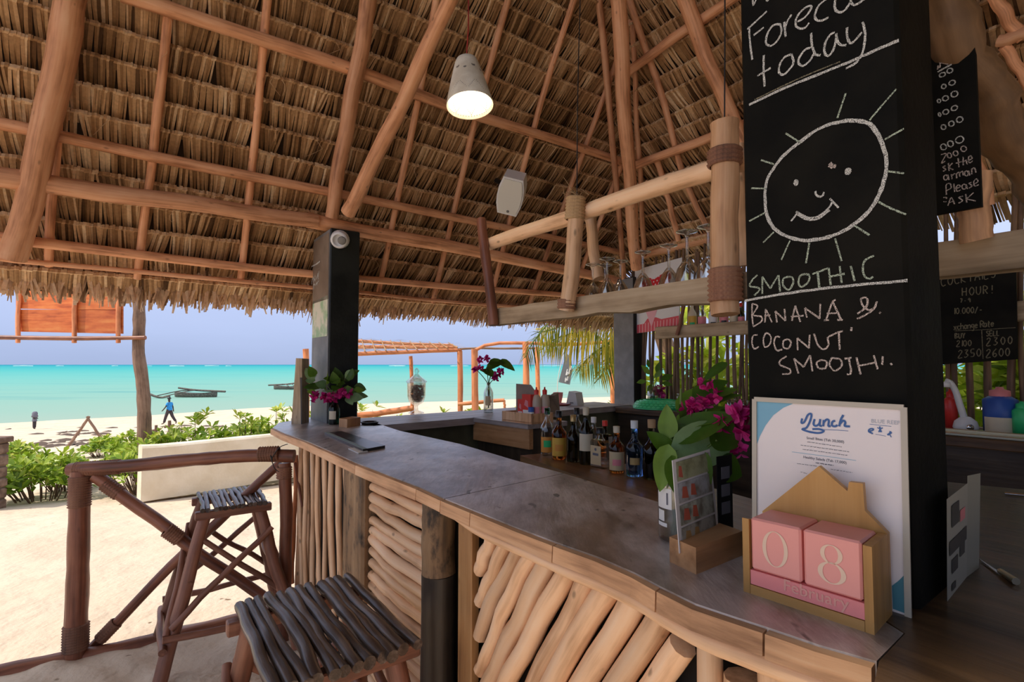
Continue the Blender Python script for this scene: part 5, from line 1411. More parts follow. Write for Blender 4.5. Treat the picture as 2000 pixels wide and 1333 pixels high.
cM = lambda ox, oy, s: (lambda pts: [mq(ox + x / s, oy + y / s) for x, y in pts])
cc_ = cM(1400, 740, 2.248)
mb = MB(); mb.add([mq(1477, 782), mq(1549, 789), mq(1530, 797), mq(1510, 812), mq(1495, 832), mq(1484, 853), mq(1478, 870)], [tuple(range(7))]); put('corner_print', mb, M['inkpale'], menu)
mb = MB(); mb.add([mq(1770, 1120), mq(1755, 1135), mq(1742, 1145), mq(1744, 1190), mq(1771, 1200)], [tuple(range(5))]); put('corner_print', mb, plain('teal_print', (.08, .26, .32), .5), menu)
strokes(menu, 'title_print', cc_, [[(375, 175), (372, 195), (385, 190), (400, 160), (415, 155), (412, 180), (395, 215), (375, 222), (400, 232), (430, 238), (455, 238), (470, 230), (450, 222), (420, 222)],
    [(430, 178), (425, 200), (435, 208), (450, 198), (455, 178)], [(455, 178), (452, 205), (462, 208)], [(470, 182), (468, 210)], [(470, 192), (482, 180), (492, 184), (490, 208), (500, 208)], [(520, 185), (508, 190), (506, 206), (520, 210), (530, 204)],
    [(556, 160), (545, 180), (538, 210)], [(540, 200), (555, 185), (565, 192), (562, 208), (585, 210)]], M['inkblue'], .0032, -U, jit=.05, lift=.0006)
strokes(menu, 'title_line', cc_, [[(450, 224), (520, 226), (578, 230)]], M['inkblue'], .0007, -U, jit=0, lift=.0006)
def text(root, name, s, o, xd, yd, size, m, align='LEFT', ofs=0.0, bold=0.0):
    """flat lettering laid on a surface: o is the baseline point, xd / yd the writing directions"""
    cu_ = bpy.data.curves.new(name, 'FONT'); cu_.body = s; cu_.size = size; cu_.align_x = align; cu_.resolution_u = 3; cu_.offset = bold
    tmp = bpy.data.objects.new(name, cu_); dg = bpy.context.evaluated_depsgraph_get()
    COL.objects.link(tmp); dg.update(); me = bpy.data.meshes.new_from_object(tmp.evaluated_get(dg)); bpy.data.objects.remove(tmp); bpy.data.curves.remove(cu_)
    me.name = name
    xd, yd = Vector(xd).normalized(), Vector(yd).normalized(); n = xd.cross(yd); base = wpos(root)
    for v in me.vertices: c = v.co.copy(); v.co = Vector(o) + xd * c.x + yd * c.y + n * ofs - base
    ob = bpy.data.objects.new(name, me); COL.objects.link(ob); ob.parent = root; me.materials.clear(); me.materials.append(m); return ob
md = (mR - mL).normalized()
for (u, v, s_, sz, mm) in [(1611, 862, 'Small Bites (Tsh 30,000)', .0058, 'ink'), (1610, 901, 'Healthy Salads (Tsh 17,000)', .0058, 'ink'), (1729, 828, 'BLUE REEF', .0080, 'inkfaint')]:
    text(menu, 'text_print', s_, mq(u, v), md, Z, sz, M[mm], 'CENTER', 0, .00008)
mb = MB(); q = random.Random(5)
for (u0, v0, u1, v1, h_) in ((1577, 863.5, 1644, 873.5, .0015), (1564, 870, 1659, 883, .0015), (1568, 878, 1655, 890, .0015), (1557, 906, 1596, 911, .0013), (1593, 904.5, 1628, 909.5, .0022), (1622.6, 917, 1665, 923.7, .0013), (1564, 922, 1576, 926, .0013)):
    t = 0
    while t < 1:
        w_ = q.uniform(3.5, 8) / (u1 - u0); t1 = min(1, t + w_); n_ = max(2, int((t1 - t) * (u1 - u0) / .9))
        mb.ribbon([mq(u0 + (u1 - u0) * (t + (t1 - t) * i / n_), v0 + (v1 - v0) * (t + (t1 - t) * i / n_) + q.uniform(-.35, .35)) for i in range(n_ + 1)], -U, h_ * .55, .0004, .6, smooth_path=False); t = t1 + 1.6 / (u1 - u0)
put('text_print', mb, M['ink'], menu)
mb = MB()
f = lambda pts: [mq(1660 + a / 11.2, 800 + b / 11.2) for a, b in pts]
for st, w_ in (([(425, 505), (410, 470), (440, 430), (500, 425), (510, 450), (450, 480), (440, 510), (480, 520), (492, 545)], .0022), ([(655, 375), (660, 430), (665, 500)], .0020), ([(600, 400), (660, 425), (720, 405)], .0014), ([(630, 500), (660, 440), (695, 500)], .0014), ([(890, 480), (870, 530), (820, 560)], .0024), ([(850, 520), (905, 610)], .0012), ([(920, 510), (860, 550)], .0016)):
    mb.ribbon(f(st), -U, w_, .0004, .15)
mb.ribbon(f([(430, 325), (650, 350), (910, 375)]), -U, .0005, .0004, .1); mb.ribbon(f([(560, 545), (690, 570), (790, 590)]), -U, .0005, .0004, .1)
put('logo_print', mb, M['inkblue'], menu)
strokes(menu, 'text_line', cc_, [[(330, 322), (470, 340), (612, 360)]], M['inkpale'], .0006, -U, jit=0, lift=.0004)
# block calendar shaped like a house
CB_ = .014
k0, k1 = onz(1466, 1142, CT + CB_), onz(1689, 1214, CT + CB_)
kd = (k1 - k0).normalized(); kn = V(kd.y, -kd.x, 0)
if kn.dot(U) > 0: kn = -kn          # kn: out of the calendar's face
KL = (k1 - k0).length; CUB = (KL - .004) / 2
k0.z = k1.z = CT
def kp(t, dpt, z): return V(*(k0 + kd * t - kn * dpt).xy, CT + z)
cal = thing('block_calendar', 'house shaped wooden block calendar showing 08 February in pink', 'calendar', k0)
zM = onp(1466, 1112, k0, kn).z - CT
zC = onp(1468, 1011, k0, kn).z - CT
DEP = CUB * .98
T = .011
mb = MB(); mb.prism([kp(0, .0005, CB_ + .001), kp(KL, .0005, CB_ + .001), kp(KL, .0005, zM - .001), kp(0, .0005, zM - .001)], -kn * (DEP - .002)); mb2 = mb
put('month_block', mb, M['pinkdeep'], cal)
cubes = []
for t0_, dig in ((.001, '0'), (.003 + CUB, '8')):
    c = kp(t0_ + CUB / 2, DEP / 2, (zM + zC) / 2); mb = MB(); mb.frame(c, kd * (CUB / 2 - .0006), kn * (DEP / 2 - .0006), Z * ((zC - zM) / 2 - .0006), bev=.003)
    cb = put('day_cube', mb, M['pink'], cal)
    # digit: thick and thin ring strokes
    fc = c + kn * (DEP / 2 + .0002)
    def ring(cx, cy, ro, rio, h, hi):
        n = 36; vs = []
        for i in range(n):
            a = 2 * PI * i / n
            vs += [fc + kd * (cx + ro * math.cos(a)) + Z * (cy + h * math.sin(a)), fc + kd * (cx + rio * math.cos(a)) + Z * (cy + hi * math.sin(a))]
        mm = MB(); mm.add(vs, [(2 * i, (2 * i + 2) % (2 * n), (2 * i + 3) % (2 * n), 2 * i + 1) for i in range(n)]); return mm
    hh = (zC - zM)
    if dig == '0': r_ = ring(0, 0, CUB * .25, CUB * .175, hh * .33, hh * .315)
    else:
        r_ = ring(0, hh * .165, CUB * .19, CUB * .115, hh * .165, hh * .150); r2 = ring(0, -hh * .155, CUB * .24, CUB * .155, hh * .185, hh * .168)
        r_.add(r2.v, r2.f)
    put('digit', r_, M['cream'], cb)
text(cal, 'month_lettering', 'February', kp(KL * .60, -.0003, CB_ + .0075), kd, Z, .024, plain('faded_cream', (.76, .36, .30), .6), 'CENTER', 0, .0002)
bk = DEP + .002
def kq(u, v): return onp(u, v, kp(0, bk, 0), kn)
tL, tR = -T, KL + T
oL = [kp(tL, bk, 0), kp(tR, bk, 0)] + [kq(1736, 1044), kq(1689, 998), kq(1685, 945), kq(1658, 942), kq(1655, 960), kq(1599, 911), kq(1489, 999)]
pL = kp(tL, bk, (kq(1489, 999).z - CT) * .88)
oL[2] = V(*kp(tR, bk, 0).xy, oL[2].z)
mb = MB(); mb.prism(oL + [pL], -kn * .011, gax=Z); put('back_board', mb, M['housewood'], cal)
for ta_, tb_ in ((-T, -.0005), (KL + .0005, KL + T)):
    mb = MB(); zz0, zz1 = 0, zC * .99
    za = onp(1702, 1075, kp(tR, 0, 0), kn).z - CT
    mb.prism([kp(ta_, -.001, 0), kp(ta_, bk - .001, 0), kp(ta_, bk - .001, oL[2].z - CT if ta_ > 0 else pL.z - CT), kp(ta_, -.001, zC * .97)], kd * (tb_ - ta_), gax=Z); put('side_board', mb, M['housewood'], cal)
mb = MB(); mb.prism([kp(0, -.001, 0), kp(KL, -.001, 0), kp(KL, bk, 0), kp(0, bk, 0)], Z * CB_, gax=kd); put('bottom_board', mb, M['housewood'], cal)
# ---------------------------------------------------------------- wall of sticks, back bar and what stands there
WR = PB + U * .10                              # plane of the fence, normal -U
def onw(u, v, inn=0.0): return onp(u, v, WR - U * inn, U)
def wpt(s, z, inn=0.0): return V(*(WR - W * s - U * inn).xy, z)
wall = MB(); c = wpt(2.45, .5, -.09); wall.frame(c, W * 2.7, U * .02, Z * .5)
wr = struct('wall_right', wall, M['stickdark'], 'low dark boards behind the back bar with a fence of upright sticks above', WR)
q = random.Random(77); s = -.12; n = 0
while s < 4.6:
    r = q.uniform(.011, .019)
    if q.random() < .93:
        h = q.uniform(2.40, 2.52); ln_ = q.gauss(0, .02)
        mb = MB(); mb.tube([wpt(s - ln_, .72), wpt(s + q.gauss(0, .006), 1.5), wpt(s + ln_ + .03, h)], r, r * .85, 7, 8, .005, .06, q.random())
        put('stick', mb, M['stick'], wr)
    s += 2 * r + abs(q.gauss(.012, .012)); n += 1
for z in (1.10,):
    mb = MB(); mb.tube([wpt(-.12, z, -.035), wpt(2.2, z + .01, -.035), wpt(4.6, z, -.035)], .022, .020, 8, 16, .006, .05); put('rail', mb, M['stick'], wr)
# back bar
bb = thing('back_bar', 'dark wooden back bar counter along the fence of sticks', 'counter', wpt(.15, 0, .1))
def wslab(s0, s1, z0, z1, i0, i1, m, name, root, bev=0):
    mb = MB(); c = wpt((s0 + s1) / 2, (z0 + z1) / 2, (i0 + i1) / 2); mb.frame(c, -W * ((s1 - s0) / 2), U * ((i1 - i0) / 2), Z * ((z1 - z0) / 2), longaxis=0, bev=bev); return put(name, mb, m, root)
wslab(.12, 4.5, CT - .05, CT, .03, .50, M['darkwood'], 'worktop', bb, .005)
wslab(.12, 4.5, .02, CT - .052, .06, .46, M['postdark'], 'body', bb)
# shelf with bottles on the fence
sh = thing('wall_shelf', 'pale weathered plank shelf with bottles on the fence of sticks', 'shelf', onw(1285, 655, .02))
e0, e1 = sW, 0
def wS(p): return (p - WR).dot(-W)
sa = wS(onw(1283, 640, .12)); zs_top = onw(1360, 634, .12).z; zs_bot = onw(1360, 659, .12).z
wslab(sa, sa + 3.1, zs_bot, zs_top, .115, .15, M['plank'], 'front_plank', sh, .006)
wslab(sa + .05, sa + 3.05, zs_bot + .01, zs_bot + .03, .015, .113, M['plank'], 'shelf_plank', sh)
mb = MB(); mb.tube([onw(1337, 592, .17), onw(1322, 655, .17)], .016, .015, 8, 8, .003, .03); put('bracket', mb, M['rail'], sh)
GW = 'bottles on the plank shelf'
for (u, vt, r, gm, cm, lm, lab, mk) in [(1352, 585, .036, 'lab_cream', 'lab_yel', 'lab_yel', 'pale yellow bottle at the open end of the plank shelf', 'greenpl'), (1371, 588, .034, 'g_clear', 'white', 'lab_pink', 'clear bottle with pink white label on the plank shelf', None),
        (1393, 588, .036, 'white', 'white', None, 'milky white bottle with dark round mark on the plank shelf', 'blackpl'), (1414, 580, .036, 'lab_org', 'lab_yel', 'lab_pink', 'orange and pink labelled bottle on the plank shelf', 'blackpl'),
        (1433, 585, .032, 'g_clear', 'white', 'lab_cream', 'bottle with beige label on the plank shelf next to the orange one', None), (1448, 592, .026, 'g_dark', 'red', 'lab_pink', 'short dark bottle with red label on the plank shelf by the pillar', None)]:
    p0 = onw(u, 630, .065); p = V(p0.x, p0.y, zs_bot + .031); H = max(.2, aty(u, vt, p.y).z - p.z)
    bottle(lab, p, H, r, M[gm], M[cm], M[lm] if lm else None, 'round', GW, 'cap', (.12, .6), M[mk] if mk else None, neck=.32)
# poster with a red checked heart
P0, P1, P2, P3 = onw(1240, 652, .06), onw(1325, 640, .06), onw(1332, 503, .06), onw(1240, 528, .06)
po = thing('poster', 'white poster with red checked heart and pink pennant behind the glass rack', 'poster', P0)
mb = MB(); mb.prism([P0, P1, P2, P3], U * .008); put('panel', mb, M['white'], po)
def pq(x, y): return P0.lerp(P1, x).lerp(P3.lerp(P2, x), y) - U * .001
mb = MB(); mb.add([pq(0, .0), pq(1, 0), pq(1, .17), pq(.62, .16), pq(.5, .2), pq(.3, .2), pq(.22, .13), pq(0, .13)], [tuple(range(8))]); put('red_band', mb, plain('poster_red', (.72, .09, .12), .5), po)
mb = MB()
for i in range(14): mb.prism([pq(.04 + i * .07, .0), pq(.055 + i * .07, 0), pq(.055 + i * .07, .14), pq(.04 + i * .07, .14)], -U * .0004)
put('band_stripe', mb, plain('poster_pale', (.85, .5, .5), .5), po)
mb = MB(); mb.add([pq(.26, .32) - U * .001, pq(.54, .34) - U * .001, pq(.40, .06) - U * .001], [(0, 1, 2)]); put('pennant', mb, plain('poster_pink', (.85, .45, .50), .5), po)
mb = MB(); hp = [(.12, .62), (.14, .74), (.22, .82), (.34, .82), (.44, .78), (.56, .82), (.72, .86), (.80, .84), (.80, .74), (.72, .64), (.56, .58), (.40, .55), (.24, .54)]
mb.add([pq(*p_) for p_ in hp], [tuple(range(len(hp)))]); put('checked_heart', mb, plain('heart_red', (.62, .02, .03), .5), po)
mb = MB()
for j in range(5):
    for i in range(9):
        x, y = .17 + i * .075 + (j % 2) * .037, .57 + j * .052 + i * .006
        if .15 < x < .78 and y < .82 and y > .55 + max(0, x - .5) * .25: mb.prism([pq(x, y - .014) - U * .001, pq(x + .016, y) - U * .001, pq(x, y + .014) - U * .001, pq(x - .016, y) - U * .001], -U * .0004)
put('check_spot', mb, plain('spot_white', (.75, .70, .72), .5), po)
# items on the back bar: tray, tumblers, vase
c = onp(1285, 790, wpt(0, CT, .33), U); c = V(c.x, c.y, CT)
tr = thing('woven_tray', 'round green woven plastic tray upside down on the back bar', 'tray', c)
mb = MB(); rr_ = .20; mb.lathe([(rr_, 0), (rr_, .01), (rr_ * .93, .045), (rr_ * .8, .06), (0, .066), (0, .06), (rr_ * .78, .052), (rr_ * .9, .04), (rr_ * .97, 0)], c, 36); put('shell', mb, M['greenpl'], tr)
mb = MB()
for ring_, (r_, h_) in enumerate(((.195, .018), (.187, .036), (.170, .053), (.145, .060), (.115, .064))):
    for i in range(34):
        a = 2 * PI * (i + .5 * (ring_ % 2)) / 34; d = V(math.cos(a), math.sin(a), 0); o = c + d * (r_ + .004) + Z * h_; t_ = V(-d.y, d.x, 0)
        mb.leaf(o - t_ * .014, t_, d + Z, .034, .022, .5, .35)
put('weave', mb, plain('green_weave', (.10, .75, .30), .3), tr)
GT = 'tumblers on the back bar'
for i, (u, lab) in enumerate(((1329, 'clear tumbler stack beside the green tray'), (1340, 'clear tumbler near the green tray, second of its pair'), (1428, 'clear tumbler by the chalk pillar on the back bar, first of three'), (1441, 'clear tumbler by the chalk pillar on the back bar, middle of three'), (1453, 'clear tumbler touching the edge of the chalk pillar'))):
    p0 = onp(u, 785, wpt(0, CT, .22), U); p = V(p0.x, p0.y, CT); h_ = .12 if i < 2 else .10
    t = thing('tumbler', lab, 'glass', p, GT); mb = MB(); mb.lathe([(0, 0), (.026, 0), (.033, h_), (.031, h_), (.0245, .008), (0, .008)], p, 16); put('body', mb, M['g_wine'], t)
    mb = MB(); mb.lathe([(.0322, h_ - .004), (.034, h_ - .002), (.034, h_), (.0315, h_)], p, 16); put('rim', mb, M['g_clear'], t)
p0 = onp(1277, 785, wpt(0, CT, .22), U); p = V(p0.x, p0.y, CT); k = p.y / 1000
fv = thing('flower_vase', 'glass vase of green leaves and a red flower before the fence of sticks', 'vase', p)
mb = MB(); mb.lathe([(0, 0), (12 * k, 0), (13 * k, 40 * k), (12 * k, 40 * k), (11 * k, 2 * k), (0, 2 * k)], p, 18); put('jar', mb, M['g_clear'], fv)
q = random.Random(8)
for (dx, dz, ex, ez, L_) in [(-8, 62, -18, 20, 26), (-16, 50, -24, -4, 20), (4, 66, 6, 22, 22), (12, 52, 26, 10, 28), (14, 46, 24, -4, 22), (-4, 44, -10, -14, 18), (0, 56, 14, 14, 22), (-10, 76, -4, 16, 18)]:
    mb = MB(); mb.leaf(p + V(dx * k, -4 * k, dz * k), V(ex, q.uniform(-8, 0), ez), V(.1, -1, .4), L_ * k, L_ * .5 * k, q.uniform(.3, .9), .2, .1); put('leaf', mb, M['leaf'], fv)
for dx in (-6, 0, 6): mb = MB(); mb.tube([p + Z * 4 * k, p + V(dx * k, 0, 60 * k)], 1.1 * k, .8 * k, 5, 5); put('stem', mb, M['stem'], fv)
bract_cluster(fv, p + V(8 * k, -6 * k, 34 * k), 8 * k, 10, q, size=9 * k); bract_cluster(fv, p + V(14 * k, -6 * k, 24 * k), 5 * k, 6, q, size=8 * k)
# beyond the pillar: faucet, basin, bottles
def onb(u, inn): p_ = onp(u, 800, wpt(0, CT, inn), U); return V(p_.x, p_.y, CT)
c = onb(1885, .16); k = c.y / 1000
fa = thing('faucet', 'white curved tap on the dark back bar beyond the chalk pillar', 'tap', c)
mb = MB(); mb.lathe([(0, 0), (17 * k, 0), (20 * k, 6 * k), (17 * k, 18 * k), (8 * k, 26 * k), (0, 28 * k)], c + Z * .0, 18); put('base', mb, M['white'], fa)
mb = MB(); A_ = lambda du, dz: c + V(du * k, -.0, dz * k); mb.tube([A_(-2, 22), A_(-10, 50), A_(-18, 78), A_(-30, 96), A_(-34, 90)], 6 * k, 5 * k, 10, 14); put('spout', mb, M['white'], fa)
mb = MB(); mb.lathe([(0, 0), (7 * k, 0), (7 * k, 10 * k), (0, 10 * k)], A_(-35, 84), 12); put('nozzle', mb, M['white'], fa)
mb = MB(); mb.lathe([(0, 3 * k), (6 * k, 2 * k), (6 * k, 0)], A_(-8, 8) + V(0, -18 * k, 0), 12, V(-.2, -1, 0)); put('knob', mb, M['metal'], fa)
c = onb(1915, .36); si = thing('sink', 'dull steel basin set in the dark back bar', 'sink', c)
mb = MB(); cw_ = -W
for (s_, i_, hs, hi) in ((0, .11, .22, .012), (0, -.09, .22, .012), (.21, .01, .012, .11), (-.21, .01, .012, .11)):
    cc = c + cw_ * s_ - U * i_; mb.frame(cc + Z * .008, cw_ * hs, U * hi, Z * .008, bev=.003)
put('rim', mb, M['steel'], si)
mb = MB(); mb.frame(c - U * .01 + Z * .0015, cw_ * .2, U * .1, Z * .001); put('bowl', mb, M['steel'], si)
def spray(u, inn, r, h, mb_, mc, lab, band=None):
    p = onb(u, inn); t = thing('cleaning_bottle', lab, 'bottle', p)
    mb = MB(); mb.lathe([(0, 0), (r, 0), (r, h * .72), (r * .6, h * .8), (0, h * .8)], p, 16); put('body', mb, mb_, t)
    mb = MB(); mb.lathe([(r * .62, h * .79), (r * .6, h * .92), (r * .25, h * .95), (r * .22, h), (0, h)], p, 14); put('cap', mb, mc, t)
    if band: lab_arc(t, p, r * 1.02, h * .02, h * .34, -3.4, -.6, band)
spray(1954, .10, .072, .24, M['blueplastic'], M['pinkdeep'], 'wide blue bottle with red cap and cream band by the fence', M['lab_cream'])
spray(1857, .10, .03, .22, M['red'], M['red'], 'red bottle standing behind the white tap', None)
spray(1996, .14, .04, .17, M['greenpl'], M['greenpl'], 'green bottle next to the wide blue bottle', None)
# chalkboards beyond the pillar
def chalk_text(root, conv, items, m, w):
    for s_, x, y, h, dx, dy in items: pass
FONT = {'A': [[(0, 0), (.3, 1), (.6, 0)], [(.12, .4), (.48, .4)]], 'B': [[(0, 0), (0, 1), (.4, .85), (.05, .55), (.5, .3), (0, 0)]], 'C': [[(.55, .9), (.2, 1), (0, .5), (.2, 0), (.55, .1)]], 'E': [[(.5, 1), (0, 1), (0, 0), (.5, 0)], [(0, .5), (.4, .5)]], 'H': [[(0, 0), (0, 1)], [(0, .5), (.5, .5)], [(.5, 0), (.5, 1)]], 'I': [[(.1, 0), (.1, 1)]],
    'K': [[(0, 0), (0, 1)], [(.5, 1), (0, .45), (.5, 0)]], 'L': [[(0, 1), (0, 0), (.45, 0)]], 'O': [[(.3, 1), (.05, .7), (.05, .3), (.3, 0), (.55, .3), (.55, .7), (.3, 1)]], 'R': [[(0, 0), (0, 1), (.45, .85), (.4, .55), (0, .5)], [(.15, .5), (.5, 0)]], 'S': [[(.5, .9), (.2, 1), (.05, .75), (.45, .35), (.3, 0), (0, .1)]], 'T': [[(0, 1), (.6, 1)], [(.3, 1), (.3, 0)]], 'U': [[(0, 1), (0, .3), (.25, 0), (.5, .3), (.5, 1)]],
    'Y': [[(0, 1), (.25, .5), (.5, 1)], [(.25, .5), (.2, 0)]], 'x': [[(0, .6), (.4, 0)], [(.4, .6), (0, 0)]], 'c': [[(.4, .5), (.15, .6), (.02, .3), (.15, 0), (.4, .1)]], 'h': [[(0, 1), (0, 0)], [(0, .4), (.25, .6), (.4, .4), (.4, 0)]], 'a': [[(.4, .55), (.15, .6), (.02, .25), (.2, 0), (.38, .25), (.4, .55), (.42, 0)]], 'n': [[(0, .6), (0, 0)], [(0, .4), (.25, .6), (.4, .4), (.4, 0)]], 'g': [[(.38, .55), (.12, .6), (.05, .25), (.35, .2), (.4, .6), (.38, -.3), (.05, -.3)]], 'e': [[(.03, .3), (.4, .35), (.25, .6), (.03, .35), (.15, 0), (.42, .1)]], 't': [[(.2, .9), (.2, 0), (.35, 0)], [(.02, .6), (.4, .6)]], 'p': [[(0, .6), (0, -.3)], [(0, .5), (.35, .5), (.3, .1), (0, .1)]],
    '0': [[(.28, 1), (.05, .7), (.05, .3), (.28, 0), (.5, .3), (.5, .7), (.28, 1)]], '1': [[(.2, 1), (.2, 0)]], '2': [[(.05, .8), (.3, 1), (.5, .75), (0, 0), (.55, 0)]], '3': [[(.05, .95), (.45, .95), (.2, .55), (.5, .3), (.2, 0), (0, .1)]], '5': [[(.5, 1), (.1, 1), (.08, .55), (.45, .5), (.4, .05), (0, .05)]], '6': [[(.45, 1), (.1, .6), (.05, .2), (.3, 0), (.5, .25), (.3, .45), (.08, .3)]], '7': [[(.02, 1), (.5, 1), (.2, 0)]], '9': [[(.5, .8), (.25, 1), (.05, .75), (.3, .5), (.5, .8), (.45, 0)]],
    '!': [[(.2, 1), (.2, .35)], [(.2, .08), (.21, 0)]], '-': [[(.05, .4), (.4, .4)]], '/': [[(0, -.1), (.45, 1)]], '.': [[(.1, .05), (.12, 0)]], ',': [[(.12, .1), (.06, -.15)]]}
def write(conv, s_, x, y, h, slope=0.0, sp=.72):
    """strokes for s_, baseline at crop pixel (x, y), letters h crop pixels tall"""
    out = []
    for ch in s_:
        for st in FONT.get(ch, []): out.append([(x + a * h, y - b * h + slope * a * h) for a, b in st])
        adv = (.35 if ch in ' .!I1,' else sp) * h; x += adv; y += slope * adv
    return [conv(st) for st in out]
def put_strokes(root, name, lst, m, w, n):
    mb = MB()
    for st in lst: mb.ribbon(st, n, w, .0008)
    return put(name, mb, m, root)
idc = lambda pts: pts
# first board hangs on the rack's upright
BP = RP - U * .085
bl = onp(1838, 240, BP, U); B1 = thing('price_board', 'narrow black chalk price board hanging on the rack beyond the pillar', 'board', bl)
def bq(u, v, up=0.0): return onp(u, v, BP - U * up, U)
zt1, zb1 = bq(1880, 78).z, bq(1890, 408).z
br = bq(1913, 300); bl2 = bq(1780, 300)
mb = MB(); mb.prism([V(br.x, br.y, zb1), V(bl2.x, bl2.y, zb1), V(bl2.x, bl2.y, zt1), V(br.x, br.y, zt1)], U * .012); put('panel', mb, M['black'], B1)
c1_ = lambda pts: [bq(1780 + x / 4.445, y / 4.445, .001) for x, y in pts]
L1 = [[(228, 605), (232, 570)], [(250, 590), (255, 500)], [(250, 500), (295, 482), (300, 515), (260, 545)], [(262, 545), (322, 556)]]
put_strokes(B1, 'chalk_lettering', [c1_(s_) for s_ in L1], M['chalkpink'], .0028, -U)
put_strokes(B1, 'chalk_line', [c1_([(228, 628), (290, 592), (350, 560)])], M['chalk'], .0034, -U)
ov = [(270, 650, 28, 17), (335, 615, 26, 20), (282, 752, 20, 18), (355, 720, 28, 20), (240, 878, 14, 15), (297, 855, 26, 21), (375, 818, 30, 24), (246, 996, 10, 16), (300, 973, 26, 20), (375, 940, 28, 20), (280, 1105, 20, 21), (348, 1075, 24, 22), (420, 1040, 28, 24), (280, 1277, 24, 26), (340, 1250, 24, 26), (420, 1215, 36, 28)]
put_strokes(B1, 'chalk_lettering', [c1_(ell(x, y, a, b, -.45)) for x, y, a, b in ov], M['chalk'], .0022, -U)
c2_ = lambda pts: [bq(1800 + x / 3.705, 200 + y / 3.705, .001) for x, y in pts]
L2 = [[(140, 380), (178, 375), (145, 440), (172, 425)], ell(202, 385, 15, 18, -.3), ell(247, 370, 17, 18, -.3), ell(305, 337, 20, 20, -.4), [(175, 460), (155, 470), (175, 487), (155, 500)], [(195, 440), (200, 497)], [(225, 440), (200, 470), (230, 490)], [(265, 405), (271, 470)], [(248, 442), (292, 430)], [(300, 395), (303, 455)], [(303, 432), (322, 420), (330, 450)], [(340, 420), (366, 408), (355, 388), (340, 400), (346, 438), (372, 424)],
    ell(175, 545, 14, 18), [(190, 525), (200, 562)], [(215, 520), (222, 557)], [(218, 532), (242, 515)], [(255, 550), (252, 515)], [(252, 525), (270, 505), (277, 540)], [(275, 515), (295, 500), (302, 530)], ell(325, 515, 14, 18), [(340, 495), (350, 530)], [(365, 522), (362, 480)], [(362, 492), (382, 474), (394, 510)],
    [(180, 670), (178, 600), (205, 588), (215, 620), (180, 640)], [(235, 590), (240, 650)], [(252, 625), (280, 612), (268, 598), (252, 615), (258, 645), (285, 635)], ell(308, 612, 15, 18), [(322, 595), (332, 628)], [(362, 580), (344, 588), (365, 605), (345, 622)], [(378, 595), (408, 575), (398, 555), (378, 575), (386, 608), (414, 596)],
    [(190, 752), (215, 690), (240, 740)], [(200, 727), (237, 715)], [(300, 680), (270, 690), (298, 712), (268, 730)], [(320, 665), (328, 727)], [(376, 655), (325, 700)], [(325, 700), (392, 716)], [(158, 690), (182, 690), (180, 700)], [(158, 720), (182, 720)]]
put_strokes(B1, 'chalk_lettering', [c2_(s_) for s_ in L2], M['chalkpink'], .0020, -U)
# second board on the fence
B2 = thing('price_board', 'large black chalkboard with exchange rates leaning on the fence', 'board', onw(1850, 705, .20))
b2q = lambda u, v, up=0.0: onw(u, v, .20 + up)
mb = MB(); pr_ = [b2q(1988, 702), b2q(1790, 716), b2q(1790, 548), b2q(1984, 512)]; mb.prism(pr_, U * .012); put('panel', mb, M['black'], B2)
c3_ = lambda pts: [b2q(1830 + x / 6.059, 500 + y / 6.059, .002) for x, y in pts]
for args in [('COCKTAILS', 48, 362, 100, -.17, .80), ('HOUR!', 300, 475, 95, -.09, .88), ('7 - 9', 275, 555, 45, -.06), ('10.000/-', 200, 690, 70, -.06), ('xchange Rate', 200, 880, 75, -.10, .55), ('BUY', 215, 980, 60, -.05), ('SELL', 585, 950, 58, -.05), ('2100', 232, 1075, 70, -.05, .80), ('2300', 585, 1065, 90, -.08, .95), ('2350', 250, 1210, 90, -.08, .82), ('2600', 582, 1205, 95, -.08, .80)]:
    s_, x, y, h = args[:4]; sl_ = args[4]; sp_2 = args[5] if len(args) > 5 else .72
    put_strokes(B2, 'chalk_lettering', write(c3_, s_, x, y, h, sl_, sp_2), M['chalkdim'], .0045, -U)
put_strokes(B2, 'chalk_line', [c3_([(210, 890), (540, 875), (930, 850)]), c3_([(530, 880), (545, 1220)])], M['chalkdim'], .003, -U)
# standing picture card, knife and rod on the dark worktop
a = onz(1850, 1176, CT); kk = a.y / 1000
pc = thing('picture_card', 'folded picture card standing on the dark worktop beyond the pillar', 'card', a)
b_ = onz(1888, 1128, CT); c_ = onz(1912, 1110, CT)
A1, B1_, C1_ = aty(1849, 976, a.y), aty(1890, 944, b_.y), aty(1915, 925, c_.y)
mb = MB(); mb.prism([a, b_, B1_, A1], V(.001, .001, 0)); put('front_leaf', mb, plain('card_dim', (.42, .40, .32), .5), pc)
mb = MB(); mb.prism([b_, c_, C1_ , B1_ + Z * .012], V(.001, .001, 0)); put('side_leaf', mb, plain('card_dimmer', (.36, .34, .26), .5), pc)
def cq(x, y): return a.lerp(b_, x).lerp(A1.lerp(B1_, x), y) - V(.0, .0015, 0) - U * .0012
mb = MB()
for (x0, x1, y0_, y1_) in ((.2, .55, .68, .90), (.1, .95, .42, .56), (.2, .5, .22, .36), (.6, .85, .30, .44), (.2, .4, .05, .12)): mb.add([cq(x0, y0_), cq(x1, y0_), cq(x1, y1_), cq(x0, y1_)], [(0, 1, 2, 3)])
put('dark_print', mb, plain('card_print', (.06, .055, .05), .5), pc)
mb = MB(); mb.add([cq(.6, .66), cq(.85, .66), cq(.85, .78), cq(.6, .78)], [(0, 1, 2, 3)]); put('red_print', mb, M['pinkdeep'], pc)
k0_, k1_ = onz(1906, 1091, CT), onz(1985, 1144, CT); kv = (k1_ - k0_).normalized(); ks = kv.cross(Z)
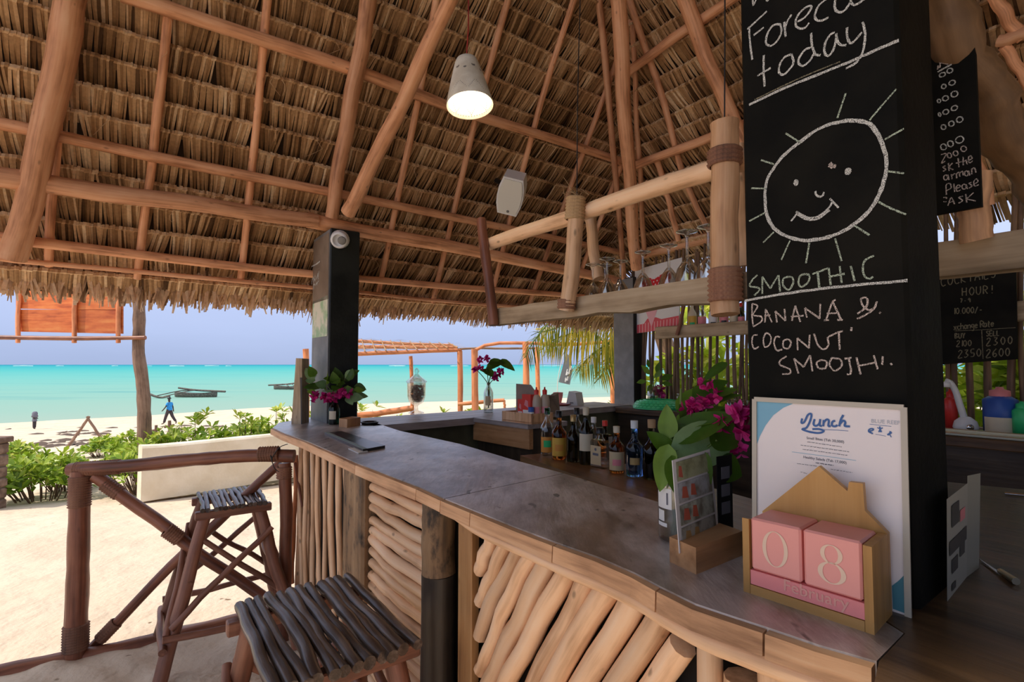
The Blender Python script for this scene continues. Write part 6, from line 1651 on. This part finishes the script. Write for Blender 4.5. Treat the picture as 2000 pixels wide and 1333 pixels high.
kn_ = thing('bar_knife', 'thin shiny knife lying on the dark worktop behind the picture card', 'knife', k0_)
mb = MB(); mb.prism([k0_ + Z * .002, k0_.lerp(k1_, .5) + ks * .005 + Z * .002, k1_.lerp(k0_, .35) + ks * .006 + Z * .002, k1_.lerp(k0_, .35) + Z * .002], Z * .002); put('blade', mb, M['metal'], kn_)
mb = MB(); mb.tube([k1_.lerp(k0_, .36) + Z * .006, k1_ + Z * .006], .005, .006, 8, 4); put('handle', mb, M['steel'], kn_)
st_ = onz(1962, 968, CT); mb = MB(); mb.tube([st_ + Z * .005, st_ + V(.30, -.17, .005)], .004, .004, 6, 3); tag(put('stirring_rod', mb, M['metal'], None, None, st_), 'thin metal rod lying on the dark worktop near the sink', 'rod')
# gnarled branch that holds the rack, and rafters overhead on that side
gb = thing('gnarled_branch', 'thick gnarled crooked branch under the roof above the price board', 'branch', aty(1900, 180, 1.05))
mb = MB(); mb.tube([aty(1815, -60, .98), aty(1850, 60, 1.0), aty(1905, 160, 1.03), aty(1965, 260, 1.08), aty(2060, 380, 1.12)], .042, .046, 14, 30, .012, .10); put('limb', mb, M['gnarled'], gb)
mb = MB(); mb.tube([aty(1905, 165, 1.06), aty(1935, 250, 1.10), aty(1990, 330, 1.14), aty(2060, 390, 1.16)], .026, .03, 12, 16, .008, .08); put('fork', mb, M['gnarled'], gb)
rb_ = ceiling2
for pts, r_ in (([(1930, -20), (2000, 75)], .028), ([(1880, -20), (1905, 35)], .03), ([(1950, 80), (2080, 40)], .03), ([(1960, 90), (2040, 200)], .024), ([(1905, 290), (1935, 400)], .02)):
    pole(rb_, [on_R(u, v, .10) for u, v in pts], r_)
# ---------------------------------------------------------------- outside: wall, shrubs, posts, boats, people
w0b, w1b = onz(275, 966, -.16), onz(545, 925, -.16)
wd = (w1b - w0b).normalized(); wn = V(-wd.y, wd.x, 0)
zw0 = aty(275, 880, w0b.y).z
lw = thing('garden_wall', 'low cream rendered garden wall on the sand beyond the railing', 'wall', w0b, None, 'structure'); del lw['category']
M['render'] = mottled('cream_render', (.76, .66, .50), (.86, .77, .62), 2.5, .9, .25, 30)
wl = 5.2; hw = zw0 + .2
n = 26; vs = []; fs = []
mb = MB(); prof = [(0, -.1), (0, hw - .03), (.02, hw - .005), (.06, hw), (.16, hw), (.20, hw - .005), (.22, hw - .03), (.22, -.1)]
for i in range(n + 1):
    for (o_, z_) in prof:
        p = w0b + wd * (wl * i / n) + wn * o_; p.z = w0b.z + z_ + (.006 * noise.noise(V(i * .7, o_ * 9, 0)) if z_ > 0 else 0) + (.012 if i in (0,) and z_ > .2 else 0); vs.append(p)
m_ = len(prof)
fs = [(i * m_ + k, i * m_ + k + 1, (i + 1) * m_ + k + 1, (i + 1) * m_ + k) for i in range(n) for k in range(m_ - 1)] + [tuple(range(m_))[::-1], tuple(range(n * m_, n * m_ + m_))]
mb.add(vs, fs); put('rendered_body', mb, M['render'], lw)
# leafy beach shrubs
def shrub(label, spots, hgt, leaf, n, seed, group=None, name='shrub', mk='bush'):
    q = random.Random(seed); c = spots[0]; t = thing(name, label, 'shrub', V(c[0], c[1], ground_z(c[0], c[1])), group)
    tw = MB(); lf = MB()
    for i in range(n):
        sx, sy, sr, sh = q.choice(spots); a = q.uniform(0, 6.28); rr_ = sr * math.sqrt(q.random()); x, y = sx + rr_ * math.cos(a), sy + rr_ * math.sin(a); g = ground_z(x, y)
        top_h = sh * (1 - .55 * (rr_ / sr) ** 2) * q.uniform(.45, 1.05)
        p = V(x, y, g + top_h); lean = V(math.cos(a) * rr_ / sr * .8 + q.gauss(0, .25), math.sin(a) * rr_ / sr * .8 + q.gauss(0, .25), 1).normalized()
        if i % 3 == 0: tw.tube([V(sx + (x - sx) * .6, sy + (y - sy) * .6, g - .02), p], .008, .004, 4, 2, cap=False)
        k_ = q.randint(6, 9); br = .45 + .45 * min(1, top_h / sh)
        for j in range(k_):
            b_ = 2 * PI * j / k_ + q.random(); e = lean.orthogonal().normalized(); f = lean.cross(e)
            d = lean * q.uniform(.3, 1.1) + (e * math.cos(b_) + f * math.sin(b_)); L_ = leaf * q.uniform(.7, 1.25)
            dn = d.normalized(); sd = dn.cross(lean); sd = sd.normalized() if sd.length > .01 else e
            w_ = L_ * .36; tip = p + dn * L_ - Z * L_ * .08; mid = p + dn * L_ * .62 + lean * L_ * .03
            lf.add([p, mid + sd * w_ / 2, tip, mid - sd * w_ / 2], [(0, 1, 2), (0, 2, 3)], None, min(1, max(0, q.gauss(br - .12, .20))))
    put('stem', tw, M['twig'], t, None, None, 'stuff')
    o = put('foliage', lf, M[mk], t); o['kind'] = 'stuff'; return t
def gp(u, v): return on_ground(u, v)
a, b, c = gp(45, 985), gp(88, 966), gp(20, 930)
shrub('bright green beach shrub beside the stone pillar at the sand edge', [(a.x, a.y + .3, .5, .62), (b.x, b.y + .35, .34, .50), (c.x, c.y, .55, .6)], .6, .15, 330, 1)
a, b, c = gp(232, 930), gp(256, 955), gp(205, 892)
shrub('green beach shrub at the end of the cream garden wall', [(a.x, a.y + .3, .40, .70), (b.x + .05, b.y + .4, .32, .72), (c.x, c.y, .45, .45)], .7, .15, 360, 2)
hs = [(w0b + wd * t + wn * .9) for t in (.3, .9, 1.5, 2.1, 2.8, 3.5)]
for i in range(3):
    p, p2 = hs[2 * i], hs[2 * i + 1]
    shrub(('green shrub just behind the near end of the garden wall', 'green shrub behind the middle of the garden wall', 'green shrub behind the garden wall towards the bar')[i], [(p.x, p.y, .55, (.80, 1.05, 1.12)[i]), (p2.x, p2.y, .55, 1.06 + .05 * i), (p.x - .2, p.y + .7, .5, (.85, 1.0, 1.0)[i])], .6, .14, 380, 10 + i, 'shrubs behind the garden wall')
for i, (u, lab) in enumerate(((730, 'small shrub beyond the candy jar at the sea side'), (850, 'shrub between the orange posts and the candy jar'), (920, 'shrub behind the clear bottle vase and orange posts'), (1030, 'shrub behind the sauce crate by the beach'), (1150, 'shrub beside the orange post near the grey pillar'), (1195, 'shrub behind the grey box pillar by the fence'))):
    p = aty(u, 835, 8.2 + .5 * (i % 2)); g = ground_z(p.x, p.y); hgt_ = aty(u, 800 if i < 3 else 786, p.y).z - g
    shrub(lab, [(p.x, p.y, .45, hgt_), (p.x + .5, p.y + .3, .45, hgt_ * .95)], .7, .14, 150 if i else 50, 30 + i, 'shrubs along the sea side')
# greenery outside the fence of sticks
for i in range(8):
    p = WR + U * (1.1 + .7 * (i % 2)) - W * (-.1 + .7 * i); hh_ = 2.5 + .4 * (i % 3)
    shrub('green bush with sunlight painted into its leaves outside the fence, glimpsed between its sticks', [(p.x, p.y, .6, hh_), (p.x, p.y, .75, hh_ * .75), (p.x + .2, p.y, .75, hh_ * .45), (p.x, p.y, .7, hh_ * .25)], hh_, .24, 330, 60 + i, 'bushes outside the fence', mk='hedge')
# stone pillar at the left
p = gp(0, 1000); t = thing('stone_pillar', 'rough brown stone gate pillar on the sand beside the shrub', 'pillar', p, None, 'thing')
q = random.Random(6); W0 = aty(20, 900, p.y + .26).x; h0 = aty(10, 848, p.y + .26).z - .06
z = p.z - .05; row = 0
while z < h0 - .08:
    hh_ = q.uniform(.10, .16); 
    for j in range(2):
        x1 = W0 - j * .2 - (.08 if row % 2 else 0) * j; x0 = x1 - (.20 if j else (.19 if row % 2 == 0 else .12)); mb = MB()
        mb.frame(((x0 + x1) / 2 + q.uniform(-.006, .006), p.y + .12, z + hh_ / 2), ((x1 - x0) / 2 - .006, 0, 0), (0, .13 + q.uniform(0, .01), 0), (0, 0, hh_ / 2 - .006), bev=.018); put('stone', mb, mottled('rough_stone', (.16, .10, .075), (.30, .20, .15), 9, .9, .6), t) if not M.get('stone') else put('stone', mb, M['stone'], t)
        if not M.get('stone'): M['stone'] = bpy.data.materials['rough_stone']
    z += hh_; row += 1
mb = MB(); mb.frame((W0 - .19, p.y + .12, (p.z - .1 + z) / 2), (.17, 0, 0), (0, .11, 0), (0, 0, (z - p.z + .1) / 2 - .01)); put('mortar', mb, plain('mortar', (.12, .09, .07), .95), t)
mb = MB(); mb.frame((W0 - .19, p.y + .12, z + .03), (.215, 0, 0), (0, .16, 0), (0, 0, .035), bev=.012); put('cap_stone', mb, M['stone'], t)
# crooked trunk post with the sign frame
yb = 7.4
p0 = aty(281, 880, yb); g = V(p0.x, p0.y, ground_z(p0.x, p0.y) - .05)
tp_ = thing('trunk_post', 'crooked grey tree trunk post rising behind the garden wall', 'post', g)
mb = MB(); mb.tube([g, aty(282, 800, yb), aty(277, 740, yb), aty(270, 690, yb), aty(273, 630, yb), aty(272, 560, yb), aty(272, 480, yb)], .095, .068, 12, 30, .008, .07); put('trunk', mb, M['trunk'], tp_)
sg = thing('hanging_sign', 'red brown plywood sign on poles behind the thatch fringe', 'sign', aty(140, 660, yb - .1))
ys_ = yb - .10
mb = MB(); mb.tube([aty(-120, 656, ys_), aty(0, 659, ys_), aty(140, 662, ys_), aty(284, 660, ys_)], .034, .030, 9, 14, .004, .05); put('cross_pole', mb, M['rail'], sg)
def sgq(u, v, d=0): return aty(u, v, ys_ + .06 + d)
for (u0, u1) in ((31, 143), (143, 240)):
    for (v0, v1) in ((480, 603), (605, 648)):
        mb = MB(); mb.prism([sgq(u0, v1 - (u0 - 31) * -.02), sgq(u1 - .6, v1 + (u1 - 31) * .02), sgq(u1 - .6, v0), sgq(u0, v0)], V(0, .02, 0), gax=V(1, 0, 0)); put('panel', mb, M['signwood'], sg)
for u, r_ in ((36, .028), (146, .030), (232, .030)):
    mb = MB(); mb.tube([aty(u, 470, ys_ + .04), aty(u + 2, 560, ys_ + .04), aty(u - 1, 620, ys_ + .03), aty(u - 1, 670, ys_ - .0)], r_, r_, 9, 12, .006, .06); put('upright', mb, M['orange'], sg)
# A-frame of two sticks
a, b = gp(130, 873), gp(207, 868); ap = aty(172, 817, (a.y + b.y) / 2)
t = thing('stick_frame', 'two dark sticks propped together like a tent on the beach', 'frame', a)
for e in (a, b): mb = MB(); mb.tube([e - Z * .05, ap + (ap - e).normalized() * .06], .045, .035, 7, 8, .01, .06); put('pole', mb, M['trunk'], t)
# seaweed lines
q = random.Random(12)
for j, (v0, n_) in enumerate(((872, 40), (862, 12), (846, 14), (838, 10), (848, 16))):
    mb = MB()
    for i in range(n_):
        u = q.uniform(0, 200) if j == 0 else q.uniform(10, 500) if j < 4 else q.uniform(120, 200); v = v0 + q.uniform(-4, 5) - (u * .018 if j else u * .03); p = gp(u, v); s_ = q.uniform(.04, .22) * p.y / 12
        mb.add([p + V(-s_, -.05, .012), p + V(-s_ * .2, -.12 * q.random() - .05, .02), p + V(s_, -.03, .012), p + V(s_ * .6, .10, .04), p + V(-s_ * .3, .16, .05)], [(0, 1, 2, 3, 4)])
    o = put('seaweed', mb, plain('dry_seaweed', (.10, .065, .045), .95), None, None, gp(150, v0 - 2)); tag(o, ('thick line of dark seaweed washed up near the shrubs', 'scraps of dry seaweed below the stick frame', 'scattered seaweed scraps in the middle of the beach', 'scattered seaweed scraps near the waterline', 'seaweed strip by the propped sticks')[j], 'seaweed', None, 'stuff')
# stump posts on the sand by the man
for u, v0, v1, lab in ((305, 845, 831, 'short dark stump sticking out of the sand by the shrubs'), (331, 843, 822, 'thin dark stake sticking out of the sand near the walking man')):
    p = aty(u, 845, 13); p.z = ground_z(p.x, p.y); t_ = aty(u, v1, 13); mb = MB(); mb.tube([p, t_ + V(0, 0, .0)], .05, .035, 7, 6, .01, .1); mb.tube([p.lerp(t_, .8) - V(.12, 0, 0), p.lerp(t_, .85) + V(.12, 0, .02)], .03, .02, 6, 4); tag(put('stump', mb, M['twig'], None, None, p), lab, 'stump')
# outrigger boats
def boat(label, u0, u1, vw, flip, seed):
    y = (CZ - SEA_Z) / ((vw - 712.5) / 1000); a, b = aty(u0, vw, y), aty(u1, vw, y); L_ = (b - a).length; x = (b - a).normalized(); yv = V(0, 1, 0); c = (a + b) / 2; c.z = SEA_Z
    t = thing('outrigger_boat', label, 'boat', c); q = random.Random(seed)
    n = 14; vs = []; m_ = 7
    for i in range(n + 1):
        s_ = -1 + 2 * i / n; w_ = .55 * (1 - abs(s_) ** 3) + .06; sh = .25 * s_ * s_
        for k_ in range(m_): an = PI * k_ / (m_ - 1); vs.append(c + x * (s_ * L_ * .36) + yv * (w_ * math.cos(an)) + Z * (.55 + sh - .75 * math.sin(an)))
    mb = MB(); mb.add(vs, [(i * m_ + k_, i * m_ + k_ + 1, (i + 1) * m_ + k_ + 1, (i + 1) * m_ + k_) for i in range(n) for k_ in range(m_ - 1)] + [(i * m_, (i + 1) * m_, (i + 1) * m_ + m_ - 1, i * m_ + m_ - 1) for i in range(n)]); put('hull', mb, M['boatwood'], t)
    f = -1 if flip else 1
    mb = MB(); o = c - x * (f * L_ * .40) - yv * 2.4; mb.tube([o - x * L_ * .16 + Z * .5, o + Z * .12, o + x * L_ * .16 + Z * .3], .16, .12, 7, 8); put('float', mb, M['boatwood'], t)
    for d in (-.10, .06): mb = MB(); mb.tube([c + x * (L_ * d) + yv * .8 + Z * .9, c + x * (L_ * d - f * L_ * .1) - yv * .8 + Z * .9, o + x * (L_ * d) + Z * .25], .07, .06, 6, 8); put('outrigger_arm', mb, M['boatwood'], t)
    mb = MB(); mb.tube([c - x * L_ * .30 * f + Z * 1.25, c + Z * .95, c + x * L_ * .5 * f + Z * .75], .12, .14, 7, 8); put('mast', mb, M['boatwood'], t)
    return t
boat('weathered outrigger boat moored in shallow water beyond the walking man', 325, 440, 776, False, 1)
boat('distant outrigger boat half hidden by the tall wooden box', 524, 600, 761, True, 2)
# people on the beach
def person(label, p, H, pose, face=1):
    t = thing('person', label, 'person', p)
    S_ = H / 1.75
    J = pose; names = list(J)
    bm_v = [Vector(J[k][0]) for k in names]; idx = {k: i for i, k in enumerate(names)}
    edges = [(idx[J[k][2]], idx[k]) for k in names if J[k][2]]
    me = bpy.data.meshes.new('body'); me.from_pydata([tuple(V(v.x * face, v.y, v.z) * S_) for v in bm_v], edges, [])
    o = bpy.data.objects.new('body', me); COL.objects.link(o)
    sk = o.modifiers.new('skin', 'SKIN'); sb = o.modifiers.new('sub', 'SUBSURF'); sb.levels = 1; sb.render_levels = 1
    lay = me.skin_vertices[0].data
    for k in names: lay[idx[k]].radius = (J[k][1] * S_, J[k][1] * S_)
    lay[idx['pelvis']].use_root = True
    dg = bpy.context.evaluated_depsgraph_get(); dg.update(); m2 = bpy.data.meshes.new_from_object(o.evaluated_get(dg)); o.modifiers.clear(); o.data = m2
    m2.materials.clear(); m2.materials.append(M['skin']); o.parent = t
    for po in m2.polygons: po.use_smooth = True
    return t, S_
walk = {'pelvis': ((0, 0, .95), .11, None), 'chest': ((.0, 0, 1.28), .13, 'pelvis'), 'neck': ((-.02, 0, 1.48), .05, 'chest'), 'headb': ((-.03, 0, 1.56), .075, 'neck'), 'head': ((-.035, 0, 1.66), .088, 'headb'),
    'shl': ((0, -.17, 1.40), .055, 'chest'), 'ell': ((-.12, -.20, 1.14), .042, 'shl'), 'hal': ((-.30, -.20, .92), .035, 'ell'), 'fil': ((-.37, -.20, .86), .022, 'hal'), 'shr': ((0, .17, 1.40), .055, 'chest'), 'elr': ((.10, .20, 1.12), .042, 'shr'), 'har': ((.14, .20, .88), .035, 'elr'), 'fir': ((.16, .2, .80), .022, 'har'),
    'hipl': ((0, -.09, .90), .085, 'pelvis'), 'knl': ((-.16, -.09, .50), .060, 'hipl'), 'anl': ((-.28, -.09, .08), .040, 'knl'), 'tol': ((-.44, -.09, .03), .03, 'anl'), 'hipr': ((0, .09, .90), .085, 'pelvis'), 'knr': ((.17, .09, .50), .060, 'hipr'), 'anr': ((.42, .09, .16), .040, 'knr'), 'tor': ((.38, .09, .03), .03, 'anr')}
def cloth(t, name, pts, r0, r1, S_, m, face=1, sq=1.0, segs=8):
    mb = MB(); mb.tube([V(a * face, b, c) * S_ + t.location for a, b, c in pts], r0 * S_, r1 * S_, 12, segs, 0, .03, squash=sq); return put(name, mb, m, t)
pm = gp(330, 826)
man, S_ = person('man in blue shirt and dark trousers walking along the beach', pm, aty(330, 777, pm.y).z - pm.z, walk)
cloth(man, 'shirt', [(.01, 0, .92), (0, 0, 1.1), (0, 0, 1.3), (-.01, 0, 1.44)], .17, .15, S_, M['shirt'])
mb = MB(); lo = man.location
for sy_ in (-1, 1): mb = MB(); mb.tube([V(0, sy_ * .15, 1.41) * S_ + lo, V((-.06 if sy_ < 0 else .05), sy_ * .20, 1.25) * S_ + lo], .075 * S_, .07 * S_, 9, 3); put('sleeve', mb, M['shirt'], man)
mb = MB()
mb.tube([V(0, -.07, .98) * S_ + lo, V(-.15, -.09, .52) * S_ + lo, V(-.26, -.09, .14) * S_ + lo], .115 * S_, .07 * S_, 10, 8); mb.tube([V(0, .07, .98) * S_ + lo, V(.16, .09, .52) * S_ + lo, V(.37, .09, .22) * S_ + lo], .115 * S_, .07 * S_, 10, 8)
put('trousers', mb, M['trouser'], man)
mb = MB(); mb.lathe([(0, .12), (.06, .10), (.09, .05), (.095, 0), (.0, -.02)], V(-.03, 0, 1.66) * S_ + lo, 12); put('hair', mb, M['blackpl'], man)
stand = dict(walk)
stand.update({'ell': ((-.10, -.20, 1.15), .05, 'shl'), 'hal': ((-.28, -.12, 1.16), .04, 'ell'), 'fil': ((-.34, -.08, 1.17), .025, 'hal'), 'elr': ((-.08, .20, 1.15), .05, 'shr'), 'har': ((-.26, .10, 1.14), .04, 'elr'), 'fir': ((-.33, .06, 1.15), .025, 'har'), 'knl': ((-.03, -.09, .50), .065, 'hipl'), 'anl': ((-.02, -.09, .08), .042, 'knl'), 'tol': ((-.15, -.09, .03), .03, 'anl'), 'knr': ((.04, .09, .50), .065, 'hipr'), 'anr': ((.06, .09, .08), .042, 'knr'), 'tor': ((-.06, .09, .03), .03, 'anr')})
pw = gp(67, 835)
wo, S_ = person('small figure in grey headscarf standing on the beach near the water', pw, aty(67, 807, pw.y).z - pw.z, stand, -1); lo = wo.location
cloth(wo, 'shawl', [(0, 0, .85), (0, 0, 1.1), (0, 0, 1.35), (0, 0, 1.50)], .22, .14, S_, M['greycloth'], -1)
mb = MB(); mb.lathe([(0, .13), (.08, .11), (.125, .03), (.12, -.06), (.15, -.16), (.10, -.2)], V(0, 0, 1.66) * S_ + lo, 14); put('headscarf', mb, M['greycloth'], wo)
mb = MB()
for sy_ in (-1, 1): mb.tube([V(0, sy_ * .07, .98) * S_ + lo, V(0, sy_ * .09, .5) * S_ + lo, V(0, sy_ * .09, .14) * S_ + lo], .12 * S_, .07 * S_, 10, 6)
put('trousers', mb, M['trouser'], wo)
# pergola of orange poles
PY = 8.0
pg = thing('pergola', 'open pergola of orange poles on the beach side of the bar', 'pergola', V(aty(960, 800, PY).x, PY, ground_z(0, PY)))
def pgt(pts, r, name='post', m='orange', r1=None, wob=.006, seg=10): mb = MB(); mb.tube(pts, r, r1 or r, 10, seg, wob, .04); return put(name, mb, M[m], pg)
for (u0, u1, v0, y, r) in ((898, 900, 686, 8.6, .045), (927, 930, 682, 8.0, .052), (1026, 1030, 668, 7.8, .050), (1049, 1052, 678, 8.5, .038), (1196, 1200, 664, 8.0, .052), (802, 806, 696, 9.0, .032), (597, 600, 682, 8.6, .05)):
    b_ = aty(u1, 840, y); b_.z = ground_z(b_.x, b_.y) - .05; pgt([b_, aty((u0 + u1) / 2, 750, y), aty(u0, v0, y)], r)
pgt([aty(925, 686, 8.0), aty(960, 672, 7.9), aty(1030, 671, 7.8), aty(1110, 673, 7.9), aty(1205, 667, 8.0)], .026, 'top_pole')
pgt([aty(890, 683, 8.6), aty(940, 681, 8.55), aty(1050, 680, 8.5)], .018, 'top_pole', 'trunk')
pgt([aty(690, 812, 8.8), aty(740, 808, 8.9), aty(806, 798, 9.0)], .05, 'low_pole')
pgt([aty(895, 790, 8.5), aty(985, 782, 8.4)], .03, 'low_pole')
pgt([aty(985, 782, 8.4), aty(985, 800, 8.4)], .02, 'low_pole')
# palm leaf shade roof
ms = thing('palm_shade_roof', 'flat shade roof of dry palm fronds on the pergola beams', 'roof', aty(790, 690, 9.0), None, 'thing')
A_, B_, C_, D_ = aty(640, 694, 8.3), aty(902, 684, 8.6), aty(885, 675, 10.2), aty(640, 664, 10.2)
q = random.Random(14)
for (a, b) in ((A_, B_), (D_, C_), (A_.lerp(D_, .5), B_.lerp(C_, .5))): mb = MB(); mb.tube([a, (a + b) / 2, b], .035, .03, 8, 8, .01, .05); put('beam', mb, M['orange'], ms)
for i in range(13):
    t_ = (i + .5) / 13; a, b = A_.lerp(B_, t_) + Z * .05, D_.lerp(C_, t_) + Z * .05; a = a + (a - b) * .06; mb = MB(); mb.tube([a, b], .012, .008, 5, 4)
    for j in range(36):
        p = a.lerp(b, j / 36); sd = V(1, 0, 0) * (1 if j % 2 else -1); d = (sd + (b - a).normalized() * .7 + V(0, 0, q.uniform(-.25, .05))).normalized(); L_ = q.uniform(.25, .42)
        w_ = (b - a).normalized() * .011; mb.add([p, p + d * L_ * .6 + w_, p + d * L_ - Z * .03, p + d * L_ * .6 - w_], [(0, 1, 2, 3)], None, q.uniform(.0, .8) if q.random() < .6 else .02)
    put('dry_frond', mb, M['thatch'], ms)
# coconut palm fronds
def frond(root, pts, L_, n_, seed, hang=.5, tint0=.45):
    q = random.Random(seed); mb = MB(); mb.tube(pts, .022, .006, 6, 14); c = MB()
    P = [Vector(p) for p in pts]; Ls = [0]
    for a, b in zip(P, P[1:]): Ls.append(Ls[-1] + (b - a).length)
    for i in range(n_):
        d_ = Ls[-1] * (.06 + .94 * i / n_)
        for s_ in range(len(P) - 1):
            if d_ <= Ls[s_ + 1] or s_ == len(P) - 2: tt = (d_ - Ls[s_]) / (Ls[s_ + 1] - Ls[s_]); p = P[s_].lerp(P[s_ + 1], tt); dr_ = (P[s_ + 1] - P[s_]).normalized(); break
        env = math.sin(PI * min(.96, .12 + .80 * i / n_)) ** .6
        for sg_ in (-1, 1):
            sd = dr_.cross(V(0, -1, .25)).normalized() * sg_
            d = (sd * .8 + dr_ * .55 - Z * hang * q.uniform(.7, 1.4) + V(q.gauss(0, .08), q.gauss(0, .12), 0)).normalized(); l = L_ * env * q.uniform(.8, 1.1)
            m1 = p + d * l * .5; d2 = (d - Z * hang * .9).normalized(); e = m1 + d2 * l * .5; w_ = dr_ * .013
            c.add([p - w_ * .6, p + w_ * .6, m1 + w_, m1 - w_, e], [(0, 1, 2, 3), (3, 2, 4)], None, min(1, max(0, q.gauss(tint0, .22))))
    st = put('frond', mb, M['stem'], root); lv = put('leaflets', c, M['palm'], st); lv['kind'] = 'stuff'
cb = aty(1225, 610, 7.0)
pt_ = thing('coconut_palm', 'coconut palm with yellow green fronds hanging behind the pergola', 'palm', V(cb.x + .9, 7.6, ground_z(3, 7.6)))
fy = 7.0
for i, (pts, L_, n_, hg, tn) in enumerate([([(1235, 590), (1150, 590), (1085, 620), (1040, 670), (1025, 700)], .62, 44, .9, .25), ([(1235, 600), (1170, 600), (1090, 640), (1050, 650)], .50, 40, .5, .65), ([(1250, 590), (1180, 630), (1120, 650), (1070, 668)], .75, 46, 1.0, .55), ([(1230, 640), (1190, 670), (1160, 690), (1130, 720)], .6, 40, .9, .5), ([(1180, 560), (1190, 620), (1200, 680), (1205, 720)], .4, 36, .5, .7), ([(1215, 650), (1195, 690), (1180, 720), (1172, 740)], .55, 36, .8, .45), ([(1060, 560), (1110, 610), (1160, 650), (1200, 690)], .5, 40, .6, .6), ([(1280, 560), (1240, 600), (1210, 650), (1200, 700)], .55, 40, .7, .7)]):
    frond(pt_, [aty(u, v, fy + .08 * i) for u, v in pts], L_ * .85, int(n_ * .95), 40 + i, hg, tn)
mb = MB(); b_ = pt_.location.copy(); mb.tube([b_, b_ + V(-.1, -.2, 1.5), cb + V(.15, .1, .5)], .15, .11, 10, 12, .02, .05); put('trunk', mb, M['trunk'], pt_)
# feather flag
fp = V(0, 12, 0); c = aty(1092, 723, 12); g = V(c.x - .05, 12, ground_z(c.x, 12))
fl_ = thing('banner_flag', 'grey feather banner with pale letters on the beach behind the palm', 'flag', g)
mb = MB(); mb.tube([g, aty(1089, 745, 12), aty(1094, 720, 12), aty(1108, 660, 12)], .014, .008, 6, 10); put('pole', mb, M['offwhite'], fl_)
mb = MB(); mb.prism([aty(1091, 747, 12), aty(1113, 752, 12), aty(1118, 725, 12), aty(1116, 700, 12), aty(1106, 690, 12)], V(0, .01, 0)); put('cloth', mb, plain('flag_grey', (.16, .17, .18), .8), fl_)
fz = lambda pts: [aty(1060 + x / 16.66, 680 + y / 16.66, 11.985) for x, y in pts]
mb = MB()
for st in ([(730, 1105), (745, 930)], [(745, 930), (785, 1100)], [(785, 1100), (820, 930)], [(755, 890), (800, 690)], [(790, 880), (815, 780)], [(850, 860), (880, 580)], [(880, 580), (930, 600), (905, 700), (865, 720)]): mb.ribbon(fz(st), V(0, -1, 0), .022, .002, .15, smooth_path=False)
put('lettering', mb, M['white'], fl_)
